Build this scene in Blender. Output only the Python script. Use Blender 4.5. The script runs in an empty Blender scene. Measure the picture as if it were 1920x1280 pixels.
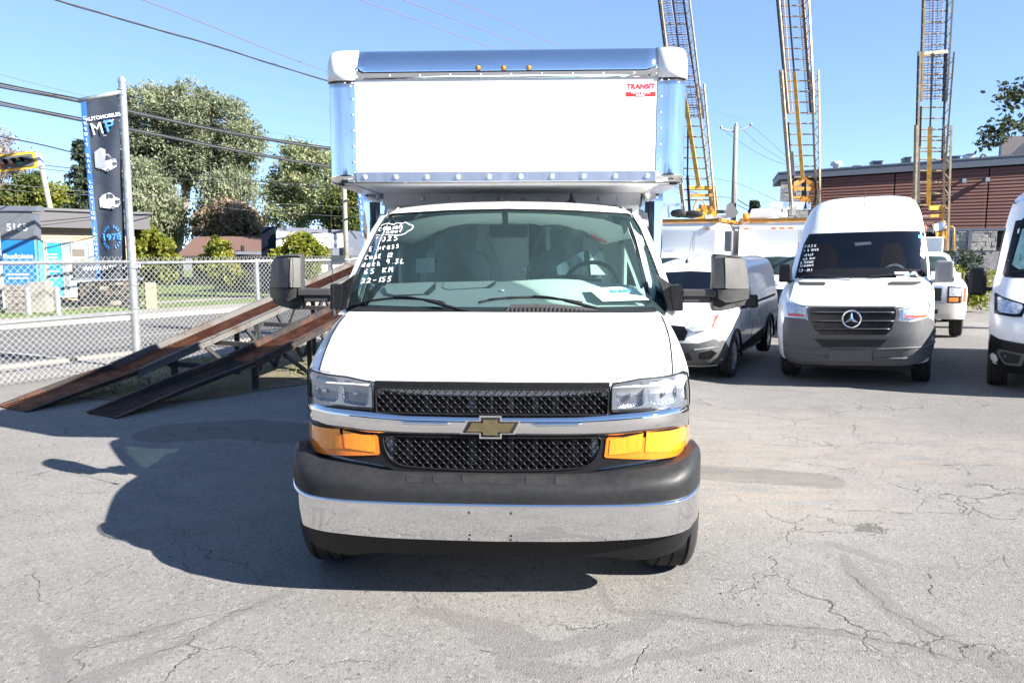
import bpy, bmesh, math, random
import numpy as np
from mathutils import Vector, Matrix
from mathutils.geometry import delaunay_2d_cdt
random.seed(7)
rng = np.random.default_rng(7)
SC = bpy.context.scene
COL = SC.collection
R = math.radians

# ---------------------------------------------------------------- camera
F, HZ, CH = 1398.0, 170.0, 1.75          # focal length in px of a 1920 px wide frame, horizon offset, eye height
PITCH = math.atan(HZ / F)
cam = bpy.data.cameras.new('camera')
cam.sensor_width = 36.0
cam.lens = F / 1920 * 36.0
cam.clip_start = 0.05
cam.clip_end = 3000
co = bpy.data.objects.new('camera', cam)
co.location = (0, 0, CH)
co.rotation_euler = (math.pi / 2 - PITCH, 0, 0)
COL.objects.link(co)
SC.camera = co

# ---------------------------------------------------------------- light
SUN = Vector((1.40, -0.70, 1.0)).normalized()
el = math.asin(SUN.z)
az = math.atan2(SUN.x, SUN.y)
w = bpy.data.worlds.new('World')
SC.world = w
w.use_nodes = True
nt = w.node_tree
bg = nt.nodes['Background']
sky = nt.nodes.new('ShaderNodeTexSky')
sky.sky_type = 'NISHITA'
sky.sun_disc = False
sky.sun_elevation = el
sky.sun_rotation = az
sky.altitude = 1500
sky.air_density = 0.6
sky.dust_density = 0.0
sky.ozone_density = 6.0
gm = nt.nodes.new('ShaderNodeGamma'); gm.inputs[1].default_value = .62      # camera-like roll-off of the bright horizon
vm = nt.nodes.new('ShaderNodeVectorMath'); vm.operation = 'MULTIPLY'; vm.inputs[1].default_value = (1.13, 1.22, 1.34)
nt.links.new(sky.outputs[0], gm.inputs[0]); nt.links.new(gm.outputs[0], vm.inputs[0]); nt.links.new(vm.outputs[0], bg.inputs[0])
bg.inputs[1].default_value = 0.105
sl = bpy.data.lights.new('sun', 'SUN')
sl.energy = 5.0
sl.angle = R(0.5)
sl.color = (1.0, 0.945, 0.865)
so = bpy.data.objects.new('sun', sl)
so.rotation_euler = SUN.to_track_quat('Z', 'Y').to_euler()
so.location = (30, -20, 30)
COL.objects.link(so)
SC.view_settings.view_transform = 'Standard'
SC.view_settings.look = 'None'
SC.view_settings.exposure = 1.98
SC.view_settings.gamma = 1
SC.view_settings.use_curve_mapping = False
SC.cycles.max_bounces = 8
SC.cycles.transparent_max_bounces = 24
SC.cycles.sample_clamp_indirect = 6
SC.cycles.caustics_reflective = False
SC.cycles.caustics_refractive = False

# ---------------------------------------------------------------- pixel helpers (photo px -> world)
cP, sP = math.cos(PITCH), math.sin(PITCH)
def ray(px, py):
    u = (px - 960) / F; v = (640 - py) / F
    return u, cP + v * sP, -sP + v * cP
def at(px, py, Y):
    a, b, d = ray(px, py); t = Y / b
    return Vector((a * t, Y, CH + d * t))
def gr(px, py, z=0.0):
    a, b, d = ray(px, py); t = (z - CH) / d
    return Vector((a * t, b * t, z))

# ---------------------------------------------------------------- materials
def links(m): return m.node_tree.nodes, m.node_tree.links
def mat(name, col, rough=.5, metal=0., noise=None, bump=None, coat=0., spec=.5, emis=None, alpha=None):
    """Principled with procedural colour variation.  noise=(scale, amount[, stretch xyz]); bump=(scale, strength)"""
    m = bpy.data.materials.new(name); m.use_nodes = True
    N, L = links(m); p = N['Principled BSDF']
    p.inputs['Base Color'].default_value = (*col, 1)
    p.inputs['Roughness'].default_value = rough
    p.inputs['Metallic'].default_value = metal
    p.inputs['Coat Weight'].default_value = coat
    p.inputs['Coat Roughness'].default_value = .04
    p.inputs['Specular IOR Level'].default_value = spec
    if noise is None: noise = (6, .06)
    tc = N.new('ShaderNodeTexCoord'); mp = N.new('ShaderNodeMapping')
    L.new(tc.outputs['Object'], mp.inputs[0])
    if len(noise) > 2: mp.inputs['Scale'].default_value = noise[2]
    nz = N.new('ShaderNodeTexNoise'); nz.inputs['Scale'].default_value = noise[0]; nz.inputs['Detail'].default_value = 6
    L.new(mp.outputs[0], nz.inputs[0])
    mr = N.new('ShaderNodeMapRange'); mr.inputs[1].default_value = .3; mr.inputs[2].default_value = .7
    mr.inputs[3].default_value = 1 - noise[1]; mr.inputs[4].default_value = 1 + noise[1] * .6
    L.new(nz.outputs['Fac'], mr.inputs[0])
    mx = N.new('ShaderNodeVectorMath'); mx.operation = 'SCALE'; mx.inputs[0].default_value = col
    L.new(mr.outputs[0], mx.inputs['Scale']); L.new(mx.outputs[0], p.inputs['Base Color'])
    mr2 = N.new('ShaderNodeMapRange'); mr2.inputs[1].default_value = .3; mr2.inputs[2].default_value = .7
    mr2.inputs[3].default_value = rough * .9; mr2.inputs[4].default_value = min(1, rough * 1.15)
    L.new(nz.outputs['Fac'], mr2.inputs[0]); L.new(mr2.outputs[0], p.inputs['Roughness'])
    if bump:
        n2 = N.new('ShaderNodeTexNoise'); n2.inputs['Scale'].default_value = bump[0]; n2.inputs['Detail'].default_value = 4
        L.new(mp.outputs[0], n2.inputs[0])
        b = N.new('ShaderNodeBump'); b.inputs['Strength'].default_value = bump[1]; b.inputs['Distance'].default_value = bump[2] if len(bump) > 2 else .01
        L.new(n2.outputs['Fac'], b.inputs['Height']); L.new(b.outputs[0], p.inputs['Normal'])
    if emis: p.inputs['Emission Color'].default_value = (*emis[0], 1); p.inputs['Emission Strength'].default_value = emis[1]
    return m
def glass(name, tint, spec=.5, rough=.0, base=.04, dark=0., mul=1.15, film=0.):
    """thin pane: transparent tint plus fresnel gloss"""
    m = bpy.data.materials.new(name); m.use_nodes = True
    N, L = links(m); N.remove(N['Principled BSDF']); out = N['Material Output']
    t = N.new('ShaderNodeBsdfTransparent'); t.inputs[0].default_value = (*tint, 1)
    g = N.new('ShaderNodeBsdfGlossy'); g.inputs['Roughness'].default_value = rough; g.inputs[0].default_value = (.95, .97, 1, 1)
    fr = N.new('ShaderNodeFresnel'); fr.inputs[0].default_value = 1.5
    tc = N.new('ShaderNodeTexCoord'); nz = N.new('ShaderNodeTexNoise'); nz.inputs['Scale'].default_value = 1.3
    L.new(tc.outputs['Object'], nz.inputs[0])
    b = N.new('ShaderNodeBump'); b.inputs['Strength'].default_value = .05; b.inputs['Distance'].default_value = .02
    L.new(nz.outputs['Fac'], b.inputs['Height']); L.new(b.outputs[0], fr.inputs['Normal']); L.new(b.outputs[0], g.inputs['Normal'])
    mx = N.new('ShaderNodeMath'); mx.operation = 'MULTIPLY_ADD'; mx.inputs[1].default_value = mul; mx.inputs[2].default_value = base
    L.new(fr.outputs[0], mx.inputs[0])
    ms = N.new('ShaderNodeMixShader'); L.new(mx.outputs[0], ms.inputs[0]); L.new(t.outputs[0], ms.inputs[1]); L.new(g.outputs[0], ms.inputs[2])
    if film:                                   # teal haze mixed into the pane to brighten the dim interior behind
        d = N.new('ShaderNodeBsdfDiffuse'); d.inputs[0].default_value = (.46, .76, .72, 1); m3 = N.new('ShaderNodeMixShader'); m3.inputs[0].default_value = film
        L.new(ms.outputs[0], m3.inputs[1]); L.new(d.outputs[0], m3.inputs[2]); L.new(m3.outputs[0], out.inputs[0])
    else: L.new(ms.outputs[0], out.inputs[0])
    return m
M = {}
M['white'] = mat('white_paint', (.78, .78, .77), .28, coat=.6, noise=(2, .015))
M['whitebox'] = mat('white_panel', (.80, .80, .80), .42, noise=(3, .02), bump=(2.2, .05, .01))
M['fibre'] = mat('white_fibreglass', (.76, .76, .74), .35, noise=(5, .03))
M['alu'] = mat('brushed_aluminium', (.66, .68, .72), .30, .9, noise=(20, .06, (1, 1, .1)))
M['chrome'] = mat('polished_chrome', (.78, .78, .79), .035, 1, noise=(3, .02), bump=(2.5, .09, .012))
M['mirrorsteel'] = mat('polished_corner_metal', (.80, .81, .83), .05, 1, noise=(9, .40, (1, 1, .06)), bump=(7, .5, .04))  # vertical colour streaks imitate dark things mirrored in the posts
M['bluechrome'] = mat('domed_steel_cap', (.76, .80, .86), .07, 1, noise=(3, .04), bump=(1.5, .12, .02))
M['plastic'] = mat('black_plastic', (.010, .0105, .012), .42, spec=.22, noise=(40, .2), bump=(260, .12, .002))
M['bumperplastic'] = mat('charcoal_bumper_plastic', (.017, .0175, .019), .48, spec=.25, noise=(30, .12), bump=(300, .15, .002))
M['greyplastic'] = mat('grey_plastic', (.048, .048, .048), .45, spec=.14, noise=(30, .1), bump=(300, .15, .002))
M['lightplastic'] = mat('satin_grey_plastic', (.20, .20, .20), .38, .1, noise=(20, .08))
M['black'] = mat('matt_black', (.008, .008, .009), .7, noise=(20, .2))
M['gloss'] = mat('gloss_black', (.008, .008, .009), .28, spec=.25, noise=(20, .1))
M['rubber'] = mat('tyre_rubber', (.02, .019, .018), .85, noise=(30, .25), bump=(120, .3, .004))
M['frit'] = mat('black_glass_frit', (.01, .012, .016), .06, noise=(10, .05))
M['ws'] = glass('green_windscreen_glass', (.80, .97, .92), base=.0, mul=.8, film=.022)
M['sideglass'] = glass('green_side_glass', (.45, .60, .57), base=.02)
M['lens'] = glass('clear_lamp_lens', (.96, .97, .98), base=.0, mul=.6)
M['darkglass'] = mat('dark_vehicle_glass', (.005, .007, .012), .05, noise=(2, .3), spec=.32)
M['amber'] = mat('amber_lens', (.70, .17, .006), .10, noise=(60, .15, (1, .2, .2)), coat=1)
M['amber2'] = mat('amber_lens_bright', (.85, .26, .012), .10, noise=(90, .15, (1, .2, .2)), coat=1)
M['red'] = mat('red_print', (.62, .03, .03), .4)
M['reflector'] = mat('lamp_reflector', (.92, .94, .98), .07, 1, noise=(50, .25, (1, .1, .1)), bump=(60, .8, .02))
def fluted(m):
    N, L = links(m); p = N['Principled BSDF']; tc = N.new('ShaderNodeTexCoord'); wv = N.new('ShaderNodeTexWave'); wv.bands_direction = 'X'; wv.inputs['Scale'].default_value = 26; wv.inputs['Distortion'].default_value = 1.2
    L.new(tc.outputs['Object'], wv.inputs[0]); b = N.new('ShaderNodeBump'); b.inputs['Strength'].default_value = 1; b.inputs['Distance'].default_value = .012
    L.new(wv.outputs['Fac'], b.inputs['Height']); L.new(b.outputs[0], p.inputs['Normal'])
fluted(M['reflector'])
M['gold'] = mat('gold_emblem', (.26, .21, .12), .22, .8, noise=(30, .15))
M['dash'] = mat('grey_dashboard', (.36, .38, .38), .6, noise=(60, .05), bump=(200, .1, .002))
M['interior'] = mat('interior_trim', (.78, .80, .80), .7, noise=(10, .05))
M['darkint'] = mat('dark_interior', (.02, .022, .028), .8)
M['film'] = mat('clear_plastic_film', (.60, .66, .66), .25, noise=(9, .5, (3, 3, .7)), bump=(9, .6, .05))
M['paper'] = mat('white_card', (.85, .86, .86), .6, noise=(4, .02))
M['inkgrey'] = mat('grey_print', (.22, .27, .33), .6)
M['inkblue'] = mat('blue_print', (.05, .28, .55), .6)
M['inkwhite'] = mat('white_marker', (.9, .9, .9), .6)
M['galv'] = mat('galvanised_steel', (.34, .36, .37), .38, .55, noise=(14, .18), bump=(60, .1, .003))
M['wire'] = mat('fence_wire', (.30, .31, .31), .5, .2, noise=(14, .1))

# ---------------------------------------------------------------- object helpers
def link(o, parent=None):
    COL.objects.link(o)
    if parent is not None: o.parent = parent
    return o
def tag(o, label=None, cat=None, group=None, kind=None):
    if label: o['label'] = label
    if cat: o['category'] = cat
    if group: o['group'] = group
    if kind: o['kind'] = kind
    return o
def thing(name, label, cat, loc=(0, 0, 0), rot=(0, 0, 0), group=None, matrix=None):
    o = bpy.data.objects.new(name, None); COL.objects.link(o)
    o.empty_display_size = .2
    if matrix is not None: o.matrix_world = matrix; o.matrix_basis = matrix
    else: o.location = loc; o.rotation_euler = rot
    return tag(o, label, cat, group)
def copy_tree(o, parent=None):
    c = o.copy(); COL.objects.link(c)
    if parent is not None: c.parent = parent
    for ch in list(o.children): copy_tree(ch, c)
    return c
def mesh(name, V, Fc, m, parent=None, smooth=False, angle=None):
    me = bpy.data.meshes.new(name); me.from_pydata([tuple(v) for v in V], [], [tuple(f) for f in Fc])
    me.validate(); me.update()
    for mm in (m if isinstance(m, (list, tuple)) else [m]): me.materials.append(mm)
    if smooth:
        me.shade_smooth()
        if angle is not None: me.set_sharp_from_angle(angle=R(angle))
    o = bpy.data.objects.new(name, me)
    return link(o, parent)
class MB:
    def __init__(s): s.v = []; s.f = []
    def add(s, V, Fc):
        n = len(s.v); s.v += [Vector(v) for v in V]; s.f += [tuple(i + n for i in f) for f in Fc]; return s
    def box(s, c, d, rot=None, taper=None):
        c = Vector(c); hx, hy, hz = d[0] / 2, d[1] / 2, d[2] / 2
        P = []
        for z in (-1, 1):
            k = (taper if (taper and z > 0) else 1)
            for x, y in ((-1, -1), (1, -1), (1, 1), (-1, 1)):
                P.append(Vector((x * hx * k, y * hy * k, z * hz)))
        if rot is not None: P = [rot @ p for p in P]
        return s.add([c + p for p in P], [(0, 3, 2, 1), (4, 5, 6, 7), (0, 1, 5, 4), (1, 2, 6, 5), (2, 3, 7, 6), (3, 0, 4, 7)])
    def bar(s, a, b, w, h, up=(0, 0, 1)):
        a, b = Vector(a), Vector(b); d = (b - a); L = d.length; d.normalize()
        u = Vector(up); x = d.cross(u)
        if x.length < 1e-4: x = d.cross(Vector((1, 0, 0)))
        x.normalize(); z = x.cross(d)
        P = [p + x * i * w / 2 + z * j * h / 2 for p in (a, b) for i, j in ((-1, -1), (1, -1), (1, 1), (-1, 1))]
        return s.add(P, [(0, 1, 2, 3), (7, 6, 5, 4), (0, 4, 5, 1), (1, 5, 6, 2), (2, 6, 7, 3), (3, 7, 4, 0)])
    def tube(s, pts, r, n=8, cap=True):
        pts = [Vector(p) for p in pts]; rs = r if isinstance(r, (list, tuple)) else [r] * len(pts)
        base = len(s.v); prev = None
        for i, p in enumerate(pts):
            d = (pts[min(i + 1, len(pts) - 1)] - pts[max(i - 1, 0)]).normalized()
            if prev is None:
                x = d.orthogonal().normalized()
            else:
                x = (prev - d * prev.dot(d)).normalized()
            prev = x; y = d.cross(x)
            for k in range(n):
                a = 2 * math.pi * k / n
                s.v.append(p + (x * math.cos(a) + y * math.sin(a)) * rs[i])
        for i in range(len(pts) - 1):
            for k in range(n):
                a = base + i * n + k; b = base + i * n + (k + 1) % n
                s.f.append((a, b, b + n, a + n))
        if cap:
            s.f.append(tuple(base + k for k in reversed(range(n))))
            s.f.append(tuple(base + (len(pts) - 1) * n + k for k in range(n)))
        return s
    def lathe(s, prof, c=(0, 0, 0), axis='z', n=24, close=False, arc=None):
        """prof: list (r, h)"""
        base = len(s.v); m = len(prof); c = Vector(c)
        for k in range(n):
            a = 2 * math.pi * k / n; ca, sa = math.cos(a), math.sin(a)
            for r, h in prof:
                if axis == 'z': p = Vector((r * ca, r * sa, h))
                elif axis == 'x': p = Vector((h, r * ca, r * sa))
                else: p = Vector((r * ca, h, -r * sa))
                s.v.append(c + p)
        for k in range(n):
            a = base + k * m; b = base + ((k + 1) % n) * m
            for i in range(m - 1 + (1 if close else 0)):
                j = (i + 1) % m
                s.f.append((a + i, b + i, b + j, a + j))
        return s
    def prism(s, poly, fn, depth):
        """poly 2D ccw, fn maps (u,v)->Vector, depth Vector offset"""
        n = len(poly); d = Vector(depth)
        V = [Vector(fn(*p)) for p in poly]
        return s.add(V + [v + d for v in V], [tuple(range(n)), tuple(range(2 * n - 1, n - 1, -1))] + [(i, i + n, (i + 1) % n + n, (i + 1) % n) for i in range(n)])
    def grid(s, rows, closed=False):
        n = len(rows[0]); base = len(s.v)
        for r in rows: s.v += [Vector(p) for p in r]
        for i in range(len(rows) - 1):
            for k in range(n - (0 if closed else 1)):
                a = base + i * n + k; b = base + i * n + (k + 1) % n
                s.f.append((a, b, b + n, a + n))
        return s
    def build(s, name, m, parent=None, smooth=False, angle=None, bevel=0, seg=2):
        o = mesh(name, s.v, s.f, m, parent, smooth, angle)
        if bevel:
            b = o.modifiers.new('bevel', 'BEVEL'); b.width = bevel; b.segments = seg; b.limit_method = 'ANGLE'; b.angle_limit = R(35)
        return o
def inside(P, poly):
    P = np.asarray(P, float); x, y = P[:, 0], P[:, 1]; ins = np.zeros(len(P), bool)
    n = len(poly)
    for i in range(n):
        x0, y0 = poly[i]; x1, y1 = poly[(i + 1) % n]
        if y0 == y1: continue
        c = ((y0 > y) != (y1 > y)) & (x < (x1 - x0) * (y - y0) / (y1 - y0) + x0)
        ins ^= c
    return ins
def densify(poly, step):
    out = []
    n = len(poly)
    for i in range(n):
        a = Vector(poly[i]); b = Vector(poly[(i + 1) % n]); k = max(1, int((b - a).length / step))
        for j in range(k): out.append(tuple(a.lerp(b, j / k)))
    return out
def rnd(poly, r, n=4):
    """round the corners of a closed polygon"""
    out = []
    m = len(poly)
    for i in range(m):
        p0, p, p1 = Vector(poly[i - 1]), Vector(poly[i]), Vector(poly[(i + 1) % m])
        a = (p0 - p); b = (p1 - p)
        ra = min(r, a.length * .45, b.length * .45)
        if ra < 1e-4 or a.length < 1e-6 or b.length < 1e-6: out.append(tuple(p)); continue
        A = p + a.normalized() * ra; B = p + b.normalized() * ra
        for k in range(n + 1):
            t = k / n; out.append(tuple((1 - t) ** 2 * A + 2 * t * (1 - t) * p + t * t * B))
    return out
def sym(half):
    """half outline from the centre line round to the centre line -> mirrored closed outline"""
    h = [(max(0, x), z) for x, z in half]
    return h + [(-x, z) for x, z in reversed(h) if x > 1e-5]
def mirr(poly): return [(-x, z) for x, z in reversed(poly)]
def ccw(poly):
    a = sum(poly[i][0] * poly[(i + 1) % len(poly)][1] - poly[(i + 1) % len(poly)][0] * poly[i][1] for i in range(len(poly)))
    return list(poly) if a > 0 else list(reversed(poly))
def panel(name, poly, f, m, parent, thick=.02, proud=0., step=.05, holes=(), axis='y', side=1, smooth=True, mbo=None):
    """sheet following the surface y=f(x,z) (or x=side*f(y,z)) inside an outline, with a turned-back edge"""
    poly = ccw(densify(poly, step)); hs = [ccw(densify(h, step)) for h in holes]
    pts = []; edges = []
    for q in [poly] + hs:
        b = len(pts); pts += q; edges += [(b + i, b + (i + 1) % len(q)) for i in range(len(q))]
    A = np.array(pts); x0, z0 = A.min(0); x1, z1 = A.max(0)
    gx, gz = np.meshgrid(np.arange(x0 + step * .5, x1, step), np.arange(z0 + step * .5, z1, step))
    G = np.stack([gx.ravel(), gz.ravel()], 1)
    if len(G):
        G = G[inside(G, poly)]
        if len(G):
            d = np.sqrt(((G[:, None, :] - A[None]) ** 2).sum(2)).min(1); G = G[d > step * .45]
    allp = [Vector(p) for p in pts] + [Vector(p) for p in G]
    V2, E2, F2, *_ = delaunay_2d_cdt(allp, edges, [], 0, 1e-6)
    C = np.array([[sum(V2[i][0] for i in t) / 3, sum(V2[i][1] for i in t) / 3] for t in F2])
    ok = inside(C, poly)
    for h in hs: ok &= ~inside(C, h)
    tris = []
    for t, o in zip(F2, ok):
        if not o: continue
        a, b, c = (V2[i] for i in t)
        ar = (b - a).cross(c - a)
        if abs(ar) < 1e-9: continue
        tris.append(tuple(t) if ar > 0 else tuple(reversed(t)))
    if axis == 'y':
        fn = lambda p, e=0.: (p[0], f(p[0], p[1]) - proud + e, p[1])
    elif axis == 'x':
        fn = lambda p, e=0.: (side * (f(p[0], p[1]) + proud - e), p[0], p[1])
    else:
        fn = lambda p, e=0.: (p[0], p[1], f(p[0], p[1]) + proud - e)
    V = [fn(p) for p in V2]; Fc = list(tris)
    if axis == 'x' and side > 0: pass
    flip = (axis == 'x' and side < 0)
    if flip: Fc = [tuple(reversed(t)) for t in Fc]
    if thick:
        es = {}
        for t in Fc:
            for i in range(3):
                e = (t[i], t[(i + 1) % 3]); es[e] = 1
        bd = [e for e in es if (e[1], e[0]) not in es]
        base = len(V); idx = {}
        for e in bd:
            for i in e:
                if i not in idx:
                    idx[i] = len(V); V.append(fn(V2[i])); V.append(fn(V2[i], thick))
        for a, b in bd:
            Fc.append((idx[b], idx[a], idx[a] + 1, idx[b] + 1))
    if mbo is not None: mbo.add(V, Fc); return None
    return mesh(name, V, Fc, m, parent, smooth, 50 if smooth else None)
class Frame:
    def __init__(s, x, y, z=0, yaw=0, roll=0):
        s.M = Matrix.Translation((x, y, z)) @ Matrix.Rotation(-R(roll), 4, 'Y') @ Matrix.Rotation(-R(yaw), 4, 'Z')
        s.I = s.M.inverted(); s.o = s.I @ Vector((0, 0, CH)); s.R3 = s.I.to_3x3()
    def d(s, px, py): return s.R3 @ Vector(ray(px, py))
    def P(s, px, py, yl):
        d = s.d(px, py); t = (yl - s.o.y) / d.y; return s.o + d * t
    def tp(s, px, py, yl):
        p = s.P(px, py, yl); return (p.x, p.z)
    def tpf(s, px, py, f, y0=-.35, y1=4.2):
        d = s.d(px, py); last = None
        n = 240
        for i in range(n + 1):
            y = y0 + (y1 - y0) * i / n; p = s.o + d * ((y - s.o.y) / d.y); g = y - f(p.x, p.z)
            if last is not None and last[1] < 0 <= g:
                k = -last[1] / (g - last[1]); yy = last[0] + (y - last[0]) * k
                p = s.o + d * ((yy - s.o.y) / d.y); return (p.x, p.z)
            last = (y, g)
        p = s.o + d * ((f(0, 1) - s.o.y) / d.y); return (p.x, p.z)
    def tr(s, pts, f): return [s.tpf(px, py, f) if callable(f) else s.tp(px, py, f) for px, py in pts]
def text(body, m, parent, mtx, size, name='lettering', align='CENTER', xs=1., shear=0., bold=0., ext=.0008, label=None, line=1.):
    c = bpy.data.curves.new(name, 'FONT'); c.body = body; c.size = size; c.align_x = align; c.align_y = 'CENTER'; c.space_line = line
    c.extrude = ext; c.offset = bold; c.shear = shear; c.materials.append(m)
    t_ = bpy.data.objects.new(name, c); me = bpy.data.meshes.new_from_object(t_); bpy.data.objects.remove(t_)
    o = bpy.data.objects.new(name, me); link(o, parent)
    o.matrix_local = mtx @ Matrix.Diagonal((xs, 1, 1, 1))
    return o
UPR = Matrix(((1, 0, 0, 0), (0, 0, -1, 0), (0, 1, 0, 0), (0, 0, 0, 1)))     # text facing -Y
def strip(path, wid, up, mb, proud=.0):
    """flat ribbon along a 3D path; up = approx. surface normal"""
    up = Vector(up)
    P = [Vector(p) for p in path]; base = len(mb.v)
    for i, p in enumerate(P):
        d = (P[min(i + 1, len(P) - 1)] - P[max(i - 1, 0)]).normalized(); s_ = d.cross(up).normalized()
        mb.v += [p + s_ * wid / 2 + up * proud, p - s_ * wid / 2 + up * proud]
    for i in range(len(P) - 1):
        a = base + 2 * i; mb.f.append((a, a + 1, a + 3, a + 2))
def catmull(pts, n=6):
    P = [Vector(p) for p in pts]; out = []
    for i in range(len(P) - 1):
        p0, p1, p2, p3 = P[max(i - 1, 0)], P[i], P[i + 1], P[min(i + 2, len(P) - 1)]
        for k in range(n):
            t = k / n
            out.append(.5 * ((2 * p1) + (-p0 + p2) * t + (2 * p0 - 5 * p1 + 4 * p2 - p3) * t * t + (-p0 + 3 * p1 - 3 * p2 + p3) * t ** 3))
    out.append(P[-1]); return out
def boolean_cut(o, cutter_mb):
    c = cutter_mb.build('cutter', M['black'])
    md = o.modifiers.new('b', 'BOOLEAN'); md.object = c; md.operation = 'DIFFERENCE'; md.solver = 'EXACT'
    bpy.context.view_layer.update()
    dg = bpy.context.evaluated_depsgraph_get()
    me = bpy.data.meshes.new_from_object(o.evaluated_get(dg))
    o.modifiers.clear(); o.data = me
    bpy.data.objects.remove(c)
def wheel(parent, x, y, r, wid, side, rimr, style='steel', zc=None, name='wheel'):
    """side=+1: outer face towards +x"""
    zc = r if zc is None else zc
    mb = MB(); h = wid / 2
    prof = [(rimr, -h * .8), (rimr + .02, -h * .95), ((r + rimr) / 2, -h), (r - .03, -h * .97), (r - .008, -h * .82)]
    g = [(-.5, 1), (-.46, 0), (-.42, 0), (-.38, 1), (-.04, 1), (-.02, 0), (.02, 0), (.04, 1), (.38, 1), (.42, 0), (.46, 0), (.5, 1)]
    prof += [(r - (.0 if k else .011), h * 1.25 * u) for u, k in g]
    prof += [(r - .008, h * .82), (r - .03, h * .97), ((r + rimr) / 2, h), (rimr + .02, h * .95), (rimr, h * .8)]
    mb.lathe(prof, (0, 0, 0), 'x', 40)
    for k in range(0):
        a = 2 * math.pi * k / 44
        for sx in (-1, 1):
            c = Vector((sx * h * .86, math.cos(a) * (r - .006), math.sin(a) * (r - .006)))
            mb.box(c, (h * .20, .020, .006), Matrix.Rotation(a - math.pi / 2, 3, 'X'))
    e = bpy.data.objects.new(name, None); link(e, parent); e.location = (x, y, zc); e.empty_display_size = .1
    mb.build('tyre', M['rubber'], e, True, 40)
    rb = MB(); s = side
    if style == 'steel':
        rb.lathe([(rimr, -s * h * .8), (rimr, s * h * .7), (rimr - .015, s * h * .72), (rimr - .03, s * h * .35), (rimr * .62, s * h * .25), (rimr * .5, s * h * .5), (.07, s * h * .6), (.05, s * h * .85), (0.001, s * h * .88)], (0, 0, 0), 'x', 32)
        m = M['galv']
    else:
        rb.lathe([(rimr, -s * h * .8), (rimr, s * h * .8), (rimr - .02, s * h * .85), (rimr - .03, s * h * .2), (.001, s * h * .2)], (0, 0, 0), 'x', 32)
        for k in range(10):
            a = 2 * math.pi * k / 10 
            d = Vector((0, math.cos(a), math.sin(a)))
            rb.bar(Vector((s * h * .82, 0, 0)) + d * .03, Vector((s * h * .75, 0, 0)) + d * (rimr - .01), .035, .03, (1, 0, 0))
        rb.lathe([(.06, s * h * .5), (.06, s * h * .92), (.001, s * h * .95)], (0, 0, 0), 'x', 16)
        m = M['alu']
    rb.build('rim', m, e, True, 35)
    return e
# ================================================================ GROUND, ROAD, GRASS
def zg(x, y):
    """the lot falls away gently towards the back right"""
    t = min(1, max(0, (x - .8) / 2.6)); t = t * t * (3 - 2 * t)
    return t * (-.034 * min(12, max(0, y - 5)) + .03 * min(9, max(0, x - 2.5)))
def lines(a, b, s): return list(np.arange(a, b, s))
xs = [-400, -150, -60, -30] + lines(-20, -9, .5) + lines(-9, -4.4, .1) + lines(-4.4, 5.0, .028) + lines(5.0, 12, .1) + lines(12, 30, 1) + [40, 80, 200, 400]
ys = [-60, -20, -5, 0] + lines(1, 2, .1) + lines(2, 6.2, .028) + lines(6.2, 12, .06) + lines(12, 20, .4) + lines(20, 40, 2) + [60, 120, 300, 900]
X, Y = np.meshgrid(np.array(xs), np.array(ys))
T_ = np.clip((X - .8) / 2.6, 0, 1); T_ = T_ * T_ * (3 - 2 * T_)
Z = T_ * (-.034 * np.clip(Y - 5, 0, 12) + .03 * np.clip(X - 2.5, 0, 9))
rg = np.random.default_rng(3)
nx, ny = len(xs), len(ys)
V = np.stack([X.ravel(), Y.ravel(), Z.ravel()], 1)
I = np.arange(nx * ny).reshape(ny, nx)
FQ = np.stack([I[:-1, :-1].ravel(), I[:-1, 1:].ravel(), I[1:, 1:].ravel(), I[1:, :-1].ravel()], 1)
me = bpy.data.meshes.new('asphalt_lot')
me.vertices.add(len(V)); me.vertices.foreach_set('co', V.ravel())
me.loops.add(FQ.size); me.loops.foreach_set('vertex_index', FQ.ravel())
me.polygons.add(len(FQ)); me.polygons.foreach_set('loop_start', np.arange(0, FQ.size, 4)); me.polygons.foreach_set('loop_total', np.full(len(FQ), 4))
me.update(); me.validate()
def seg_mask(paths, soft):
    """distance based mask of polylines given in photo pixels: [(pts, half width m)]"""
    m = np.zeros(len(V))
    for pts, hw in paths:
        P = [gr(*p) for p in pts]
        ws_ = hw if isinstance(hw, (list, tuple)) else [hw] * len(P)
        for a, b, w0, w1 in zip(P[:-1], P[1:], ws_[:-1], ws_[1:]):
            dx, dy = b.x - a.x, b.y - a.y; L2 = dx * dx + dy * dy + 1e-9
            t = np.clip(((V[:, 0] - a.x) * dx + (V[:, 1] - a.y) * dy) / L2, 0, 1)
            d = np.hypot(V[:, 0] - a.x - t * dx, V[:, 1] - a.y - t * dy); w_ = w0 + (w1 - w0) * t
            m = np.maximum(m, np.clip(1 - (d - w_) / soft, 0, 1) * np.where(d < w_ + soft, 1, 0))
    return m
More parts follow.
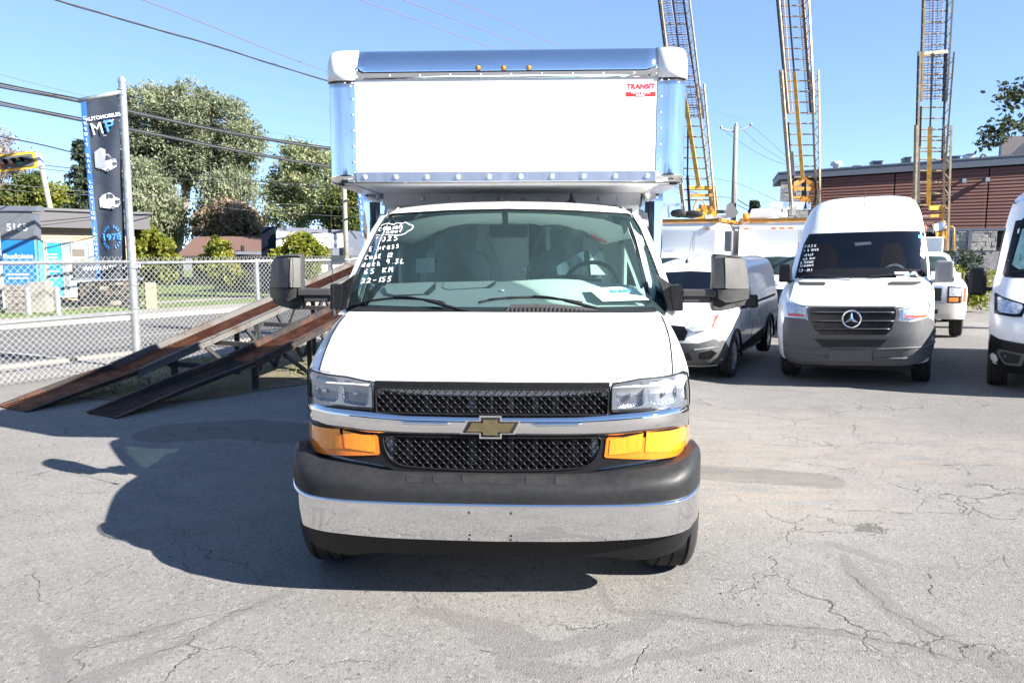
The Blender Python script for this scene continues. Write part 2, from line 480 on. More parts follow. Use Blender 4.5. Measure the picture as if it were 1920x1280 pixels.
stain = seg_mask([
    ([(95, 1225), (110, 1275), (150, 1300)], .03), ([(65, 1175), (95, 1225)], .008), ([(95, 1230), (140, 1215), (210, 1200), (330, 1170)], [.03, .02, .02, .012]),
    ([(180, 1270), (260, 1240), (320, 1215), (380, 1185), (430, 1155), (500, 1125), (540, 1110)], [.05, .035, .02, .012, .012, .02, .03]),
    ([(775, 1143), (830, 1150), (890, 1170), (945, 1185)], [.02, .04, .06, .08]), ([(900, 1200), (960, 1200), (1000, 1215), (1060, 1210), (1110, 1195), (1180, 1180), (1230, 1165)], [.03, .09, .07, .03, .05, .06, .03]),
    ([(940, 1240), (1010, 1255), (1060, 1262), (1050, 1290)], [.01, .05, .06, .07]), ([(930, 1180), (950, 1215), (940, 1250)], [.06, .05, .01]),
    ([(1120, 1085), (1130, 1110), (1145, 1140), (1175, 1150)], .01), ([(1175, 1150), (1240, 1150), (1300, 1160), (1400, 1172), (1500, 1178), (1600, 1190), (1700, 1210), (1790, 1235)], [.012, .03, .02, .012, .025, .015, .02, .02]),
    ([(1060, 1262), (1130, 1255), (1200, 1232), (1280, 1225), (1330, 1215), (1420, 1195)], [.03, .012, .02, .02, .015, .01]),
    ([(1580, 1040), (1600, 1075), (1640, 1110), (1680, 1150), (1720, 1170), (1790, 1205), (1850, 1240), (1920, 1275)], [.015, .03, .04, .05, .06, .035, .05, .08]),
    ([(1560, 1020), (1610, 1035), (1650, 1050)], .03), ([(1830, 1215), (1900, 1245)], [.02, .06]), ([(1130, 1230), (1160, 1190), (1240, 1150)], [.008, .006, .006]),
], .035)
patchm = seg_mask([([(1340, 885), (1430, 889), (1530, 896)], .16), ([(330, 810), (450, 803), (560, 812)], .33)], .12)
dust = seg_mask([([(1330, 838), (1500, 850), (1700, 855), (1920, 850)], .35), ([(1330, 770), (1600, 790)], .35), ([(1320, 925), (1500, 930)], .2), ([(30, 780), (90, 770), (170, 757)], .15)], .7)
crack = seg_mask([
    ([(1340, 822), (1420, 826), (1500, 828), (1600, 830), (1640, 822), (1700, 828), (1760, 830)], .006), ([(1610, 780), (1600, 800), (1625, 818), (1640, 823)], .006),
    ([(1390, 850), (1440, 853), (1500, 856)], .004), ([(1700, 868), (1780, 872), (1850, 874), (1910, 876)], .006), ([(1665, 870), (1650, 890), (1640, 900)], .006),
    ([(1800, 880), (1822, 900), (1870, 905)], .006), ([(1800, 938), (1840, 965), (1870, 978), (1920, 982)], .007), ([(1470, 945), (1530, 952), (1620, 958), (1720, 963), (1790, 965), (1850, 985)], .006),
    ([(1735, 1060), (1745, 1090), (1760, 1120), (1780, 1140)], .006), ([(1880, 1040), (1910, 1080)], .005), ([(1405, 1110), (1395, 1150), (1380, 1180)], .005), ([(1800, 1070), (1790, 1040), (1750, 1030)], .004),
    ([(60, 930), (200, 925), (380, 930), (520, 925)], .004), ([(330, 1000), (345, 1060), (350, 1110)], .004), ([(765, 1110), (775, 1130), (778, 1150)], .006), ([(850, 1240), (900, 1220), (960, 1225)], .004),
    ([(1550, 1250), (1600, 1215), (1625, 1180)], .004), ([(330, 870), (400, 855), (440, 850)], .005), ([(60, 1060), (75, 1100), (90, 1140)], .004), ([(1700, 1180), (1740, 1205), (1765, 1240)], .005),
    ([(540, 1130), (560, 1190), (545, 1240)], .004), ([(70, 1150), (90, 1200)], .006), ([(430, 940), (470, 1000), (460, 1050)], .004)], .009)
pit = np.zeros(len(V)); c_ = gr(1630, 990); pit = np.clip(1 - np.hypot((V[:, 0] - c_.x) / .26, (V[:, 1] - c_.y) / .22), 0, 1)
for nm, a in (('stain', stain), ('patch', patchm), ('dust', dust), ('crack', crack), ('pit', pit)):
    at_ = me.attributes.new(nm, 'FLOAT', 'POINT'); at_.data.foreach_set('value', a.astype(np.float32))
def asphalt(name, base, worn, full=True):
    m = bpy.data.materials.new(name); m.use_nodes = True; N, L = links(m); p = N['Principled BSDF']
    def nd(t, **k):
        n = N.new(t)
        for a, b in k.items(): setattr(n, a, b)
        return n
    tc = nd('ShaderNodeTexCoord')
    def noise(sc, det=5, rough=.55, st=None):
        n = nd('ShaderNodeTexNoise'); n.inputs['Scale'].default_value = sc; n.inputs['Detail'].default_value = det; n.inputs['Roughness'].default_value = rough
        if st:
            mp = nd('ShaderNodeMapping'); mp.inputs['Scale'].default_value = st; L.new(tc.outputs['Object'], mp.inputs[0]); L.new(mp.outputs[0], n.inputs[0])
        else: L.new(tc.outputs['Object'], n.inputs[0])
        return n.outputs['Fac']
    def ramp(src, a, b, c=0., d=1.):
        n = nd('ShaderNodeMapRange'); n.inputs[1].default_value = a; n.inputs[2].default_value = b; n.inputs[3].default_value = c; n.inputs[4].default_value = d
        L.new(src, n.inputs[0]); return n.outputs[0]
    def math_(op, a, b=None, c=None):
        n = nd('ShaderNodeMath', operation=op)
        for i, v in enumerate((a, b, c)):
            if v is None: continue
            if isinstance(v, (int, float)): n.inputs[i].default_value = v
            else: L.new(v, n.inputs[i])
        return n.outputs[0]
    def mix(fac, a, b):
        n = nd('ShaderNodeMix', data_type='RGBA'); n.inputs[0].default_value = 0
        if isinstance(fac, (int, float)): n.inputs[0].default_value = fac
        else: L.new(fac, n.inputs[0])
        for i, v in ((6, a), (7, b)):
            if isinstance(v, tuple): n.inputs[i].default_value = (*v, 1)
            else: L.new(v, n.inputs[i])
        return n.outputs[2]
    big = noise(.45, 4); mid = noise(3.2, 6); fine = noise(95, 3, .7)
    vor = nd('ShaderNodeTexVoronoi'); vor.inputs['Scale'].default_value = 125; L.new(tc.outputs['Object'], vor.inputs[0])
    col = mix(ramp(big, .35, .65), base, worn)
    col = mix(ramp(mid, .42, .72, 0, .5), col, tuple(c * .80 for c in base))
    agg = nd('ShaderNodeTexVoronoi'); agg.inputs['Scale'].default_value = 70; L.new(tc.outputs['Object'], agg.inputs[0])
    sep = nd('ShaderNodeSeparateColor'); L.new(agg.outputs['Color'], sep.inputs[0])
    col = mix(ramp(sep.outputs[0], .75, 1, 0, .45), col, (.27, .26, .245))
    col = mix(ramp(sep.outputs[1], .80, 1, 0, .55), col, (.062, .061, .060))
    holes = noise(26, 4, .75); hole = ramp(holes, .655, .70)
    col = mix(math_('MULTIPLY', hole, .6), col, (.065, .062, .058))
    hgt = math_('ADD', math_('MULTIPLY', vor.outputs['Distance'], .5), math_('MULTIPLY', fine, .5))
    hgt = math_('SUBTRACT', hgt, math_('MULTIPLY', hole, 1.2))
    if full:
        def attr(n_): a = nd('ShaderNodeAttribute', attribute_name=n_); return a.outputs['Fac']
        rag = noise(22, 5, .7)
        st = ramp(math_('ADD', attr('stain'), math_('MULTIPLY', math_('SUBTRACT', rag, .5), 1.5)), .42, .60)
        col = mix(math_('MULTIPLY', st, .50), col, (.112, .105, .102))
        pt = ramp(math_('ADD', attr('patch'), math_('MULTIPLY', math_('SUBTRACT', mid, .5), .5)), .40, .60)
        col = mix(math_('MULTIPLY', pt, .6), col, (.085, .082, .079))
        ds = math_('MULTIPLY', attr('dust'), ramp(noise(2.0, 5, .6, (1, 4, 1)), .4, .7)); col = mix(math_('MULTIPLY', ds, .5), col, (.26, .21, .165))
        jag = noise(40, 4, .7)
        ck = ramp(math_('ADD', math_('MULTIPLY', attr('crack'), .0), math_('MULTIPLY', math_('SUBTRACT', jag, .5), 2.2)), .62, .80)
        col = mix(math_('MULTIPLY', ck, .9), col, (.045, .043, .04)); hgt = math_('SUBTRACT', hgt, math_('MULTIPLY', ck, 2.5))
        pp = ramp(math_('ADD', attr('pit'), math_('MULTIPLY', math_('SUBTRACT', noise(16, 4, .7), .5), 2.2)), .62, .75)
        col = mix(math_('MULTIPLY', math_('MULTIPLY', pp, ramp(attr('pit'), 0, .1)), .8), col, (.07, .066, .06)); hgt = math_('SUBTRACT', hgt, math_('MULTIPLY', pp, 1.5))
        # hairline crazing that breaks up over the lot
        wv = nd('ShaderNodeTexVoronoi', feature='DISTANCE_TO_EDGE'); wv.inputs['Scale'].default_value = 1.15
        dn = nd('ShaderNodeTexNoise'); dn.inputs['Scale'].default_value = 4; dn.inputs['Detail'].default_value = 6; L.new(tc.outputs['Object'], dn.inputs[0])
        ad = nd('ShaderNodeMix', data_type='RGBA', blend_type='ADD'); ad.inputs[0].default_value = .35
        L.new(tc.outputs['Object'], ad.inputs[6]); L.new(dn.outputs['Color'], ad.inputs[7]); L.new(ad.outputs[2], wv.inputs[0])
        hc = math_('MULTIPLY', ramp(wv.outputs['Distance'], .010, .002), ramp(noise(.9, 3), .50, .62)); hc = math_('MULTIPLY', hc, ramp(jag, .4, .5))
        col = mix(math_('MULTIPLY', hc, .75), col, (.06, .057, .053)); hgt = math_('SUBTRACT', hgt, math_('MULTIPLY', hc, 2))
    L.new(col, p.inputs['Base Color']); p.inputs['Roughness'].default_value = .88; p.inputs['Specular IOR Level'].default_value = .3
    b = nd('ShaderNodeBump'); b.inputs['Strength'].default_value = .9; b.inputs['Distance'].default_value = .0045; L.new(hgt, b.inputs['Height']); L.new(b.outputs[0], p.inputs['Normal'])
    return m
me.materials.append(asphalt('worn_asphalt', (.150, .143, .135), (.188, .180, .170)))
me.shade_smooth()
lot = bpy.data.objects.new('asphalt_lot', me); link(lot); tag(lot, 'worn pale grey asphalt of the parking lot', kind='structure')

# real cracks: thin ragged ribbons let into the surface
CR = [([(1340, 822), (1420, 826), (1500, 828), (1600, 830), (1640, 822), (1700, 828), (1760, 830)], .012), ([(1610, 780), (1600, 800), (1625, 818), (1640, 823)], .010),
    ([(1390, 850), (1440, 853), (1500, 856)], .008), ([(1700, 868), (1780, 872), (1850, 874), (1910, 876)], .010), ([(1665, 870), (1650, 890), (1640, 900)], .009),
    ([(1800, 880), (1822, 900), (1870, 905)], .009), ([(1800, 938), (1840, 965), (1870, 978), (1925, 982)], .011), ([(1470, 945), (1530, 952), (1620, 958), (1720, 963), (1790, 965), (1850, 985)], .009),
    ([(1735, 1060), (1745, 1090), (1760, 1120), (1768, 1132)], .008), ([(1880, 1040), (1912, 1080)], .006), ([(1405, 1110), (1398, 1140)], .005), ([(1800, 1070), (1790, 1040), (1750, 1030)], .006),
    ([(60, 930), (200, 925), (380, 930), (520, 925)], .006), ([(330, 1000), (345, 1060), (350, 1110)], .005), ([(765, 1110), (775, 1130), (778, 1150)], .007), ([(850, 1240), (900, 1220), (960, 1225)], .005),
    ([(330, 870), (400, 855), (440, 850)], .007), ([(60, 1060), (75, 1100), (90, 1140)], .005), ([(1700, 1180), (1740, 1205), (1765, 1240)], .006), ([(1180, 1150), (1300, 1160), (1400, 1172), (1500, 1178), (1600, 1190), (1700, 1210), (1790, 1235), (1900, 1262)], .006),
    ([(95, 1225), (210, 1200), (330, 1170), (420, 1150), (520, 1112)], .004), ([(180, 1270), (260, 1240), (320, 1215), (430, 1155), (540, 1112)], .005), ([(1580, 1040), (1600, 1075), (1680, 1150), (1790, 1205), (1920, 1275)], .006), ([(1395, 745), (1500, 752), (1580, 748)], .010), ([(1680, 755), (1760, 750), (1880, 757)], .010)]
rc = random.Random(12); mb = MB()
def crack_path(P, wd, depth=0):
    Q = []
    for a, b in zip(P[:-1], P[1:]):
        n = max(2, int((b - a).length / .035)); nrm_ = Vector((-(b - a).y, (b - a).x, 0)).normalized(); off = 0
        for i in range(n):
            off = off * .75 + rc.gauss(0, .012); Q.append(a.lerp(b, i / n) + nrm_ * off)
            if depth == 0 and rc.random() < .035:
                d = (b - a).normalized(); e = Q[-1] + (d * rc.uniform(.05, .25) + nrm_ * rc.choice((-1, 1)) * rc.uniform(.08, .3)); crack_path([Q[-1].copy(), e], wd * .55, 1)
    Q.append(P[-1]); base = len(mb.v); m_ = len(Q)
    on = True
    for i, p in enumerate(Q):
        d = (Q[min(i + 1, m_ - 1)] - Q[max(i - 1, 0)]).normalized(); s_ = Vector((-d.y, d.x, 0))
        w_ = wd * .75 * rc.uniform(.1, 1.0) * min(1, 4 * i / m_ + .1, 4 * (m_ - 1 - i) / m_ + .1); z = zg(p.x, p.y) + .0035
        mb.v += [Vector((p.x, p.y, z)) + s_ * w_ / 2, Vector((p.x, p.y, z)) - s_ * w_ / 2]
    for i in range(m_ - 1):
        if rc.random() < .10: continue
        a = base + 2 * i; mb.f.append((a, a + 1, a + 3, a + 2))
for pts, wd in CR: crack_path([gr(*p) for p in pts], wd)
o_ = mb.build('asphalt_crack', mat('dark_crack', (.035, .033, .031), .95)); tag(o_, 'thin ragged cracks across the asphalt', kind='structure')
RD = Vector((.582, .813, 0)); RN = Vector((-.813, .582, 0))
def road_pt(t, s, z=0.): return RD * t + RN * s + Vector((0, 0, z))
def band(name, s0, s1, m, z, t0=-60, t1=160, h=None, label=None, kind='structure'):
    mb = MB(); n = 24
    if h is None:
        mb.grid([[road_pt(t0 + (t1 - t0) * i / n, s, z) for s in (s0, s1)] for i in range(n + 1)])
        mb.f = [tuple(reversed(f)) for f in mb.f]
    else:
        rows = []
        for i in range(n + 1):
            t = t0 + (t1 - t0) * i / n
            rows.append([road_pt(t, s0, z - .1), road_pt(t, s0, z + h), road_pt(t, s1, z + h), road_pt(t, s1, z - .1)])
        mb.grid(rows)
    o = mb.build(name, m); return tag(o, label, kind=kind)
M['road'] = asphalt('road_asphalt', (.078, .078, .081), (.098, .097, .098), False)
M['concrete'] = mat('pale_concrete', (.20, .186, .168), .85, noise=(1.5, .15), bump=(60, .4, .004))
M['kerb'] = mat('kerb_concrete', (.25, .23, .20), .85, noise=(3, .12), bump=(60, .4, .004))
def grassmat(name, c1, c2, c3):
    m = bpy.data.materials.new(name); m.use_nodes = True; N, L = links(m); p = N['Principled BSDF']; p.inputs['Roughness'].default_value = .9
    tc = N.new('ShaderNodeTexCoord'); cr = N.new('ShaderNodeValToRGB'); nz = N.new('ShaderNodeTexNoise'); nz.inputs['Scale'].default_value = 2.2; nz.inputs['Detail'].default_value = 10; nz.inputs['Roughness'].default_value = .7
    L.new(tc.outputs['Object'], nz.inputs[0]); L.new(nz.outputs['Fac'], cr.inputs[0]); e = cr.color_ramp.elements
    e[0].position = .38; e[0].color = (*c1, 1); e[1].position = .62; e[1].color = (*c2, 1); k = e.new(.5); k.color = (*c3, 1)
    L.new(cr.outputs[0], p.inputs['Base Color']); n2 = N.new('ShaderNodeTexNoise'); n2.inputs['Scale'].default_value = 60; L.new(tc.outputs['Object'], n2.inputs[0])
    b = N.new('ShaderNodeBump'); b.inputs['Distance'].default_value = .03; b.inputs['Strength'].default_value = .8; L.new(n2.outputs['Fac'], b.inputs['Height']); L.new(b.outputs[0], p.inputs['Normal'])
    return m
M['lawn'] = grassmat('lawn', (.055, .085, .015), (.12, .165, .035), (.085, .125, .022))
M['drygrass'] = grassmat('dry_grass_soil', (.10, .085, .05), (.10, .115, .035), (.155, .13, .085))
band('sidewalk', 11.15, 12.55, M['concrete'], .004, label='pale concrete sidewalk between fence and road')
band('kerb', 12.55, 12.72, M['kerb'], .0, h=.05)
band('road', 12.72, 18.9, M['road'], .006, label='grey asphalt road beyond the chain-link fence')
band('kerb', 18.9, 19.1, M['kerb'], .0, h=.12)
band('sidewalk', 19.1, 20.7, M['concrete'], .10, label='concrete sidewalk on the far side of the road')
band('lawn', 20.7, 60, M['lawn'], .095, label='green lawn across the road')
band('side_street', 22.6, 23.7, M['concrete'], .101, t0=9.0, t1=60)
def road_line(pts, wdt, label):
    mb = MB(); strip([gr(*p) + Vector((0, 0, .011)) for p in pts], wdt, (0, 0, 1), mb); return tag(mb.build('road_marking', mat('worn_white_line', (.26, .26, .25), .7, noise=(8, .3)) if 'worn_white_line' not in bpy.data.materials else bpy.data.materials['worn_white_line']), label, kind='structure')
road_line([(-60, 655), (0, 661), (60, 666), (135, 674)], .10, 'curved worn white line near the kerb')
road_line([(190, 637), (280, 629), (372, 620)], .10, 'worn white lane line')
# joints of the near sidewalk slabs
for t in np.arange(-4, 26, 1.5):
    mb = MB(); strip([road_pt(t, 11.16, .008), road_pt(t, 12.54, .008)], .015, (0, 0, 1), mb); mb.build('sidewalk_joint', M['rubber'])['kind'] = 'structure'
# loose grit and a few dry leaves on the asphalt
def scatter(name, n, box_, smin, smax, m, label, flat=.6, seed=5):
    r2 = np.random.default_rng(seed); V_, F_ = [], []
    for i in range(n):
        x = r2.uniform(box_[0], box_[1]); y = box_[2] + (box_[3] - box_[2]) * r2.random() ** 1.6; s = smin + (smax - smin) * r2.random() ** 4; a = r2.uniform(0, 6.28); b = len(V_); z = zg(x, y) + .001
        for k in range(4): V_.append((x + math.cos(a + k * 1.57) * s * r2.uniform(.5, 1.2), y + math.sin(a + k * 1.57) * s * r2.uniform(.5, 1.2), z))
        V_.append((x, y, z + s * flat * r2.uniform(.6, 1.2))); F_ += [(b + k, b + (k + 1) % 4, b + 4) for k in range(4)]
    return tag(mesh(name, V_, F_, m), label, 'grit', kind='stuff')
scatter('grit', 5200, (-4.5, 6.5, 2.2, 9.0), .002, .008, mat('loose_grit', (.20, .19, .175), .9, noise=(30, .6)), 'loose pale grit scattered over the asphalt')
scatter('grit', 900, (-4.5, 6.5, 2.2, 8.0), .002, .010, mat('dark_grit', (.03, .028, .026), .9, noise=(30, .5)), 'loose dark grit scattered over the asphalt', seed=6)
scatter('leaf_litter', 55, (-4.5, 6.5, 2.4, 8.0), .008, .022, mat('dry_leaf', (.13, .075, .035), .8, noise=(30, .5)), 'small dry brown leaves and specks lying on the asphalt', .25, 8)
# rough grass strip under the ramp
gp = [gr(*p) for p in ((40, 742), (110, 738), (150, 746), (215, 750), (280, 757), (345, 752), (400, 747), (480, 733), (575, 720), (650, 700), (720, 690), (720, 640), (560, 648), (300, 680), (150, 712))]
gs = mesh('grass_strip', [p + Vector((0, 0, .008)) for p in gp], [tuple(range(len(gp)))], M['drygrass']); tag(gs, 'patchy dry grass under the loading ramp', kind='structure')
poly = [(p.x, p.y) for p in gp]; A = np.array(poly); n = 9000
C_ = rg.uniform(A.min(0), A.max(0), (n, 2)); C_ = C_[inside(C_, poly)]
def blades(name, C2, z, hmin, hmax, m, label):
    k = len(C2); ang = rg.uniform(0, 6.28, k); h = rg.uniform(hmin, hmax, k) * (.4 + rg.random(k)); wd = .006
    P = np.zeros((k, 3, 3)); P[:, 0, :2] = C2 + np.stack([np.cos(ang), np.sin(ang)], 1) * wd; P[:, 1, :2] = C2 - np.stack([np.cos(ang), np.sin(ang)], 1) * wd
    P[:, 2, :2] = C2 + rg.normal(0, .3, (k, 2)) * h[:, None]; P[:, :2, 2] = z; P[:, 2, 2] = z + h
    o = mesh(name, P.reshape(-1, 3).tolist(), np.arange(3 * k).reshape(-1, 3).tolist(), m); return tag(o, label, 'grass', kind='stuff')
dn = np.array([math.sin(x * 2.1) + math.sin(y * 3.3 + x) for x, y in C_]) + rg.normal(0, .6, len(C_))
M['blade'] = mat('grass_blade', (.16, .20, .05), .8, noise=(3, .5))
blades('grass', C_[dn > .3], .008, .03, .07, M['blade'], 'sparse grass blades growing under the loading ramp')
# ================================================================ BOX TRUCK
FT = Frame(-.103, 3.45, 0, 2.6)
truck = thing('box_truck', 'white box truck with a polished metal cargo box over its cab, parked front and centre', 'truck', matrix=FT.M)
def plan(x, w=1.01):
    a = abs(x) / w; return .13 * a ** 3 + .26 * a ** 11
def yc_h(z): return float(np.interp(z, [1.05, 1.11, 1.155, 1.20, 1.25, 1.30, 1.345, 1.375, 1.395], [.03, .06, .145, .25, .385, .53, .69, .83, .98]))
def f1(x, z):                                   # grille and lamp face
    return .045 + plan(x) + .12 * max(0, z - .95) * .35
def fh(x, z):                                   # bonnet and wing crown
    return yc_h(z) + plan(x) * (1 - .25 * min(1, max(0, (z - 1.1) / .3)))
# --- body shell: stack of horizontal slices
def shell_slices(zs, f, wz, L, nf=30, ys=8, bulge=.0):
    rows = []
    for z in zs:
        w_ = wz(z); row = []
        for i in range(nf + 1):
            t = -1 + 2 * i / nf; x = w_ * math.sin(t * math.pi / 2); row.append((x, f(x, z), z))
        yR = row[-1][1]
        for j in range(1, ys + 1):
            y = yR + (L - yR) * j / ys; row.append((w_, y, z))
        for j in range(0, ys):
            y = L + (yR - L) * j / ys; row.append((-w_, y, z))
        rows.append(row)
    return rows
def shell(name, zs, f, wz, L, m, parent, arches=(), nf=30, ys=8, angle=40):
    rows = shell_slices(zs, f, wz, L, nf, ys); mb = MB(); mb.grid(rows, True)
    n = len(rows[0]); mb.f.append(tuple(reversed(range(n)))); b = (len(rows) - 1) * n; mb.f.append(tuple(b + k for k in range(n)))
    bm = bmesh.new(); vs = [bm.verts.new(v) for v in mb.v]
    for f_ in mb.f:
        try: bm.faces.new([vs[i] for i in f_])
        except ValueError: pass
    bmesh.ops.recalc_face_normals(bm, faces=bm.faces)
    me = bpy.data.meshes.new(name); bm.to_mesh(me); bm.free(); me.materials.append(m)
    o = bpy.data.objects.new(name, me); link(o, parent)
    if arches:
        c = MB()
        for (y, z, r) in arches:
            for sd in (1, -1):
                c.lathe([(r, -.24), (r, .24)], (sd * (wz(z) - .1), y, z), 'x', 28)
                nn = 28 * 2; bb = len(c.v) - nn
                c.f.append(tuple(bb + 2 * k for k in range(28))); c.f.append(tuple(bb + 2 * k + 1 for k in reversed(range(28))))
        bm = bmesh.new(); vs = [bm.verts.new(v) for v in c.v]
        for f_ in c.f: bm.faces.new([vs[i] for i in f_])
        bmesh.ops.recalc_face_normals(bm, faces=bm.faces)
        cme = bpy.data.meshes.new('cutter'); bm.to_mesh(cme); bm.free()
        co_ = bpy.data.objects.new('cutter', cme); link(co_)
        md = o.modifiers.new('b', 'BOOLEAN'); md.object = co_; md.operation = 'DIFFERENCE'; md.solver = 'EXACT'
        if parent is not None: co_.matrix_world = parent.matrix_world
        bpy.context.view_layer.update()
        dg = bpy.context.evaluated_depsgraph_get(); me2 = bpy.data.meshes.new_from_object(o.evaluated_get(dg))
        o.modifiers.clear(); o.data = me2; bpy.data.objects.remove(co_)
    o.data.shade_smooth(); o.data.set_sharp_from_angle(angle=R(angle))
    return o
def w_low(z): return float(np.interp(z, [.35, .5, .8, 1.05, 1.15, 1.22, 1.29, 1.34, 1.375, 1.395], [.95, .985, 1.005, 1.01, 1.01, 1.0, .985, .968, .95, .925]))
def f_low(x, z):
    if z < 1.10: return f1(x, z) + .05
    return max(fh(x, z), f1(x, z) + .01)
body = shell('cab_body', [.38, .5, .65, .8, .95, 1.05, 1.10, 1.13, 1.16, 1.19, 1.22, 1.25, 1.28, 1.31, 1.335, 1.36, 1.378, 1.39], f_low, w_low, 2.74, M['white'], truck, [(.74, .40, .47)])
T = FT.tpf
# --- bonnet with its shut lines
gapR = [(1260, 697), (1259.5, 680), (1258, 660), (1254, 632), (1247, 608), (1240, 594)]
hood = [(0, FT.tpf(925, 719, fh)[1])] + FT.tr([(1040, 719), (1125, 719), (1150, 716), (1200, 708), (1240, 700)], fh)
gapL = FT.tr(gapR, fh)
hp = hood + [(x - .006, z) for x, z in gapL] + [(.6, 1.388), (0, 1.392)]
panel('hood', sym(hp), fh, M['white'], truck, .02, .012, .045)
for sg in (1, -1):
    gp = catmull([Vector((x, 0, z)) for x, z in gapL if z < 1.385], 5)
    sm = MB(); sm.tube([Vector((sg * p.x, fh(p.x, p.z) - .004, p.z)) for p in gp], .0065, 6)
    sm.build('shut_line', M['black'], truck, True)
# --- black front fascia with two grille openings
C = lambda y, f: (0, FT.tpf(925, y, f)[1])
fascia = [C(717, f1)] + FT.tr([(1040, 717.5), (1143, 717.5), (1147, 772), (1228, 769), (1292, 760), (1292, 795), (1291, 842), (1240, 856), (1195, 866), (1130, 876), (1103, 887), (1030, 895)], f1) + [C(897, f1)]
h1 = [C(729.5, f1)] + FT.tr([(1136, 729.5), (1141, 734), (1139, 777)], f1) + [C(777, f1)]
h2 = [C(820, f1)] + FT.tr([(1124, 820), (1127.5, 826), (1124, 845), (1112, 866), (1090, 877), (1030, 881)], f1) + [C(882, f1)]
panel('grille_surround', sym(fascia), f1, M['plastic'], truck, .06, 0, .05, holes=[sym(h1), rnd(sym(h2), .02)])
# recessed backing
panel('grille_backing', sym([C(724, f1)] + FT.tr([(1143, 724), (1143, 780), (1132, 850), (1095, 888)], f1) + [C(890, f1)]), lambda x, z: f1(x, z) + .05, M['black'], truck, 0, 0, .08)
# chrome-edged rims of the openings
tb = MB()
for h in (h1, h2):
    P = sym(h); P = rnd(P, .012 if h is h1 else .025) 
    q = [Vector((x, f1(x, z) - .002, z)) for x, z in densify(P, .04)]
    tb.tube(q + [q[0]], .0045, 6, cap=False)
tb.build('grille_rim', M['plastic'], truck, True)
# diamond mesh
def diamond(name, half, pitch, hgt, r, m, dy):
    P = sym(half); A = np.array(P); x0, z0 = A.min(0); x1, z1 = A.max(0); mb = MB()
    sl_ = hgt / pitch
    for sgn in (1, -1):
        k0 = int((x0 - (z1 - z0) / sl_) / pitch) - 2; k1 = int((x1 + (z1 - z0) / sl_) / pitch) + 2
        for k in range(k0, k1):
            run = []
            n = 34
            for i in range(n + 1):
                z = z0 + (z1 - z0) * i / n; x = k * pitch + sgn * (z - z0) / sl_
                if x0 < x < x1 and inside([(x, z)], P)[0]: run.append(Vector((x, f1(x, z) + dy + (.004 if sgn > 0 else 0), z)))
                else:
                    if len(run) > 2: mb.bar(run[0], run[-1], r, r * 1.6, (0, -1, 0))
                    run = []
            if len(run) > 2: mb.bar(run[0], run[-1], r, r * 1.6, (0, -1, 0))
    o = mb.build(name, m, truck); o['kind'] = 'stuff'; return o
M['grillebar'] = mat('gloss_black_grille_bar', (.014, .014, .015), .22, noise=(60, .2), spec=.3)
diamond('grille_mesh', h1, .0392, .041, .0032, M['grillebar'], .008)
diamond('grille_mesh', h2, .0392, .041, .0032, M['grillebar'], .008)
gb = MB()  # short chrome dashes added as sun glints on the mesh bars
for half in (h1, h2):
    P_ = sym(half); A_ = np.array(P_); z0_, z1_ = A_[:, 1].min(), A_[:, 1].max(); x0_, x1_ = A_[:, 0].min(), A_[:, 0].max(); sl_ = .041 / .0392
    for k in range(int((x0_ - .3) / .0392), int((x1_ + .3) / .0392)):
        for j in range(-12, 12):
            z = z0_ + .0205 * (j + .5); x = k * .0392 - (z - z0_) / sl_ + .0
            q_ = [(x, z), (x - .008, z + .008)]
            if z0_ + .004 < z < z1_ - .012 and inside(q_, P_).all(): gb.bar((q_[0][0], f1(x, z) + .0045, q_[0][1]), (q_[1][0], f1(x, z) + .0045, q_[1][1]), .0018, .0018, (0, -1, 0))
gb.build('grille_glint', M['chrome'], truck)['kind'] = 'stuff'
sb = MB()
for k in range(20):
    for za, zb, xm in ((.965, 1.10, .545), (.70, .85, .50)):
        z = za + (zb - za) * (k + .5) / 20
        sb.bar((-xm * .97, f1(xm, z) + .03, z), (xm * .97, f1(xm, z) + .03, z), .012, .0028)
o_ = sb.build('grille_slat', M['plastic'], truck); o_['kind'] = 'stuff'
# --- chrome bar across the grille (lip that catches the sky, bulged face)
top = FT.tr([(925, 780), (985, 780), (1084, 779.5), (1143, 775), (1186, 771.5), (1228, 768), (1262, 763.5), (1292, 758.5)], f1)
bot = FT.tr([(925, 817.5), (977, 817.5), (1084, 818), (1156, 816), (1192, 812), (1228, 808), (1262, 801), (1292, 793)], f1)
top[0] = (0, top[0][1]); bot[0] = (0, bot[0][1])
def interp_z(tab, x):
    xs = [p[0] for p in tab]; zs = [p[1] for p in tab]; return float(np.interp(abs(x), xs, zs))
prof = [(0, .045, 0), (0, .0, 0), (.06, -.012, 0), (.16, -.021, 0), (.22, -.024, 0), (.30, -.0235, 0), (.5, -.026, 0), (.75, -.022, 0), (.92, -.012, 0), (1, .0, 0), (1, .045, 0)]
mb = MB(); rows = []
for i in range(61):
    x = -1.0 + 2.0 * i / 60; x *= 1.003
    zt, zb = interp_z(top, x), interp_z(bot, x); y0 = f1(x, zt)
    rows.append([(x, f1(x, zt + (zb - zt) * t) + dy, zt + (zb - zt) * t) for t, dy, _ in prof])
mb.grid(rows); mb.build('chrome_bar', M['chrome'], truck, True, 35)
# inner ridge reflections of the bar
for sg in (-1, 1):
    mb = MB()
    q = [(sg * x, f1(x, .915) - .028, interp_z(top, x) - .035) for x in np.linspace(.19, .44, 10)]
    mb.tube(q, [.003] + [.008] * 8 + [.003], 8)
    mb.build('bar_ridge', M['chrome'], truck, True)
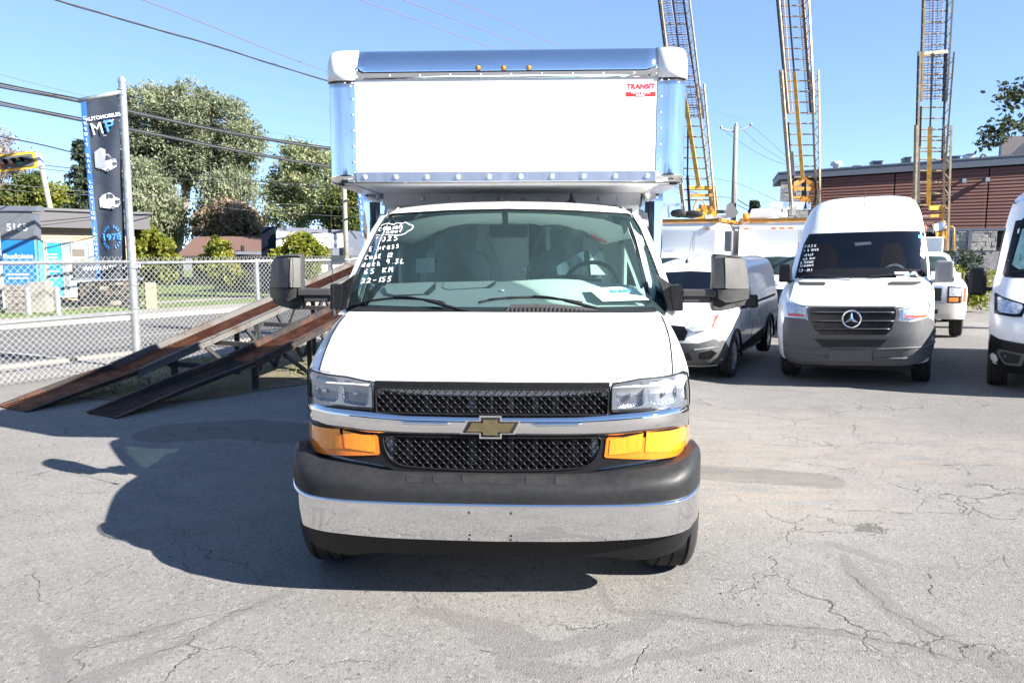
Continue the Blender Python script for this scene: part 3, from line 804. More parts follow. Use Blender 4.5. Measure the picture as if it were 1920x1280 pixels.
# --- bow tie emblem
ez = sum(FT.tpf(918, 798, f1)[1:]) ; exc = 0
def emb(sc, s2=1.):
    a, b, c, d, sl_ = .145 * sc, .052 * sc, .034 * sc, .0265 * s2, .03
    Y1, Y2 = .0555 * s2, .0325 * s2
    X1 = .053 * s2
    return [(-a * 1.0 + .028, Y2), (-X1, Y2), (-X1, Y1), (X1, Y1), (X1, Y2), (a, Y2), (a - .028, -Y2), (X1, -Y2), (X1, -Y1), (-X1, -Y1), (-X1, -Y2), (-a, -Y2)]
em = bpy.data.objects.new('emblem', None); link(em, truck)
for nm, P, m, pr in (('emblem_rim', emb(1), M['chrome'], .030), ('emblem_field', emb(.93, .86), M['black'], .0325), ('emblem_face', emb(.80, .66), M['gold'], .038)):
    panel(nm, [(x, z + ez) for x, z in P], lambda x, z: f1(x, z), m, em, .03 if nm == 'emblem_rim' else .008, pr, .04, smooth=False)
# --- amber turn lamps
am = FT.tr([(1137, 822), (1141, 819), (1290.5, 795), (1292.5, 798), (1292.5, 835), (1287, 840), (1135.5, 857), (1133, 854)], f1)
am_in = FT.tr([(1212, 809), (1281, 798), (1286, 800), (1286, 832), (1281, 836), (1209, 846)], f1)
am_in2 = FT.tr([(1144, 824), (1206, 811), (1202, 845), (1141, 852)], f1)
for sg in (1, -1):
    e = bpy.data.objects.new('turn_lamp', None); link(e, truck)
    S = (lambda p: p) if sg > 0 else mirr
    panel('lamp_rim', S(am), f1, M['amber'], e, .02, .006, .04)
    panel('lamp_lens', S(am_in), f1, M['amber2'], e, .004, .0095, .03)
    panel('lamp_lens', S(am_in2), f1, M['amber2'], e, .004, .0095, .03)
# --- headlamps
M['lampinner'] = mat('lamp_inner_housing', (.30, .33, .37), .3, .6); M['lampbezel'] = mat('lamp_bezel_silver', (.55, .60, .68), .16, .9, noise=(30, .15))
hl = FT.tr([(1147, 724), (1152, 719), (1200, 710), (1282, 695.5), (1288.5, 698), (1292.5, 730), (1292.5, 757), (1228, 767), (1150, 772), (1146, 768)], f1)
c1 = rnd(FT.tr([(1155, 730), (1208, 717), (1210, 762), (1157, 768)], f1), .03)
c2 = rnd(FT.tr([(1216, 716), (1266, 708), (1271, 748), (1262, 757), (1216, 760)], f1), .035)
c3 = FT.tr([(1276, 702), (1286, 701), (1289, 750), (1277, 753)], f1)
for sg in (1, -1):
    e = bpy.data.objects.new('headlight', None); link(e, truck)
    S = (lambda p: p) if sg > 0 else mirr
    panel('lamp_housing', S(hl), lambda x, z: f1(x, z) + .045, M['lampinner'], e, 0, 0, .05)
    panel('lamp_bezel', S(hl), f1, M['lampbezel'], e, .05, -.018, .03, holes=[S(c1), S(c2), S(c3)])
    for cc in (c1, c2):
        A = np.array(cc); cx, cz = A.mean(0); rx, rz = (A.max(0) - A.min(0)) / 2
        mb = MB(); rows = []
        for i in range(9):
            t = i / 8; rr = 1 - t * .93
            rows.append([(sg * (cx + (p[0] - cx) * rr), f1(p[0], p[1]) * (rr) + f1(cx, cz) * (1 - rr) + .02 + .065 * math.sin(t * math.pi / 2) + (.012 if k % 2 else 0) * (1 - t) * min(1, t * 4), cz + (p[1] - cz) * rr) for k, p in enumerate(densify(cc, .012))])
        mb.grid(rows, True); mb.build('reflector', M['reflector'], e, True)
        mb = MB(); mb.lathe([(.001, -.03), (.012, -.028), (.014, .02)], (sg * cx, f1(cx, cz) + .05, cz), 'y', 12); mb.build('bulb', M['chrome'], e, True)
    panel('lamp_lens', S(hl), f1, M['lens'], e, .012, .004, .04)
    q = [Vector((x, f1(x, z) - .003, z)) for x, z in densify(S(hl), .03)]
    mb = MB(); mb.tube(q + [q[0]], .004, 6, cap=False); mb.build('lamp_seal', M['plastic'], e, True)
# --- bumper
def plan2(x): a = abs(x) / 1.075; return -.045 + .11 * a ** 3 + .34 * a ** 16
ztp = [(0, .688), (.42, .688), (.54, .692), (.635, .704), (.75, .714), (.88, .724), (.96, .742), (1.0, .764), (1.08, .775)]
def f2(x, z):
    t = (interp_z(ztp, x) - z) / .085; t = min(1, max(0, t))
    return plan2(x) + .095 * (1 - t) ** 2.2 + max(0, .40 - z) * .35
_bt = [(0, FT.tpf(925, 890, f2)[1])] + FT.tr([(1032, 890), (1088, 889), (1108, 884), (1130, 876), (1165, 867), (1210, 861), (1255, 851), (1283, 840), (1294, 829)], lambda x, z: plan2(x) + .09) 
bo = FT.tr([(1313, 905)], f2)
xm = 1.068
bb_ = FT.tr([(1170, 938), (1100, 942)], f2) + [(0, FT.tpf(925, 944, f2)[1])]
zb = lambda px, py: FT.tpf(px, py, f2)
P = [(0, .686), (.42, .686), (.54, .690), (.635, .702), (.75, .712), (.88, .722), (.96, .740), (1.0, .762), (1.03, .765), (1.055, .745), (1.068, .70), (1.070, .575), (1.05, .566), (.9, .553), (.7, .547), (0, .545)]
panel('bumper_cover', sym(P), f2, M['bumperplastic'], truck, .13, 0, .03)
Pc = [(0, .555), (.7, .556), (.9, .562), (1.05, .578), (1.071, .583), (1.068, .50), (1.055, .45), (1.03, .415), (.97, .402), (.8, .390), (.5, .379), (0, .374)]
panel('chrome_bumper', sym(Pc), lambda x, z: plan2(x) + .02 * ((.56 - z) / .18) ** 2 * (1 if z < .56 else 0), M['chrome'], truck, .13, .008, .035)
mb = MB(); rows = []
for i in range(81):
    x = 1.071 * math.sin((-1 + 2 * i / 80) * math.pi / 2)
    z = float(np.interp(abs(x), [0, .7, .9, 1.05, 1.071], [.555, .556, .562, .578, .583])); y = plan2(x)
    rows.append([(x, y + .02, z + .014), (x, y - .001, z + .011), (x, y - .011, z + .006), (x, y - .014, z - .001), (x, y - .009, z - .008)])
mb.grid(rows); mb.build('bumper_lip', M['chrome'], truck, True)
for px_, py_ in ((-.099, .522), (.099, .522), (-.099, .392), (.099, .392)):
    mb = MB(); mb.box((px_, plan2(0) - .0085, py_), (.010, .003, .010)); mb.build('plate_hole', M['black'], truck)
Ps = [(0, .40), (.9, .42), (1.01, .44), (1.01, .40), (.99, .34), (.95, .285), (.88, .262), (.78, .242), (.70, .240), (.60, .262), (.5, .268), (0, .270)]
panel('bumper_skirt', sym(Ps), lambda x, z: plan2(x) + .035 + max(0, .40 - z) * .45, M['plastic'], truck, .04, 0, .04)
# slots pressed into the bumper top
for sg in (1, -1):
    for xa, xb in ((.0, .14), (.17, .28), (.31, .41)):
        q = [(sg * xa, .680), (sg * xb, .680), (sg * (xb - .01), .652), (sg * xa, .652)]
        panel('bumper_slot', rnd(ccw(q), .008), f2, M['black'], truck, .004, .0015, .04)
# --- front number-free underside, wheels
for sg in (1, -1):
    e = wheel(truck, sg * .922, .67, .39, .25, sg, .215); e.rotation_euler.z = R(2)
for sg in (1, -1):
    wheel(truck, sg * .93, 3.95, .372, .22, sg, .215)
    wheel(truck, sg * .68, 3.95, .372, .22, sg, .215)
mb = MB(); mb.box((0, 2.5, .50), (.9, 3.8, .16)); mb.box((0, .95, .40), (1.5, .12, .12)); mb.box((0, 3.95, .37), (1.7, .12, .14)); mb.box((0, 1.2, .55), (1.3, 1.2, .3))
mb.build('chassis', M['black'], truck)

# --- windscreen, frit, pillars
def fw(x, z): return .985 + (z - 1.385) * 1.0 + .20 * (abs(x) / .86) ** 2.4
WC = lambda y: (0, FT.tpf(950, y, fw)[1])
wso = [WC(392.5)] + FT.tr([(1060, 394.5), (1125, 398), (1176, 401), (1186, 405), (1200, 428), (1221, 479), (1241, 532), (1250, 580), (1246, 590)], fw) + [WC(590)]
wsi = [WC(397)] + FT.tr([(1060, 399), (1125, 402.5), (1170, 406), (1180, 411), (1194, 436), (1212, 479), (1227, 525), (1230, 550), (1226, 565), (1214, 573)], fw) + [WC(575.5)]
panel('windscreen', sym(wso), fw, M['ws'], truck, 0, .0, .06)
panel('windscreen_frit', sym(wso), fw, M['frit'], truck, .012, -.003, .05, holes=[sym(wsi)])
# windscreen gasket
q = [Vector((x, fw(x, z) - .004, z)) for x, z in densify(sym(wso), .05)]
mb = MB(); mb.tube(q + [q[0]], .006, 6, cap=False); mb.build('windscreen_gasket', M['black'], truck, True)
# white A pillars
for sg in (1, -1):
    out_ = FT.tr([(1187, 402), (1198, 404), (1214, 430), (1237, 483), (1254, 532), (1264, 575), (1266, 592), (1248, 592), (1249, 580), (1240, 532), (1220, 479), (1199, 428)], fw)
    panel('windscreen_pillar', out_ if sg > 0 else mirr(out_), fw, M['white'], truck, .07, .006, .05)
# --- roof
xt = [p[0] for p in wso[:7]]; zt_ = [p[1] for p in wso[:7]]
def z_wt(x): return float(np.interp(abs(x), xt[:6] , zt_[:6]))
xe = wso[5][0] + .035
mb = MB(); rows = []
for i in range(41):
    u = math.sin((-1 + 2 * i / 40) * math.pi / 2); x = xe * u
    zf = z_wt(x); yf = fw(x, zf) - .006
    col = [(x, yf + .03, zf - .012), (x, yf, zf)]
    drop = .085 * abs(u) ** 3 + .05 * abs(u) ** 10
    for v, dz in ((.04, .022), (.12, .046), (.25, .066), (.45, .083), (.7, .090), (1.1, .095)):
        x2 = x * (1 + .035 * min(1, v / .3))
        col.append((x2, yf + v, max(zf + dz * (1 - .35 * abs(u) ** 4), zf + .004)))
    rows.append(col)
mb.grid(rows); mb.build('cab_roof', M['white'], truck, True, 60)
# --- cab sides: doors with windows
def sx(y, z): return float(np.interp(z, [1.37, 1.5, 1.8, 2.0, 2.06], [.945, .925, .865, .82, .79])) - .02 * max(0, 1.6 - y) 
side_o = [(1.28, 1.385), (2.74, 1.385), (2.74, 2.06), (1.88, 2.055), (1.60, 1.84)]
side_w = rnd([(1.34, 1.43), (2.25, 1.43), (2.25, 1.97), (1.90, 1.97), (1.64, 1.80)], .04)
for sg in (1, -1):
    e = bpy.data.objects.new('door', None); link(e, truck)
    panel('door_frame', side_o, sx, M['white'], e, .003, 0, .08, holes=[side_w], axis='x', side=sg)
    panel('door_lining', side_o, sx, M['darkint'], e, .004, -.014, .1, holes=[side_w], axis='x', side=sg)
    panel('door_glass', side_w, sx, M['sideglass'], e, 0, -.02, .1, axis='x', side=sg)
    mb = MB(); mb.box((sg * 1.03, 2.35, 1.12), (.05, .16, .05)); mb.build('door_handle', M['plastic'], e, bevel=.01)
# pillars closed in between windscreen edge and doors, dark inside and white outside
we = sorted([(z, x) for x, z in FT.tr([(1186, 405), (1200, 428), (1221, 479), (1241, 532), (1250, 580), (1248, 589)], fw)])
for sg in (1, -1):
    for nm, m_, dx in (('pillar_trim', 'darkint', -.006), ('pillar_skin', 'white', .008)):
        rows = []
        for z in np.linspace(1.375, 2.04, 14):
            xw = float(np.interp(z, [q_[0] for q_ in we], [q_[1] for q_ in we])); yd = float(np.interp(z, [1.385, 1.84, 2.055], [1.30, 1.62, 1.90])) + .01
            yw = fw(xw, z) + .012; xd = sx(yd, z)
            rows.append([(sg * (xw + (xd - xw) * t + dx * (1 if t > 0 else .5)), yw + (yd - yw) * t, z) for t in ((0, .35, .7, 1) if sg * dx * sg > 0 else (-.08, .35, .7, 1, 1.25))])
        mb = MB(); mb.grid(rows); mb.build(nm, M[m_], truck, True)
# --- cowl with slotted vent
mb = MB()
rows = []
for i in range(31):
    x = -.93 + 1.86 * i / 30
    rows.append([(x, .93 + plan(x) * .55, 1.391), (x, 1.00 + plan(x) * .6, 1.397), (x, fw(x, 1.40) + .01, 1.402 + .0 * x)])
mb.grid(rows); mb.build('cowl', M['plastic'], truck, True)
ytop = lambda x: 1
cg = MB(); cb = MB()
vz = FT.tpf(1050, 582, fw)[1]
vp = FT.tr([(938, 591), (958, 572), (1000, 570.5), (1050, 572), (1100, 577), (1140, 584), (1166, 591)], lambda x, z: fw(x, z) - .05)
panel('vent_cover', vp, lambda x, z: fw(x, z) - .05, M['greyplastic'], truck, .05, 0, .03)
xa, xb = vp[0][0] + .04, vp[-1][0] - .03
for k in range(27):
    x = xa + (xb - xa) * k / 26
    zt2 = float(np.interp(x, [p[0] for p in vp], [p[1] for p in vp])) - .008; zb2 = vp[0][1] + .003
    if zt2 - zb2 < .006: continue
    cg.box((x, fw(x, (zt2 + zb2) / 2) - .053, (zt2 + zb2) / 2), (.0085, .012, zt2 - zb2), Matrix.Rotation(R(-45), 3, 'X'))
cg.build('vent_slot', M['black'], truck)['kind'] = 'stuff'
# --- wipers
def on_ws(pts, off): return [Vector((x, fw(x, z) - off, z)) for x, z in FT.tr(pts, lambda x, z: fw(x, z) - off)]
for blade, arm in (([(655, 574), (672, 569), (700, 563), (740, 559), (790, 561), (835, 567)], [(738, 557), (765, 557), (800, 563), (845, 576), (892, 589)]),
                   ([(897, 567), (925, 561), (960, 558), (1005, 557), (1050, 561), (1092, 567)], [(1000, 555), (1030, 557), (1060, 563), (1110, 576), (1165, 590)])):
    e = bpy.data.objects.new('wiper', None); link(e, truck)
    mb = MB(); mb.tube(catmull(on_ws(blade, .018), 4), .008, 6); mb.build('wiper_blade', M['black'], e, True)
    mb = MB(); mb.tube(catmull(on_ws(arm, .035), 4), [.006] * 8 + [.011] * 9, 6); mb.build('wiper_arm', M['plastic'], e, True)
    mb = MB()
    for t in (1, 2, 3, 4):
        p = on_ws([blade[t]], .024)[0]; mb.box(p, (.05, .014, .01))
    mb.build('wiper_bracket', M['plastic'], e)['kind'] = 'stuff'
# --- interior
mb = MB(); rows = []
for i in range(31):
    x = -.88 + 1.76 * i / 30; hump = .022 * math.exp(-((x - .33) / .28) ** 2)
    e_ = .03 * (abs(x) / .88) ** 6
    rows.append([(x, fw(x, 1.40) + .015, 1.398), (x, 1.30 + .1 * (abs(x)) ** 2, 1.425), (x, 1.50, 1.485 + hump * .6 - e_), (x, 1.72, 1.535 + hump - e_), (x, 1.79, 1.52 + hump - e_), (x, 1.82, 1.2)])
mb.grid(rows); mb.build('dashboard', M['dash'], truck, True, 50)
def dsh(px, py):                                      # photo px -> dashboard top
    best = None
    for yl in np.linspace(1.15, 1.78, 60):
        x, z = FT.tp(px, py, yl)
        zz = float(np.interp(yl, [1.15, 1.30, 1.50, 1.72, 1.79], [1.40, 1.425, 1.485, 1.535, 1.53])) + .022 * math.exp(-((x - .33) / .28) ** 2) * min(1, (yl - 1.1) / .6)
        if best is None or abs(z - zz) < best[0]: best = (abs(z - zz), x, yl, zz)
    return Vector(best[1:])
# storage dips on the dashboard top: raised lips with dark notches
for q, m_ in (([(722, 541), (725, 533), (810, 530), (817, 534), (796, 552), (740, 555), (726, 551)], 'interior'), ([(795, 551), (818, 531), (816, 545), (806, 553)], 'darkint'),
              ([(829, 540), (833, 530), (925, 527), (929, 528), (912, 540), (840, 544)], 'interior'), ([(910, 541), (931, 526), (929, 535), (922, 541)], 'darkint')):
    P3 = [dsh(*p) + Vector((0, 0, .006 if m_ == 'interior' else .009)) for p in q]
    mesh('dash_tray' if m_ == 'interior' else 'dash_notch', P3, [tuple(range(len(q)))], M['dash' if m_ == 'interior' else 'darkint'], truck)
mb = MB(); mb.lathe([(.001, .012), (.014, .010), (.018, 0)], dsh(941, 546), 'z', 16); mb.build('sun_sensor', M['interior'], truck, True)
q = [dsh(x, y) + Vector((0, 0, .03)) for x, y in ((1102, 549), (1186, 545), (1217, 571), (1130, 574))]
card = mesh('dash_card', q, [(0, 3, 2, 1)], M['paper'], truck)
ct = MB()
def cardpt(u, v): return q[0].lerp(q[1], u).lerp(q[3].lerp(q[2], u), v) + Vector((0, -.001, .003))
def cline(u0, v0, u1, v1, w_, m_):
    mb = MB(); strip([cardpt(u0, v0), cardpt(u1, v1)], w_, (0, 0, 1), mb); mb.build('card_print', M[m_], card)
for v, m_, wd in ((.55, 'inkblue', .004), (.64, 'inkblue', .004), (.75, 'inkgrey', .002), (.84, 'inkgrey', .002)): cline(.22, v, .85, v, wd, m_)
ax = (q[1] - q[0]).normalized(); ay = (q[0] - q[3]).normalized(); an = ax.cross(ay).normalized(); ay = an.cross(ax)
mt = Matrix.Identity(4)
for i, v_ in enumerate((ax, ay, an)):
    for j in range(3): mt[j][i] = v_[j]
mt.translation = cardpt(.62, .36); text('MP', M['inkblue'], card, mt, .085, xs=1.3, bold=.002)
mt = mt.copy(); mt.translation = cardpt(.36, .38); text('Groupe', M['inkgrey'], card, mt, .045, shear=.3)
# pale liner arching over the seats
ar_lo = [(742, 452), (775, 458), (812, 444), (860, 430), (905, 421), (950, 418), (1000, 420), (1045, 429), (1090, 442), (1133, 458), (1172, 449)]
ar_hi = [(757, 418), (785, 411), (820, 405), (860, 402), (905, 400), (950, 399), (1000, 400), (1045, 402), (1090, 406), (1130, 411), (1166, 424)]
rows = []
for k in range(6):
    t_ = k / 5; row = []
    for (a_, b_), (c_, d_) in zip(ar_lo, ar_hi):
        yl = 2.30 - .50 * t_; p_ = FT.P(a_ + (c_ - a_) * t_, b_ + (d_ - b_) * t_, yl); p_.z = min(p_.z, 2.06); row.append(p_)
    rows.append(row)
mb = MB(); mb.grid(rows); mb.build('roof_liner', M['paper'], truck, True)
for px_, py_ in ((1106, 440), (1112, 443), (1118, 446), (1124, 449), (1130, 452)): pass
mb = MB(); strip([FT.P(1106, 441, 2.12), FT.P(1137, 455, 2.19)], .02, (0, -.9, -.3), mb); mb.build('liner_label', M['red'], truck)
# partition, door gap and plates behind the seats
def backq(pts, yl, name, m_, off=0, par=truck):
    P_ = [(p[0], yl, p[1]) for p in (FT.tp(px, py, yl) for px, py in pts)]
    mb = MB(); mb.prism([(p[0], p[2]) for p in P_][::-1], lambda u, v: (u, yl, v), (0, .012, 0)); return mb.build(name, M[m_], par)
cabin = bpy.data.objects.new('cabin', None); link(cabin, truck)
backq([(733, 392), (1168, 392), (1180, 585), (722, 585)], 2.70, 'partition', 'interior', par=cabin)
backq([(992, 385), (1024, 385), (1024, 560), (992, 560)], 2.68, 'doorway', 'darkint', par=cabin)
backq([(858, 395), (991, 395), (991, 560), (858, 560)], 2.66, 'sliding_door', 'interior', par=cabin)
backq([(874, 421), (896, 421), (896, 434), (874, 434)], 2.64, 'door_plate', 'alu', par=cabin)
backq([(980, 502), (994, 502), (994, 508), (980, 508)], 2.64, 'door_latch', 'alu', par=cabin)
backq([(1024, 395), (1031, 395), (1031, 560), (1024, 560)], 2.66, 'door_post', 'alu', par=cabin)
mb = MB(); mb.box((0, 2.25, 2.03), (1.5, .9, .02)); mb.box((.86, 2.5, 1.72), (.02, .5, .7)); mb.box((-.86, 2.5, 1.72), (.02, .5, .7)); mb.build('headliner', M['interior'], cabin)
def seat(cx, name):
    e = bpy.data.objects.new(name, None); link(e, cabin)
    return e
for cx, sgn in ((-.40, -1), (.42, 1)):
    mb = MB(); rows = []
    for z, w_, y, t in ((1.30, .27, 2.18, .10), (1.50, .26, 2.24, .09), (1.66, .235, 2.29, .08), (1.74, .19, 2.31, .06), (1.76, .12, 2.32, .05), (1.80, .12, 2.32, .055), (1.90, .13, 2.33, .06), (1.95, .10, 2.34, .04)):
        rows.append([(cx + w_ * math.cos(a), y + t * math.sin(a), z) for a in np.linspace(0, 2 * math.pi, 20, endpoint=False)])
    mb.grid(rows, True); mb.f.append(tuple(range(len(mb.v) - 20, len(mb.v))))
    mb.build('seat', M['darkint'], cabin, True)
    mb = MB(); rows = []
    for k, (z, s_) in enumerate(((1.25, 1.35), (1.45, 1.25), (1.62, 1.15), (1.76, .95), (1.9, .75), (1.98, .55))):
        rows.append([(cx + .26 * s_ * math.cos(a) * (1 + .06 * math.sin(9 * a + k)), 2.28 + .13 * math.sin(a) * (1 + .2 * math.sin(7 * a + 2 * k)), z) for a in np.linspace(math.pi, 2 * math.pi, 26)])
    mb.grid(rows); mb.build('seat_film', glass('seat_cover_film', (.80, .84, .86), rough=.3, base=.03) if sgn < 0 else bpy.data.materials['seat_cover_film'], cabin, True)
# sunlit folds of film and the seat label
def flat3(name, pts, yl, m_):
    backq(pts, yl, name, m_, par=cabin)
flat3('film_fold', [(1046, 515), (1043, 500), (1058, 490), (1094, 470), (1097, 515)], 2.16, 'film')
flat3('seat_label', [(780, 485), (815, 483), (815, 510), (780, 512)], 2.14, 'dash')
flat3('film_fold', [(1108, 515), (1105, 470), (1118, 496), (1136, 515)], 2.16, 'paper')
# steering wheel
p = FT.P(1109, 492, 1.98); cz = p.z - .19 * .87
mb = MB(); rt = Matrix.Rotation(R(28), 3, 'X')
ring = [Vector((p.x, 1.94, cz)) + rt @ Vector((.19 * math.cos(a), 0, .19 * math.sin(a))) for a in np.linspace(0, 2 * math.pi, 41)]
mb.tube(ring, .016, 8, cap=False); mb.box((p.x, 1.93, cz), (.14, .05, .10)); mb.bar((p.x - .17, 1.94, cz), (p.x + .17, 1.94, cz), .04, .02)
mb.bar((p.x, 1.9, cz), (p.x, 1.7, cz - .12), .06, .06)
mb.build('steering_wheel', M['plastic'], truck, True, 40)
# rear view mirror
a, b = FT.P(917, 421, 1.72), FT.P(990, 446, 1.72)
mb = MB(); mb.box(((a.x + b.x) / 2, 1.72, (a.z + b.z) / 2), (b.x - a.x, .035, a.z - b.z)); o_ = mb.build('rear_view_mirror', M['plastic'], truck, bevel=.015, seg=3)
mb = MB(); mb.tube([((a.x + b.x) / 2 - .02, 1.70, a.z), ((a.x + b.x) / 2 - .02, 1.62, a.z + .07)], .02, 8); mb.build('mirror_stalk', M['plastic'], truck)
# --- marker writing on the glass
GL = {'c': [[(.75, .6), (.45, .75), (.15, .45), (.3, .05), (.75, .15)]], 'a': [[(.75, .65), (.4, .75), (.15, .35), (.35, .05), (.65, .2), (.78, .7), (.8, .05)]],
 'm': [[(.05, .05), (.12, .7)], [(.12, .5), (.3, .72), (.42, .05)], [(.42, .5), (.62, .72), (.78, .05)]], 'i': [[(.4, .65), (.38, .05)], [(.42, .9), (.46, .95)]],
 'o': [[(.5, .7), (.2, .5), (.25, .1), (.6, .08), (.75, .45), (.5, .7)]], 'n': [[(.12, .7), (.12, .05)], [(.12, .5), (.45, .75), (.65, .5), (.68, .05)]],
 'e': [[(.2, .4), (.7, .45), (.55, .75), (.2, .55), (.2, .15), (.5, .02), (.8, .2)]], 'u': [[(.12, .7), (.15, .15), (.45, .05), (.68, .7), (.7, .05)]],
 'f': [[(.75, .9), (.5, 1), (.35, .7), (.35, 0)], [(.15, .55), (.65, .6)]], '2': [[(.15, .75), (.4, 1), (.7, .8), (.5, .4), (.05, .02), (.85, .1)]],
 '0': [[(.45, 1), (.15, .6), (.2, .1), (.5, 0), (.75, .4), (.7, .85), (.45, 1)]], '5': [[(.85, 1), (.35, .95), (.25, .55), (.6, .55), (.7, .2), (.4, 0), (.1, .1)]],
 'E': [[(.8, 1), (.3, .9), (.15, .1), (.75, .05)], [(.2, .5), (.65, .55)]], 'x': [[(.1, .7), (.7, .05)], [(.7, .7), (.1, .05)]],
 'p': [[(.2, .7), (.15, -.3)], [(.2, .6), (.6, .75), (.65, .3), (.2, .15)]], 'r': [[(.2, .7), (.2, .05)], [(.2, .45), (.45, .75), (.75, .65)]],
 's': [[(.75, .7), (.35, .75), (.3, .5), (.65, .35), (.55, .05), (.1, .05)]], 'C': [[(.8, .85), (.5, 1), (.15, .6), (.2, .1), (.75, .1)]],
 'B': [[(.2, 1), (.15, 0)], [(.2, 1), (.65, .85), (.25, .55)], [(.25, .55), (.75, .35), (.55, .02), (.15, 0)]], 'b': [[(.2, 1), (.18, .05)], [(.2, .5), (.6, .6), (.6, .1), (.2, .05)]],
 '1': [[(.5, 1), (.35, 0)]], 'd': [[(.65, 1), (.62, .05)], [(.62, .55), (.25, .6), (.15, .1), (.6, .15)]], 'k': [[(.2, 1), (.18, .05)], [(.65, .65), (.2, .35), (.7, .05)]],
 '4': [[(.3, 1), (.15, .45), (.8, .5)], [(.65, .9), (.55, 0)]], '.': [[(.3, .02), (.38, .06)]], '3': [[(.15, .95), (.7, .95), (.4, .55), (.75, .3), (.4, 0), (.1, .1)]],
 'L': [[(.3, 1), (.15, .05), (.85, .1)]], '6': [[(.7, 1), (.25, .6), (.2, .1), (.55, .02), (.7, .3), (.3, .45)]], 'K': [[(.2, 1), (.15, 0)], [(.8, .95), (.2, .45), (.8, 0)]],
 'M': [[(.1, 0), (.2, 1), (.45, .4), (.75, 1), (.85, 0)]], '-': [[(.1, .45), (.8, .5)]], ' ': [], 'N': [[(.1, 0), (.15, 1), (.7, .05), (.8, 1)]], 'S': [[(.8, .85), (.4, 1), (.2, .7), (.7, .4), (.6, 0), (.1, .05)]],
 't': [[(.4, 1), (.35, .1), (.6, .05)], [(.1, .65), (.7, .7)]], 'R': [[(.2, 0), (.2, 1), (.7, .85), (.25, .5), (.8, 0)]], 'A': [[(.05, 0), (.45, 1), (.8, 0)], [(.2, .4), (.65, .45)]],
 'T': [[(.1, .95), (.8, 1)], [(.45, 1), (.4, 0)]], 'l': [[(.35, 1), (.3, .05)]]}
def writing(s, x, y, wpx, hpx, dx, dy, fr, f, mb, wid=.0065, shear=.15, off=.005):
    """s written in photo px from (x,y) with advance (dx,dy) per character"""
    for ch in s:
        for st in GL.get(ch, []):
            pts = [(x + (u + shear * v) * wpx, y - v * hpx + u * dy * .8) for u, v in st]
            pp = []
            for i in range(len(pts) - 1):
                pp += [tuple(Vector(pts[i]).lerp(Vector(pts[i + 1]), t)) for t in (0, .5)]
            pp.append(pts[-1])
            P3 = [Vector((a_, f(a_, b_) - off, b_)) for a_, b_ in fr.tr(pp, f)]
            if len(P3) > 3: P3 = catmull(P3, 2)
            strip(P3, wid, (0, -.7, .7), mb)
        x += dx * (.6 if ch in 'i.l1' else 1); y += dy
wr = MB()
for s, x, y, wq, hq, dx, dy in (('camion', 709, 434, 8, 9, 8.5, -1.0), ('neuf', 724, 438, 7, 5.5, 8, -.8), ('2025', 703, 454, 9, 9, 11.5, -1), ('Express', 692, 472, 7, 9, 8.3, -1.1),
     ('CuBE 12', 684, 487, 7, 8, 8.2, -.8), ('deck', 678, 501, 8, 8.5, 9.5, -.8), ('4.3L', 724, 494, 8, 8.5, 10, 0), ('65 KM', 682, 514, 9, 9, 11.5, -1), ('22-155', 677, 531, 9, 9, 10.5, -.7)):
    writing(s, x, y, wq, hq, dx, dy, FT, fw, wr, wid=.0068)
cl = [(702, 441), (707, 430), (717, 422), (728, 419), (738, 421), (745, 418), (754, 419), (761, 417), (768, 421), (774, 423), (773, 429), (766, 433), (757, 439), (745, 441), (725, 440), (702, 441)]
strip(catmull([Vector((a_, fw(a_, b_) - .005, b_)) for a_, b_ in FT.tr(cl, fw)], 3), .007, (0, -.7, .7), wr)
wr.build('marker_writing', M['inkwhite'], truck)['kind'] = 'stuff'
M['mirrorcap'] = mat('satin_mirror_shell', (.100, .098, .094), .5, noise=(20, .1), spec=.12)
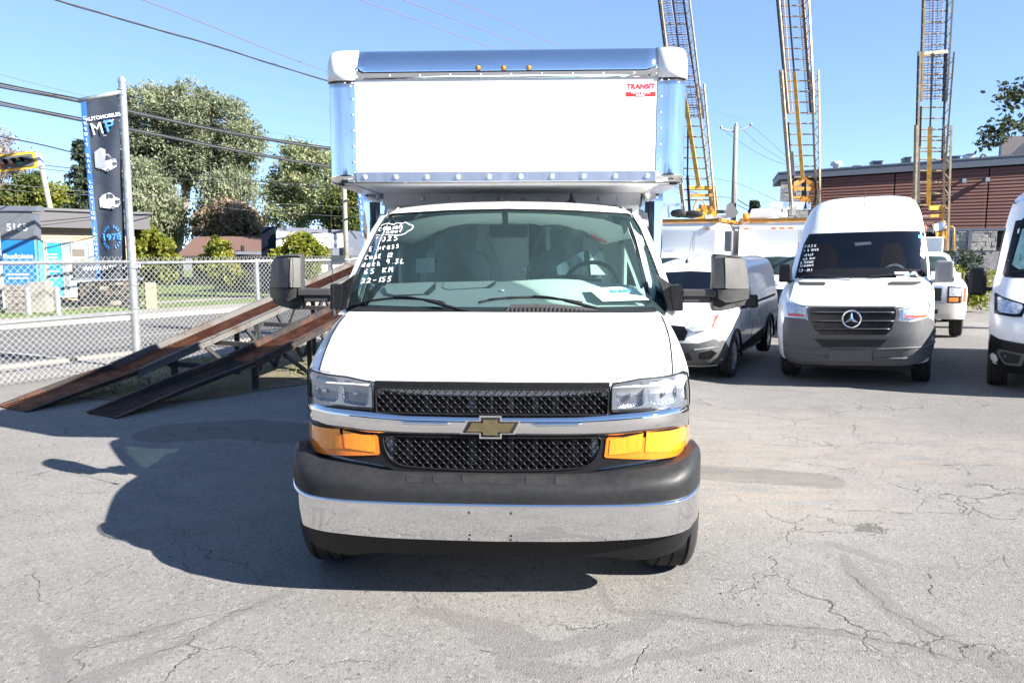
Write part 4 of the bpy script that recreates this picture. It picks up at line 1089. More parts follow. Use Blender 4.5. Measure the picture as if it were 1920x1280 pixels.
# --- side mirrors (towing type)
ym = 1.22
def fm0(x, z): a_ = abs(x); return ym - .03 + (.50 * (a_ - 1.345) + 1.2 * max(0, a_ - 1.425) ** 1.2 if a_ > 1.345 else 1.1 * (1.345 - a_)) + .03 * ((z - 1.55) / .17) ** 2
def mir(pts): return FT.tr(pts, fm0)
def mirp(pts): return FT.tr(pts, ym)
head = mir([(1337, 479), (1341, 476), (1365, 477), (1391, 480), (1400, 488), (1405, 512), (1406, 548), (1402, 563), (1397, 573), (1380, 578), (1362, 582), (1347, 584), (1336, 583), (1334, 572), (1336, 540)])
gpan = rnd(mir([(1359, 485), (1362, 483), (1393, 485), (1398, 490), (1404, 541), (1360, 541)]), .012)
band = mir([(1346, 542.5), (1405, 541.5), (1404, 560), (1375, 566), (1360, 567), (1347, 560)])
for sg in (1, -1):
    S = (lambda p: p) if sg > 0 else mirr
    e = bpy.data.objects.new('side_mirror', None); link(e, truck)
    A = np.array(head); cx, cz = A.mean(0)
    fm = fm0
    # rounded housing: front sheet, then rings stepping back
    P = S(rnd(head, .012)); mb = MB(); rows = []
    C0 = Vector((sg * cx, cz))
    for t, sc in ((0, .94), (.010, .975), (.03, 1.0), (.05, 1.0), (.08, .97), (.095, .93)):
        rows.append([(C0.x + (p_[0] - C0.x) * sc, fm(*p_) + t, C0.y + (p_[1] - C0.y) * sc) for p_ in densify(P, .03)])
    mb.grid(rows, True); n = len(rows[0]); mb.f.append(tuple(range(len(mb.v) - n, len(mb.v)))); mb.f.append(tuple(reversed(range(n))))
    mb.build('mirror_housing', M['greyplastic'], e, True, 50)
    panel('mirror_cap', S(gpan), fm, M['mirrorcap'], e, .02, .004, .03)
    inn = rnd(mir([(1339, 484), (1356, 483), (1358, 540), (1338, 541)]), .008); panel('mirror_inner_face', S(inn), fm, M['mirrorcap'], e, .01, .004, .02)
    panel('mirror_band', S(band), fm, M['greyplastic'], e, .01, .003, .05)
    aw = mirp([(1281, 543), (1346, 543), (1346, 557), (1281, 557)]); aw2 = mirp([(1281, 557), (1335, 557), (1335, 569), (1281, 568)])
    for k, (q_, dd) in enumerate(((aw, 0), (aw2, .015))):
        x0, x1 = min(p_[0] for p_ in q_), max(p_[0] for p_ in q_); z0, z1 = min(p_[1] for p_ in q_), max(p_[1] for p_ in q_)
        mb = MB(); mb.box((sg * (x0 + x1) / 2, ym + .06 + dd, (z0 + z1) / 2), (x1 - x0, .09, (z1 - z0) * .98)); mb.build('mirror_arm', M['greyplastic'], e, bevel=.008, seg=2)
    br = rnd(mirp([(1258, 536), (1281, 534), (1282, 583), (1264, 584)]), .012)
    panel('mirror_bracket', S(br), lambda x, z: ym + .02, M['plastic'], e, .12, 0, .05)
    sail = mirp([(1236, 516), (1247, 524), (1262, 534), (1280, 538), (1280, 546), (1262, 584), (1258, 584)])
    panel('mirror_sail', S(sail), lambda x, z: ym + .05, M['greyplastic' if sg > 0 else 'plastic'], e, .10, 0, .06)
# bracket pivot outline, whip aerial on the left wing, roof aerial
a0 = FT.P(626, 594, 1.02); a1 = FT.P(613, 395, 1.02); a1.y += .08
mb = MB(); mb.lathe([(.016, 0), (.012, .03), (.005, .04), (.001, .045)], (a0.x, a0.y, 1.36), 'z', 12); mb.tube([Vector((a0.x, a0.y, 1.38)), a1], [.0035, .0018], 6); mb.build('whip_aerial', M['black'], truck, True)
a0 = FT.P(1071, 380, 2.05)
mb = MB(); mb.lathe([(.045, -.02), (.046, 0), (.032, .022), (.014, .032), (.009, .07), (.004, .085), (.001, .086)], (a0.x, 2.05, a0.z - .012), 'z', 16); mb.build('roof_aerial', M['black'], truck, True)

# --- cargo box
BX, BR, BY0, BY1, BZ0, BZ1 = 1.248, .10, 1.86, 2.76, 2.225, 3.148
bc = -.03
def plan_outline(y0, y1, hw, r, n=8):
    P = []
    for i in range(n + 1):
        a = math.pi / 2 * i / n; P.append((hw - r + r * math.sin(a), y0 + r - r * math.cos(a)))
    R_ = P + [(hw, y1)]
    return [(-x, y) for x, y in reversed(R_)] + R_
def ring(x, y, z): return (bc + x, y, z)
# corner posts of the overhang (polished), each a swept L with a round nose
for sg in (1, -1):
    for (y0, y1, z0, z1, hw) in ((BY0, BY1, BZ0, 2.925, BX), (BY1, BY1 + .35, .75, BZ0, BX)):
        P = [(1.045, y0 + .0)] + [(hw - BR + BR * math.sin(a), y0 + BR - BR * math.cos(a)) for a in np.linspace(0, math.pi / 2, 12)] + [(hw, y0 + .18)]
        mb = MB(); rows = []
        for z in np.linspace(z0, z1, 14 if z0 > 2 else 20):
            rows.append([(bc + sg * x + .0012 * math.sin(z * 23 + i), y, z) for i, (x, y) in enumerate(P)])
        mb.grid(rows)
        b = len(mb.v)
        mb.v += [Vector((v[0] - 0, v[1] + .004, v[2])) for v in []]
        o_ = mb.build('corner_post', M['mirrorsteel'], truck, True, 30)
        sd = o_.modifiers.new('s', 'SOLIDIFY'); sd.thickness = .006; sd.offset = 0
# front panel, aluminium sill, cap, side walls, floor, roof
mb = MB(); mb.box((bc, BY0 + .012, (2.285 + 2.93) / 2), (2.10, .022, .66)); mb.build('front_panel', M['whitebox'], truck)
mb = MB(); mb.box((bc, BY0 + .0, 2.262), (2.092, .03, .07)); mb.build('front_sill', M['alu'], truck, bevel=.004)
mb = MB(); rows = []
for i in range(25):
    x = -1.05 + 2.10 * i / 24
    row = [(bc + x, BY0 - .006, 2.925), (bc + x, BY0 - .006, 2.985)]
    for a in np.linspace(0, math.pi / 2, 10): row.append((bc + x, BY0 - .006 + .17 - .17 * math.cos(a), 2.985 + .163 * math.sin(a)))
    row.append((bc + x, BY0 + .25, 3.148)); rows.append(row)
mb.grid(rows); o_ = mb.build('front_cap', M['bluechrome'], truck, True, 60)
sd = o_.modifiers.new('s', 'SOLIDIFY'); sd.thickness = .006; sd.offset = 0
for sg in (1, -1):
    mb = MB(); rows = []
    X0 = 1.045
    for zt, k in ((2.92, 0), (2.985, 0)) + tuple((2.985 + .166 * math.sin(a), .17 * (1 - math.cos(a))) for a in np.linspace(.15, math.pi / 2, 8)):
        hw = BX + .006; r = BR + .004
        kk = k * .10
        P = [(X0, BY0 - .010 + k)] + [(hw - kk * .6 - r + r * math.sin(a), BY0 - .010 + k + (r) - r * math.cos(a)) for a in np.linspace(0, math.pi / 2, 9)] + [(hw - kk * .6, BY0 + .34)]
        rows.append([(bc + sg * x, y, zt) for x, y in P])
    mb.grid(rows); b = len(mb.v) - len(rows[0]); mb.f.append(tuple(range(b, len(mb.v))))
    o_ = mb.build('corner_cap', M['fibre'], truck, True, 60); sd = o_.modifiers.new('s', 'SOLIDIFY'); sd.thickness = .008; sd.offset = 0
    # marker lamp pocket on the cap
    e = bpy.data.objects.new('marker_lamp', None); link(e, truck)
    px_ = bc + sg * 1.165
    mb = MB(); mb.lathe([(.024, .03), (.024, 0), (.018, -.010), (.001, -.014)], (px_, BY0 + .045, 3.05), 'y', 14); mb.build('lamp_lens', M['amber'], e, True)
    # side walls
    mb = MB(); mb.box((bc + sg * (BX - .012), (BY0 + .18 + 4.62) / 2, (BZ0 + BZ1 - .005) / 2), (.02, 4.62 - BY0 - .18, BZ1 - BZ0 - .005)); mb.box((bc + sg * (BX - .012), (BY1 + .33 + 4.62) / 2, (.82 + BZ0) / 2 - .001), (.02, 4.62 - BY1 - .33, BZ0 - .82)); mb.build('side_wall', M['whitebox'], truck)
    mb = MB(); mb.box((bc + sg * (BX + .001), 3.86, .80), (.03, 1.5, .09)); mb.build('side_rail', M['alu'], truck)
    mb = MB()
    for zz in (2.932 + .0,):
        for k in range(4): mb.lathe([(.001, -.006), (.006, -.005), (.008, 0)], (bc + sg * (1.03), BY0 - .006 + (.0, .0, .035, .11)[k], (2.945, 2.985, 3.07, 3.132)[k]), 'y', 8)
    for k in range(7): mb.lathe([(.001, -.006), (.008, -.005), (.011, 0)], (bc + sg * 1.066, BY0 - .001, 2.26 + k * .107), 'y', 10)
    for xx in (1.07, 1.115): mb.lathe([(.001, -.006), (.005, -.005), (.007, 0)], (bc + sg * xx, BY0 - .001, 2.905), 'y', 8)
    o_ = mb.build('rivet', M['alu'], truck, True); o_['kind'] = 'stuff'
for k in range(10):
    mb = MB(); mb.lathe([(.001, -.014), (.010, -.012), (.015, -.006), (.017, 0)], (bc - .985 + k * 1.97 / 9, BY0 - .015, 2.262), 'y', 12); mb.build('sill_bolt', M['fibre'], truck, True)
for k in range(9):
    mb = MB(); mb.lathe([(.001, -.012), (.006, -.010), (.011, 0)], (bc - .80 + k * .21, BY0 - .008, 2.95), 'y', 10); mb.build('cap_rivet', M['alu'], truck, True)
for px in (896.5, 944.5, 992):
    p = FT.P(px, 127, BY0 - .02); e = bpy.data.objects.new('marker_lamp', None); link(e, truck)
    mb = MB(); mb.lathe([(.020, .02), (.020, -.006), (.016, -.008)], (p.x, BY0 - .004, p.z), 'y', 16); mb.build('lamp_base', M['black'], e, True)
    mb = MB(); mb.lathe([(.016, 0), (.014, -.012), (.001, -.018)], (p.x, BY0 - .009, p.z), 'y', 16); mb.build('lamp_lens', M['amber2'], e, True)
# underside of the overhang, recessed cross strip with domed bolts, wall behind the cab
us = M['alu']
mb = MB(); mb.box((bc, (BY0 + BY1) / 2 + .03, 2.222), (2.30, BY1 - BY0 - .06, .012)); mb.build('overhang_floor', M['whitebox'], truck)
for sg in (1, -1):
    mb = MB(); mb.box((bc + sg * 1.15, (BY0 + BY1) / 2 + .06, 2.212), (.14, BY1 - BY0 - .12, .006)); mb.build('overhang_trim', M['alu'], truck)
mb = MB(); mb.box((bc, BY1 - .02, 2.17), (2.1, .02, .10)); mb.build('cross_strip', M['alu'], truck)
mb = MB(); mb.box((bc, BY1 + .012, 1.55), (2.10, .02, 1.33)); mb.box((bc, 4.61, 1.97), (2.4, .03, 2.29)); mb.box((bc, 3.8, BZ1 - .01), (2.44, 1.66, .015)); mb.box((bc, 2.55, BZ1 - .012), (2.3, .9, .012)); mb.box((bc, 3.85, .86), (2.40, 1.56, .06)); mb.build('box_shell', M['whitebox'], truck)
for k in range(8):
    for zz, yy in ((2.17, BY1 - .031),):
        mb = MB(); mb.lathe([(.001, -.012), (.012, -.010), (.018, 0)], (bc - .72 + k * .205, yy, zz), 'y', 10); mb.build('strip_bolt', M['fibre'], truck, True)
# maker's sticker on the panel
st = bpy.data.objects.new('sticker', None); link(st, truck)
def onp(px, py): p = FT.P(px, py, BY0); return p.x, p.z
x0, z0 = onp(1173.5, 181); x1, z1 = onp(1229.5, 172.5)
mb = MB(); mb.box(((x0 + x1) / 2, BY0 - .0005, (z0 + z1) / 2), (x1 - x0, .002, z1 - z0)); mb.build('sticker_band', M['red'], st)
x, z = onp(1202, 162.5); text('TRANSIT', M['red'], st, Matrix.Translation((x, BY0 - .0015, z)) @ UPR, .048, bold=.0006, xs=1.02)
x, z = onp(1201, 175); text('TRUCK BODIES', M['inkwhite'], st, Matrix.Translation((x, BY0 - .003, z)) @ UPR, .016, xs=1.2)
x, z = onp(1201, 178.6); text('transit.ca', M['inkwhite'], st, Matrix.Translation((x, BY0 - .003, z)) @ UPR, .016, bold=.0008)
mb = MB()
for a_, b_ in (((1182, 159), (1182, 148.5)), ((1182, 148.5), (1213, 148)), ((1213, 148), (1213, 156)), ((1215, 154), (1220, 154)), ((1220, 154), (1223, 158))):
    (xa_, za_), (xb_, zb_) = onp(*a_), onp(*b_); mb.bar((xa_, BY0, za_), (xb_, BY0, zb_), .002, .0025, (0, -1, 0))
mb.build('sticker_outline', mat('pale_red_print', (.75, .45, .45), .5), st)
# ================================================================ ROW OF VEHICLES
def pf(yt, wt, k1=.10, k2=.35, p2=10):
    """front surface from centre profile yt [(z,y)] and half widths wt [(z,w)]"""
    zs, ys_ = zip(*yt); zw, ww = zip(*wt)
    wf = lambda z: float(np.interp(z, zw, ww))
    def f(x, z):
        a = min(1.15, abs(x) / wf(z)); return float(np.interp(z, zs, ys_)) + k1 * a ** 2.5 + k2 * a ** p2
    return f, wf
def mkpanel(fr, par, f, name, px, m, proud=.01, thick=.02, step=.07, holes=(), r=0):
    P = fr.tr(px, f)
    if r: P = rnd(P, r)
    return panel(name, P, f, M[m] if isinstance(m, str) else m, par, thick, proud, step, holes=holes)
M['vanbumper'] = mat('grey_van_bumper', (.085, .087, .092), .5, noise=(20, .1), bump=(250, .1, .002), spec=.4)
M['lampclear'] = mat('clear_lamp_unit', (.52, .57, .64), .10, .35, noise=(22, .5, (1, 1, 2)), bump=(30, .5, .02), coat=1)
M['lampred'] = mat('orange_red_reflector', (.55, .08, .03), .2, coat=1)
def box_mirror(par, c, s, m, arm=None, r=.03):
    mb = MB(); mb.box(c, s, taper=.9); o = mb.build('side_mirror', M[m], par, bevel=r, seg=3)
    if arm: mb = MB(); mb.bar(arm[0], arm[1], .07, .05); mb.build('mirror_arm', M[m], par, bevel=.01)
    return o

# ---------------------------------------------------------------- high roof van with three-pointed star
FS = Frame(4.60, 10.05, -.13, 28.3, 1.8)
spr = thing('cargo_van', 'white high-roof van with grey bumper and round star emblem in its wide black grille', 'van', matrix=FS.M, group='white vans parked in a row at the right')
fS, wS = pf([(.22, .22), (.35, .06), (.55, .0), (.75, -.02), (.95, .0), (1.12, .05), (1.19, .12), (1.26, .30), (1.34, .52), (1.40, .68), (1.45, .80), (1.7, 1.02), (1.95, 1.22), (2.15, 1.38), (2.3, 1.52), (2.45, 1.70), (2.58, 1.95), (2.67, 2.25), (2.72, 2.7)],
            [(.22, .90), (.4, .97), (.7, 1.0), (1.3, 1.0), (1.45, .965), (1.9, .90), (2.2, .855), (2.45, .80), (2.6, .73), (2.68, .64), (2.72, .45)])
shell('van_body', [.36, .42, .5, .7, .9, 1.05, 1.12, 1.19, 1.24, 1.29, 1.34, 1.39, 1.43, 1.5, 1.65, 1.8, 1.95, 2.1, 2.2, 2.3, 2.4, 2.48, 2.55, 2.61, 2.66, 2.695, 2.715], fS, wS, 5.9, M['white'], spr, [(.98, .34, .44), (4.9, .34, .44)], nf=26)
K = lambda *a, **k: mkpanel(FS, spr, fS, *a, **k)
K('bumper', [(1468, 610), (1471, 594), (1512, 598), (1519, 610), (1527, 624), (1541, 631), (1663, 631), (1673, 622), (1683, 601), (1709, 603), (1741, 594), (1752, 601), (1755, 620), (1751, 650), (1745, 668), (1728, 679), (1690, 685), (1510, 683), (1480, 677), (1470, 665)], 'vanbumper', .02, .12, .06)
K('grille_surround', [(1513, 578), (1517, 575), (1524, 573), (1677, 573), (1686, 579), (1687, 590), (1677, 620), (1667, 631), (1538, 631), (1526, 624), (1516, 604)], 'vanbumper', .028, .03)
K('grille', [(1518, 580), (1524, 576), (1675, 576), (1680, 580), (1680, 592), (1671, 618), (1662, 627), (1542, 627), (1529, 620), (1521, 603)], 'gloss', .034, .03)
for xa, xb, y in ((1522, 1677, 586), (1525, 1677, 602), (1532, 1669, 617)):
    mb = MB(); q = [Vector((x, fS(x, z) - .05, z)) for x, z in FS.tr([(xa + (xb - xa) * t, y) for t in np.linspace(0, 1, 12)], fS)]
    mb.tube(q, [.006] + [.018] * 10 + [.006], 8); mb.build('grille_bar', M['gloss'], spr, True)
    mb = MB(); mb.tube([p + Vector((0, -.012, .012)) for p in q], .0035, 6); mb.build('grille_trim', M['lightplastic'], spr, True)
p = FS.P(1597, 598, -.09)
e = bpy.data.objects.new('star_emblem', None); link(e, spr)
mb = MB(); ring = [p + Vector((.112 * math.cos(a), 0, .112 * math.sin(a))) for a in np.linspace(0, 2 * math.pi, 33)]; mb.tube(ring, .012, 8, cap=False); mb.build('emblem_ring', M['chrome'], e, True)
mb = MB(); mb.lathe([(.001, -.004), (.11, -.002), (.11, .02)], p, 'y', 28); mb.build('emblem_disc', M['gloss'], e, True)
mb = MB()
for a in (90, 210, 330):
    d = Vector((math.cos(R(a)), 0, math.sin(R(a)))); n_ = Vector((-d.z, 0, d.x))
    b = len(mb.v); mb.v += [p + d * .105 + Vector((0, -.010, 0)), p + n_ * .019 + Vector((0, -.012, 0)), p - n_ * .019 + Vector((0, -.012, 0)), p + Vector((0, -.03, 0))]; mb.f += [(b, b + 1, b + 3), (b, b + 3, b + 2)]
mb.build('emblem_star', M['chrome'], e)
for nm, q in (('a', [(1473, 568), (1480, 567), (1509, 574.5), (1513, 578), (1512, 596), (1478, 594), (1474, 588)]), ('b', [(1690.6, 579), (1742, 565), (1745, 572), (1741, 590), (1709, 599), (1691, 597)])):
    e = bpy.data.objects.new('headlight', None); link(e, spr)
    panel('lamp_rim', FS.tr(q, fS), fS, M['chrome'], e, .02, .010, .06)
    A = np.array(q); c = A.mean(0); q2 = [tuple(c + (np.array(v) - c) * .88) for v in q]
    panel('lamp_lens', FS.tr(q2, fS), fS, M['lampclear'], e, .01, .014, .05)
    panel('lamp_reflector', FS.tr([tuple(c + (np.array(v) - c) * .8 * np.array([1, .25]) + np.array([0, 9])) for v in q], fS), fS, M['lampred'], e, .003, .015, .05)
K('lower_intake', [(1527, 635), (1664, 636), (1650, 650), (1543, 650)], 'black', .024, .004, .06)
K('number_plate_blank', [(1555, 655), (1635, 656.5), (1635, 676), (1555, 675)], 'vanbumper', .05, .03, .1)
for q in ([(1469, 640), (1500, 651), (1560, 654)], [(1640, 655), (1700, 652), (1738, 648), (1752, 640)], [(1473, 655), (1500, 664), (1552, 669)], [(1638, 672), (1700, 671), (1742, 662)]):
    mb = MB(); mb.tube(catmull([Vector((x, fS(x, z) - .022, z)) for x, z in FS.tr(q, fS)], 5), .018, 6); mb.build('bumper_ridge', M['vanbumper'], spr, True)
K('windscreen', [(1517, 439), (1625, 435), (1732, 433), (1735, 450), (1740, 521), (1615, 524), (1490, 523), (1499, 485), (1507, 458)], 'darkglass', .010, .02, .07)
K('roof_visor', [(1520, 432), (1625, 428.5), (1729, 427), (1732, 432), (1625, 434.5), (1517, 438)], 'white', .006, .02, .08)
for q in ([(1496, 528), (1546, 528), (1549, 531), (1545, 535), (1500, 534.5)], [(1665, 530), (1672, 527.5), (1728, 527), (1728, 530), (1715, 534.5), (1664, 534.5)]): K('bonnet_vent', q, 'greyplastic', .008, .01, .06)
K('dash_card', [(1677, 509.5), (1716, 509), (1724, 519.5), (1681, 520)], 'paper', .016, .002, .1)
K('card_print', [(1688, 512.5), (1712, 512.5), (1714, 515.5), (1690, 515.5)], 'inkblue', .019, .002, .1)
K('windscreen_sticker', [(1722, 440.5), (1728, 440.5), (1728, 446), (1722, 446)], mat('sky_blue_sticker', (.05, .35, .75), .4), .016, .002, .1)
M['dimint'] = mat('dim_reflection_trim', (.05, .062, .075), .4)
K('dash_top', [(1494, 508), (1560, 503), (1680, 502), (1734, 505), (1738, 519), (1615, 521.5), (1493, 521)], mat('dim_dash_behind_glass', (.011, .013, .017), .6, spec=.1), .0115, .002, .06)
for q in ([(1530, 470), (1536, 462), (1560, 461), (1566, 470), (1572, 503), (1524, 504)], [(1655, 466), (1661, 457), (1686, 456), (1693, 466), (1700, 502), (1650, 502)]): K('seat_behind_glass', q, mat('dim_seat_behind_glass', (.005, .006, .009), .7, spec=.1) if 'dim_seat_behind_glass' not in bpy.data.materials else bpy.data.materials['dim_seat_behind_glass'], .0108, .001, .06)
for q in ([(1478, 566), (1484, 548), (1489, 526)], [(1743, 563), (1747, 545), (1745, 525)], [(1484, 566), (1505, 573), (1530, 574)], [(1680, 576), (1700, 575), (1736, 565)]):
    mb = MB(); mb.tube(catmull([Vector((x, fS(x, z) - .001, z)) for x, z in FS.tr(q, fS)], 4), .006, 5); mb.build('shut_line', M['greyplastic'], spr, True)
for q in ([(1498, 519), (1540, 517), (1600, 521)], [(1625, 520), (1670, 515), (1722, 518)]):
    mb = MB(); mb.tube(catmull([Vector((x, fS(x, z) - .04, z)) for x, z in FS.tr(q, fS)], 4), .011, 6); mb.build('wiper', M['black'], spr, True)
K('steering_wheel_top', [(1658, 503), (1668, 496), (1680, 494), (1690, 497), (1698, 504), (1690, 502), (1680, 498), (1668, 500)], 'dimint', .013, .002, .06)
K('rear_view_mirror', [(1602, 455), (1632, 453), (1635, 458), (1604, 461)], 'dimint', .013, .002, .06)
mb = MB()
for s, x, y, wq, hq, dx in (('2025', 1508, 464, 5, 4.5, 6), ('SPRINTER', 1507, 472, 3, 4, 3.6), ('Diesel', 1504, 481, 3.6, 5, 4), ('Pack Noir', 1502, 488, 3, 4, 3.2), ('A Moteur', 1501, 495, 3, 5, 3.2), ('Standard', 1500, 501, 3, 4, 3.2), ('22-141', 1497, 510, 4, 5, 5)):
    writing(s, x, y, wq, hq, dx, -.3, FS, fS, mb, wid=.008, off=.02)
mb.build('marker_writing', mat('faint_marker', (.55, .57, .58), .6), spr)['kind'] = 'stuff'
a = FS.P(1620.5, 412, 1.80); mb = MB(); mb.lathe([(.05, -.06), (.05, 0), (.03, .06), (.01, .09), (.001, .1)], a, 'z', 12); mb.tube([a + Vector((0, 0, .08)), FS.P(1622, 356, 2.0)], [.007, .004], 6); mb.build('roof_aerial', M['black'], spr, True)
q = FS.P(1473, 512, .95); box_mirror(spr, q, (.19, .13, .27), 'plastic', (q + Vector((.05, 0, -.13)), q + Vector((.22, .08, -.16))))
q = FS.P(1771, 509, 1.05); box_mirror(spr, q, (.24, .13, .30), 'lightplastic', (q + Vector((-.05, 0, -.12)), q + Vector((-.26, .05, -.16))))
for sg in (1, -1):
    side = lambda y, z: wS(z) + .002
    e = bpy.data.objects.new('door', None); link(e, spr)
    panel('door_glass', rnd([(1.25, 1.45), (2.2, 1.45), (2.2, 2.0), (1.75, 2.02)], .06), side, M['darkglass'], e, .01, .004, .12, axis='x', side=sg)
    mb = MB(); mb.box((sg * 1.012, 2.15, 1.18), (.03, .2, .05)); mb.build('door_handle', M['plastic'], e)
    panel('side_moulding', [(1.6, .5), (4.2, .5), (4.2, .62), (1.6, .62)], side, M['vanbumper'], spr, .02, .012, .4, axis='x', side=sg)
    wheel(spr, sg * .87, .98, .355, .24, sg, .20); wheel(spr, sg * .87, 4.9, .355, .24, sg, .20)
mb = MB(); mb.box((0, 3, .32), (1.6, 5.2, .12)); mb.box((0, .6, .30), (1.5, .5, .14)); mb.build('underbody', M['black'], spr)

# ---------------------------------------------------------------- small van with visible flank
FC = Frame(2.22, 11.0, -.2, 28.3, 1.2)
con = thing('small_cargo_van', 'small white windowless-sided van beside the box truck, its shaded flank and wheels visible', 'van', matrix=FC.M, group='white vans parked in a row at the right')
fC, wC = pf([(.2, .25), (.35, .06), (.5, .0), (.68, .0), (.80, .03), (.92, .16), (1.0, .42), (1.06, .75), (1.10, .95), (1.3, 1.22), (1.5, 1.50), (1.62, 1.68), (1.72, 1.95), (1.79, 2.5), (1.82, 3.0)],
            [(.2, .80), (.4, .88), (.7, .915), (1.0, .915), (1.1, .89), (1.5, .82), (1.65, .77), (1.75, .68), (1.82, .45)], .14, .40, 8)
shell('van_body', [.22, .32, .45, .6, .7, .8, .87, .92, .96, 1.0, 1.04, 1.08, 1.12, 1.2, 1.35, 1.5, 1.6, 1.67, 1.72, 1.76, 1.79, 1.81], fC, wC, 4.75, M['white'], con, [(.88, .32, .39), (3.92, .32, .39)], nf=26)
K = lambda *a, **k: mkpanel(FC, con, fC, *a, **k)
for sgn in (1,):
    e = bpy.data.objects.new('headlight', None); link(e, con)
    q = [(1286, 614.5), (1300, 608), (1318, 601), (1340, 591), (1347.6, 588), (1349, 592), (1340, 613), (1320, 619), (1302, 621)]
    panel('lamp_lens', FC.tr(q, fC), fC, M['lampclear'], e, .05, .045, .05)
    panel('lamp_reflector', FC.tr([(1341, 592), (1348, 588.5), (1349, 592), (1340, 612), (1335, 613), (1341, 601)], fC), fC, M['lampred'], e, .004, .050, .05)
    P = FC.tr(q, fC)
    panel('lamp_lens', mirr(P), fC, M['lampclear'], e, .05, .045, .05)
Kp = lambda name, pts, m, pr=.01, th=.02: panel(name, pts, fC, M[m], con, th, pr, .07)
Kp('bumper', sym([(0, .60), (.55, .60), (.74, .66), (.86, .62), (.885, .50), (.86, .34), (.80, .24), (0, .24)]), 'vanbumper', .015, .1)
Kp('grille', sym([(0, .86), (.34, .84), (.40, .76), (.36, .64), (0, .62)]), 'gloss', .012)
Kp('lower_grille', sym([(0, .45), (.42, .45), (.46, .34), (0, .32)]), 'black', .02)
for sg in (1, -1):
    Kp('fog_lamp', [(sg * x, z) for x, z in ([(.56, .46), (.72, .50), (.78, .44), (.70, .36), (.55, .36)])], 'gloss', .022, .01)
    Kp('bumper_blade', [(sg * x, z) for x, z in ([(.50, .52), (.80, .555), (.80, .535), (.50, .50)])], 'alu', .024, .01)
Kp('windscreen', sym([(0, 1.60), (.60, 1.57), (.70, 1.52), (.80, 1.15), (.79, 1.12), (0, 1.12)]), 'darkglass', .008)
a = FC.P(1288, 495, 2.0); a = Vector((a.x, 2.0, 1.76)); mb = MB(); mb.lathe([(.035, -.03), (.03, 0), (.008, .03), (.001, .04)], a, 'z', 10); mb.tube([a, a + Vector((.04, .22, .42))], [.006, .003], 6); mb.build('roof_aerial', M['black'], con, True)
sideC = lambda y, z: wC(z) + .001
for sg in (1, -1):
    e = bpy.data.objects.new('door', None); link(e, con)
    panel('door_glass', rnd([(1.15, 1.10), (2.15, 1.10), (2.15, 1.55), (1.75, 1.57)], .05), sideC, M['darkglass'], e, .01, .004, .12, axis='x', side=sg)
    for yy in (2.02, 2.32): mb = MB(); mb.box((sg * .925, yy, 1.0), (.035, .16, .04)); mb.build('door_handle', M['plastic'], e, bevel=.008)
    panel('sill_moulding', [(1.36, .28), (3.45, .28), (3.50, .52), (1.50, .42)], sideC, M['black'], con, .02, .010, .3, axis='x', side=sg)
    panel('slide_rail', [(2.6, 1.06), (4.5, 1.07), (4.5, 1.03), (2.6, 1.02)], sideC, M['black'], con, .005, .004, .5, axis='x', side=sg)
    panel('door_seam', [(2.22, .4), (2.235, .4), (2.235, 1.62), (2.22, 1.62)], sideC, M['black'], con, .003, .002, .3, axis='x', side=sg)
    panel('door_seam', [(1.28, .42), (1.295, .42), (1.255, 1.08), (1.24, 1.08)], sideC, M['black'], con, .003, .002, .3, axis='x', side=sg)
    for yy in (.88, 3.92):
        wheel(con, sg * .80, yy, .325, .21, sg, .215, 'alloy')
        mb = MB(); q = [Vector((sg * (.918), yy + .40 * math.cos(t), .33 + .40 * math.sin(t))) for t in np.linspace(-.15, math.pi + .15, 20)]; mb.tube(q, .022, 6); mb.build('wheel_arch_trim', M['plastic'], con, True)
    q = (sg * 1.06, 1.28, 1.14); box_mirror(con, q, (.20, .12, .20), 'plastic', ((sg * .98, 1.28, 1.05), (sg * .86, 1.32, 1.03)))
mb = MB(); mb.box((0, 2.4, .30), (1.4, 4.2, .1)); mb.build('underbody', M['black'], con)

# ---------------------------------------------------------------- van cut by the right edge of the frame
FR = Frame(6.80, 8.66, -.05, 33, 1.6)
trn = thing('cargo_van', 'white van with black lower bumper, cut off by the right edge of the photo', 'van', matrix=FR.M, group='white vans parked in a row at the right')
fR, wR = pf([(.22, .2), (.35, .06), (.55, .0), (.85, .0), (.98, .08), (1.10, .26), (1.2, .48), (1.3, .68), (1.36, .80), (1.6, 1.02), (1.9, 1.28), (2.05, 1.42), (2.2, 1.60), (2.35, 1.85), (2.44, 2.2), (2.48, 2.7)],
            [(.22, .92), (.4, .99), (.7, 1.02), (1.1, 1.02), (1.3, .99), (1.7, .93), (2.1, .86), (2.3, .80), (2.42, .68), (2.48, .45)], .10, .35, 10)
zk = 1.09
fR0, wR0 = fR, wR
fR = lambda x, z: fR0(x, z / zk); wR = lambda z: wR0(z / zk)
shell('van_body', [z * zk for z in (.34, .4, .5, .7, .85, .95, 1.02, 1.08, 1.14, 1.2, 1.26, 1.32, 1.37, 1.5, 1.65, 1.8, 1.95, 2.05, 2.15, 2.24, 2.32, 2.38, 2.43, 2.465)], fR, wR, 5.9, M['white'], trn, [(1.0, .36, .45), (4.8, .36, .45)], nf=26)
K = lambda *a, **k: mkpanel(FR, trn, fR, *a, **k)
Kr = lambda name, pts, m, pr=.01, th=.02: panel(name, pts, fR, M[m] if isinstance(m, str) else m, trn, th, pr, .08)
Kr('bumper', sym([(0, .66), (.6, .68), (.9, .72), (1.0, .76), (1.015, .6), (.99, .40), (.93, .30), (0, .28)]), 'plastic', .02, .12)
Kr('grille', sym([(0, 1.02), (.42, 1.0), (.50, .80), (.40, .70), (0, .70)]), 'gloss', .02)
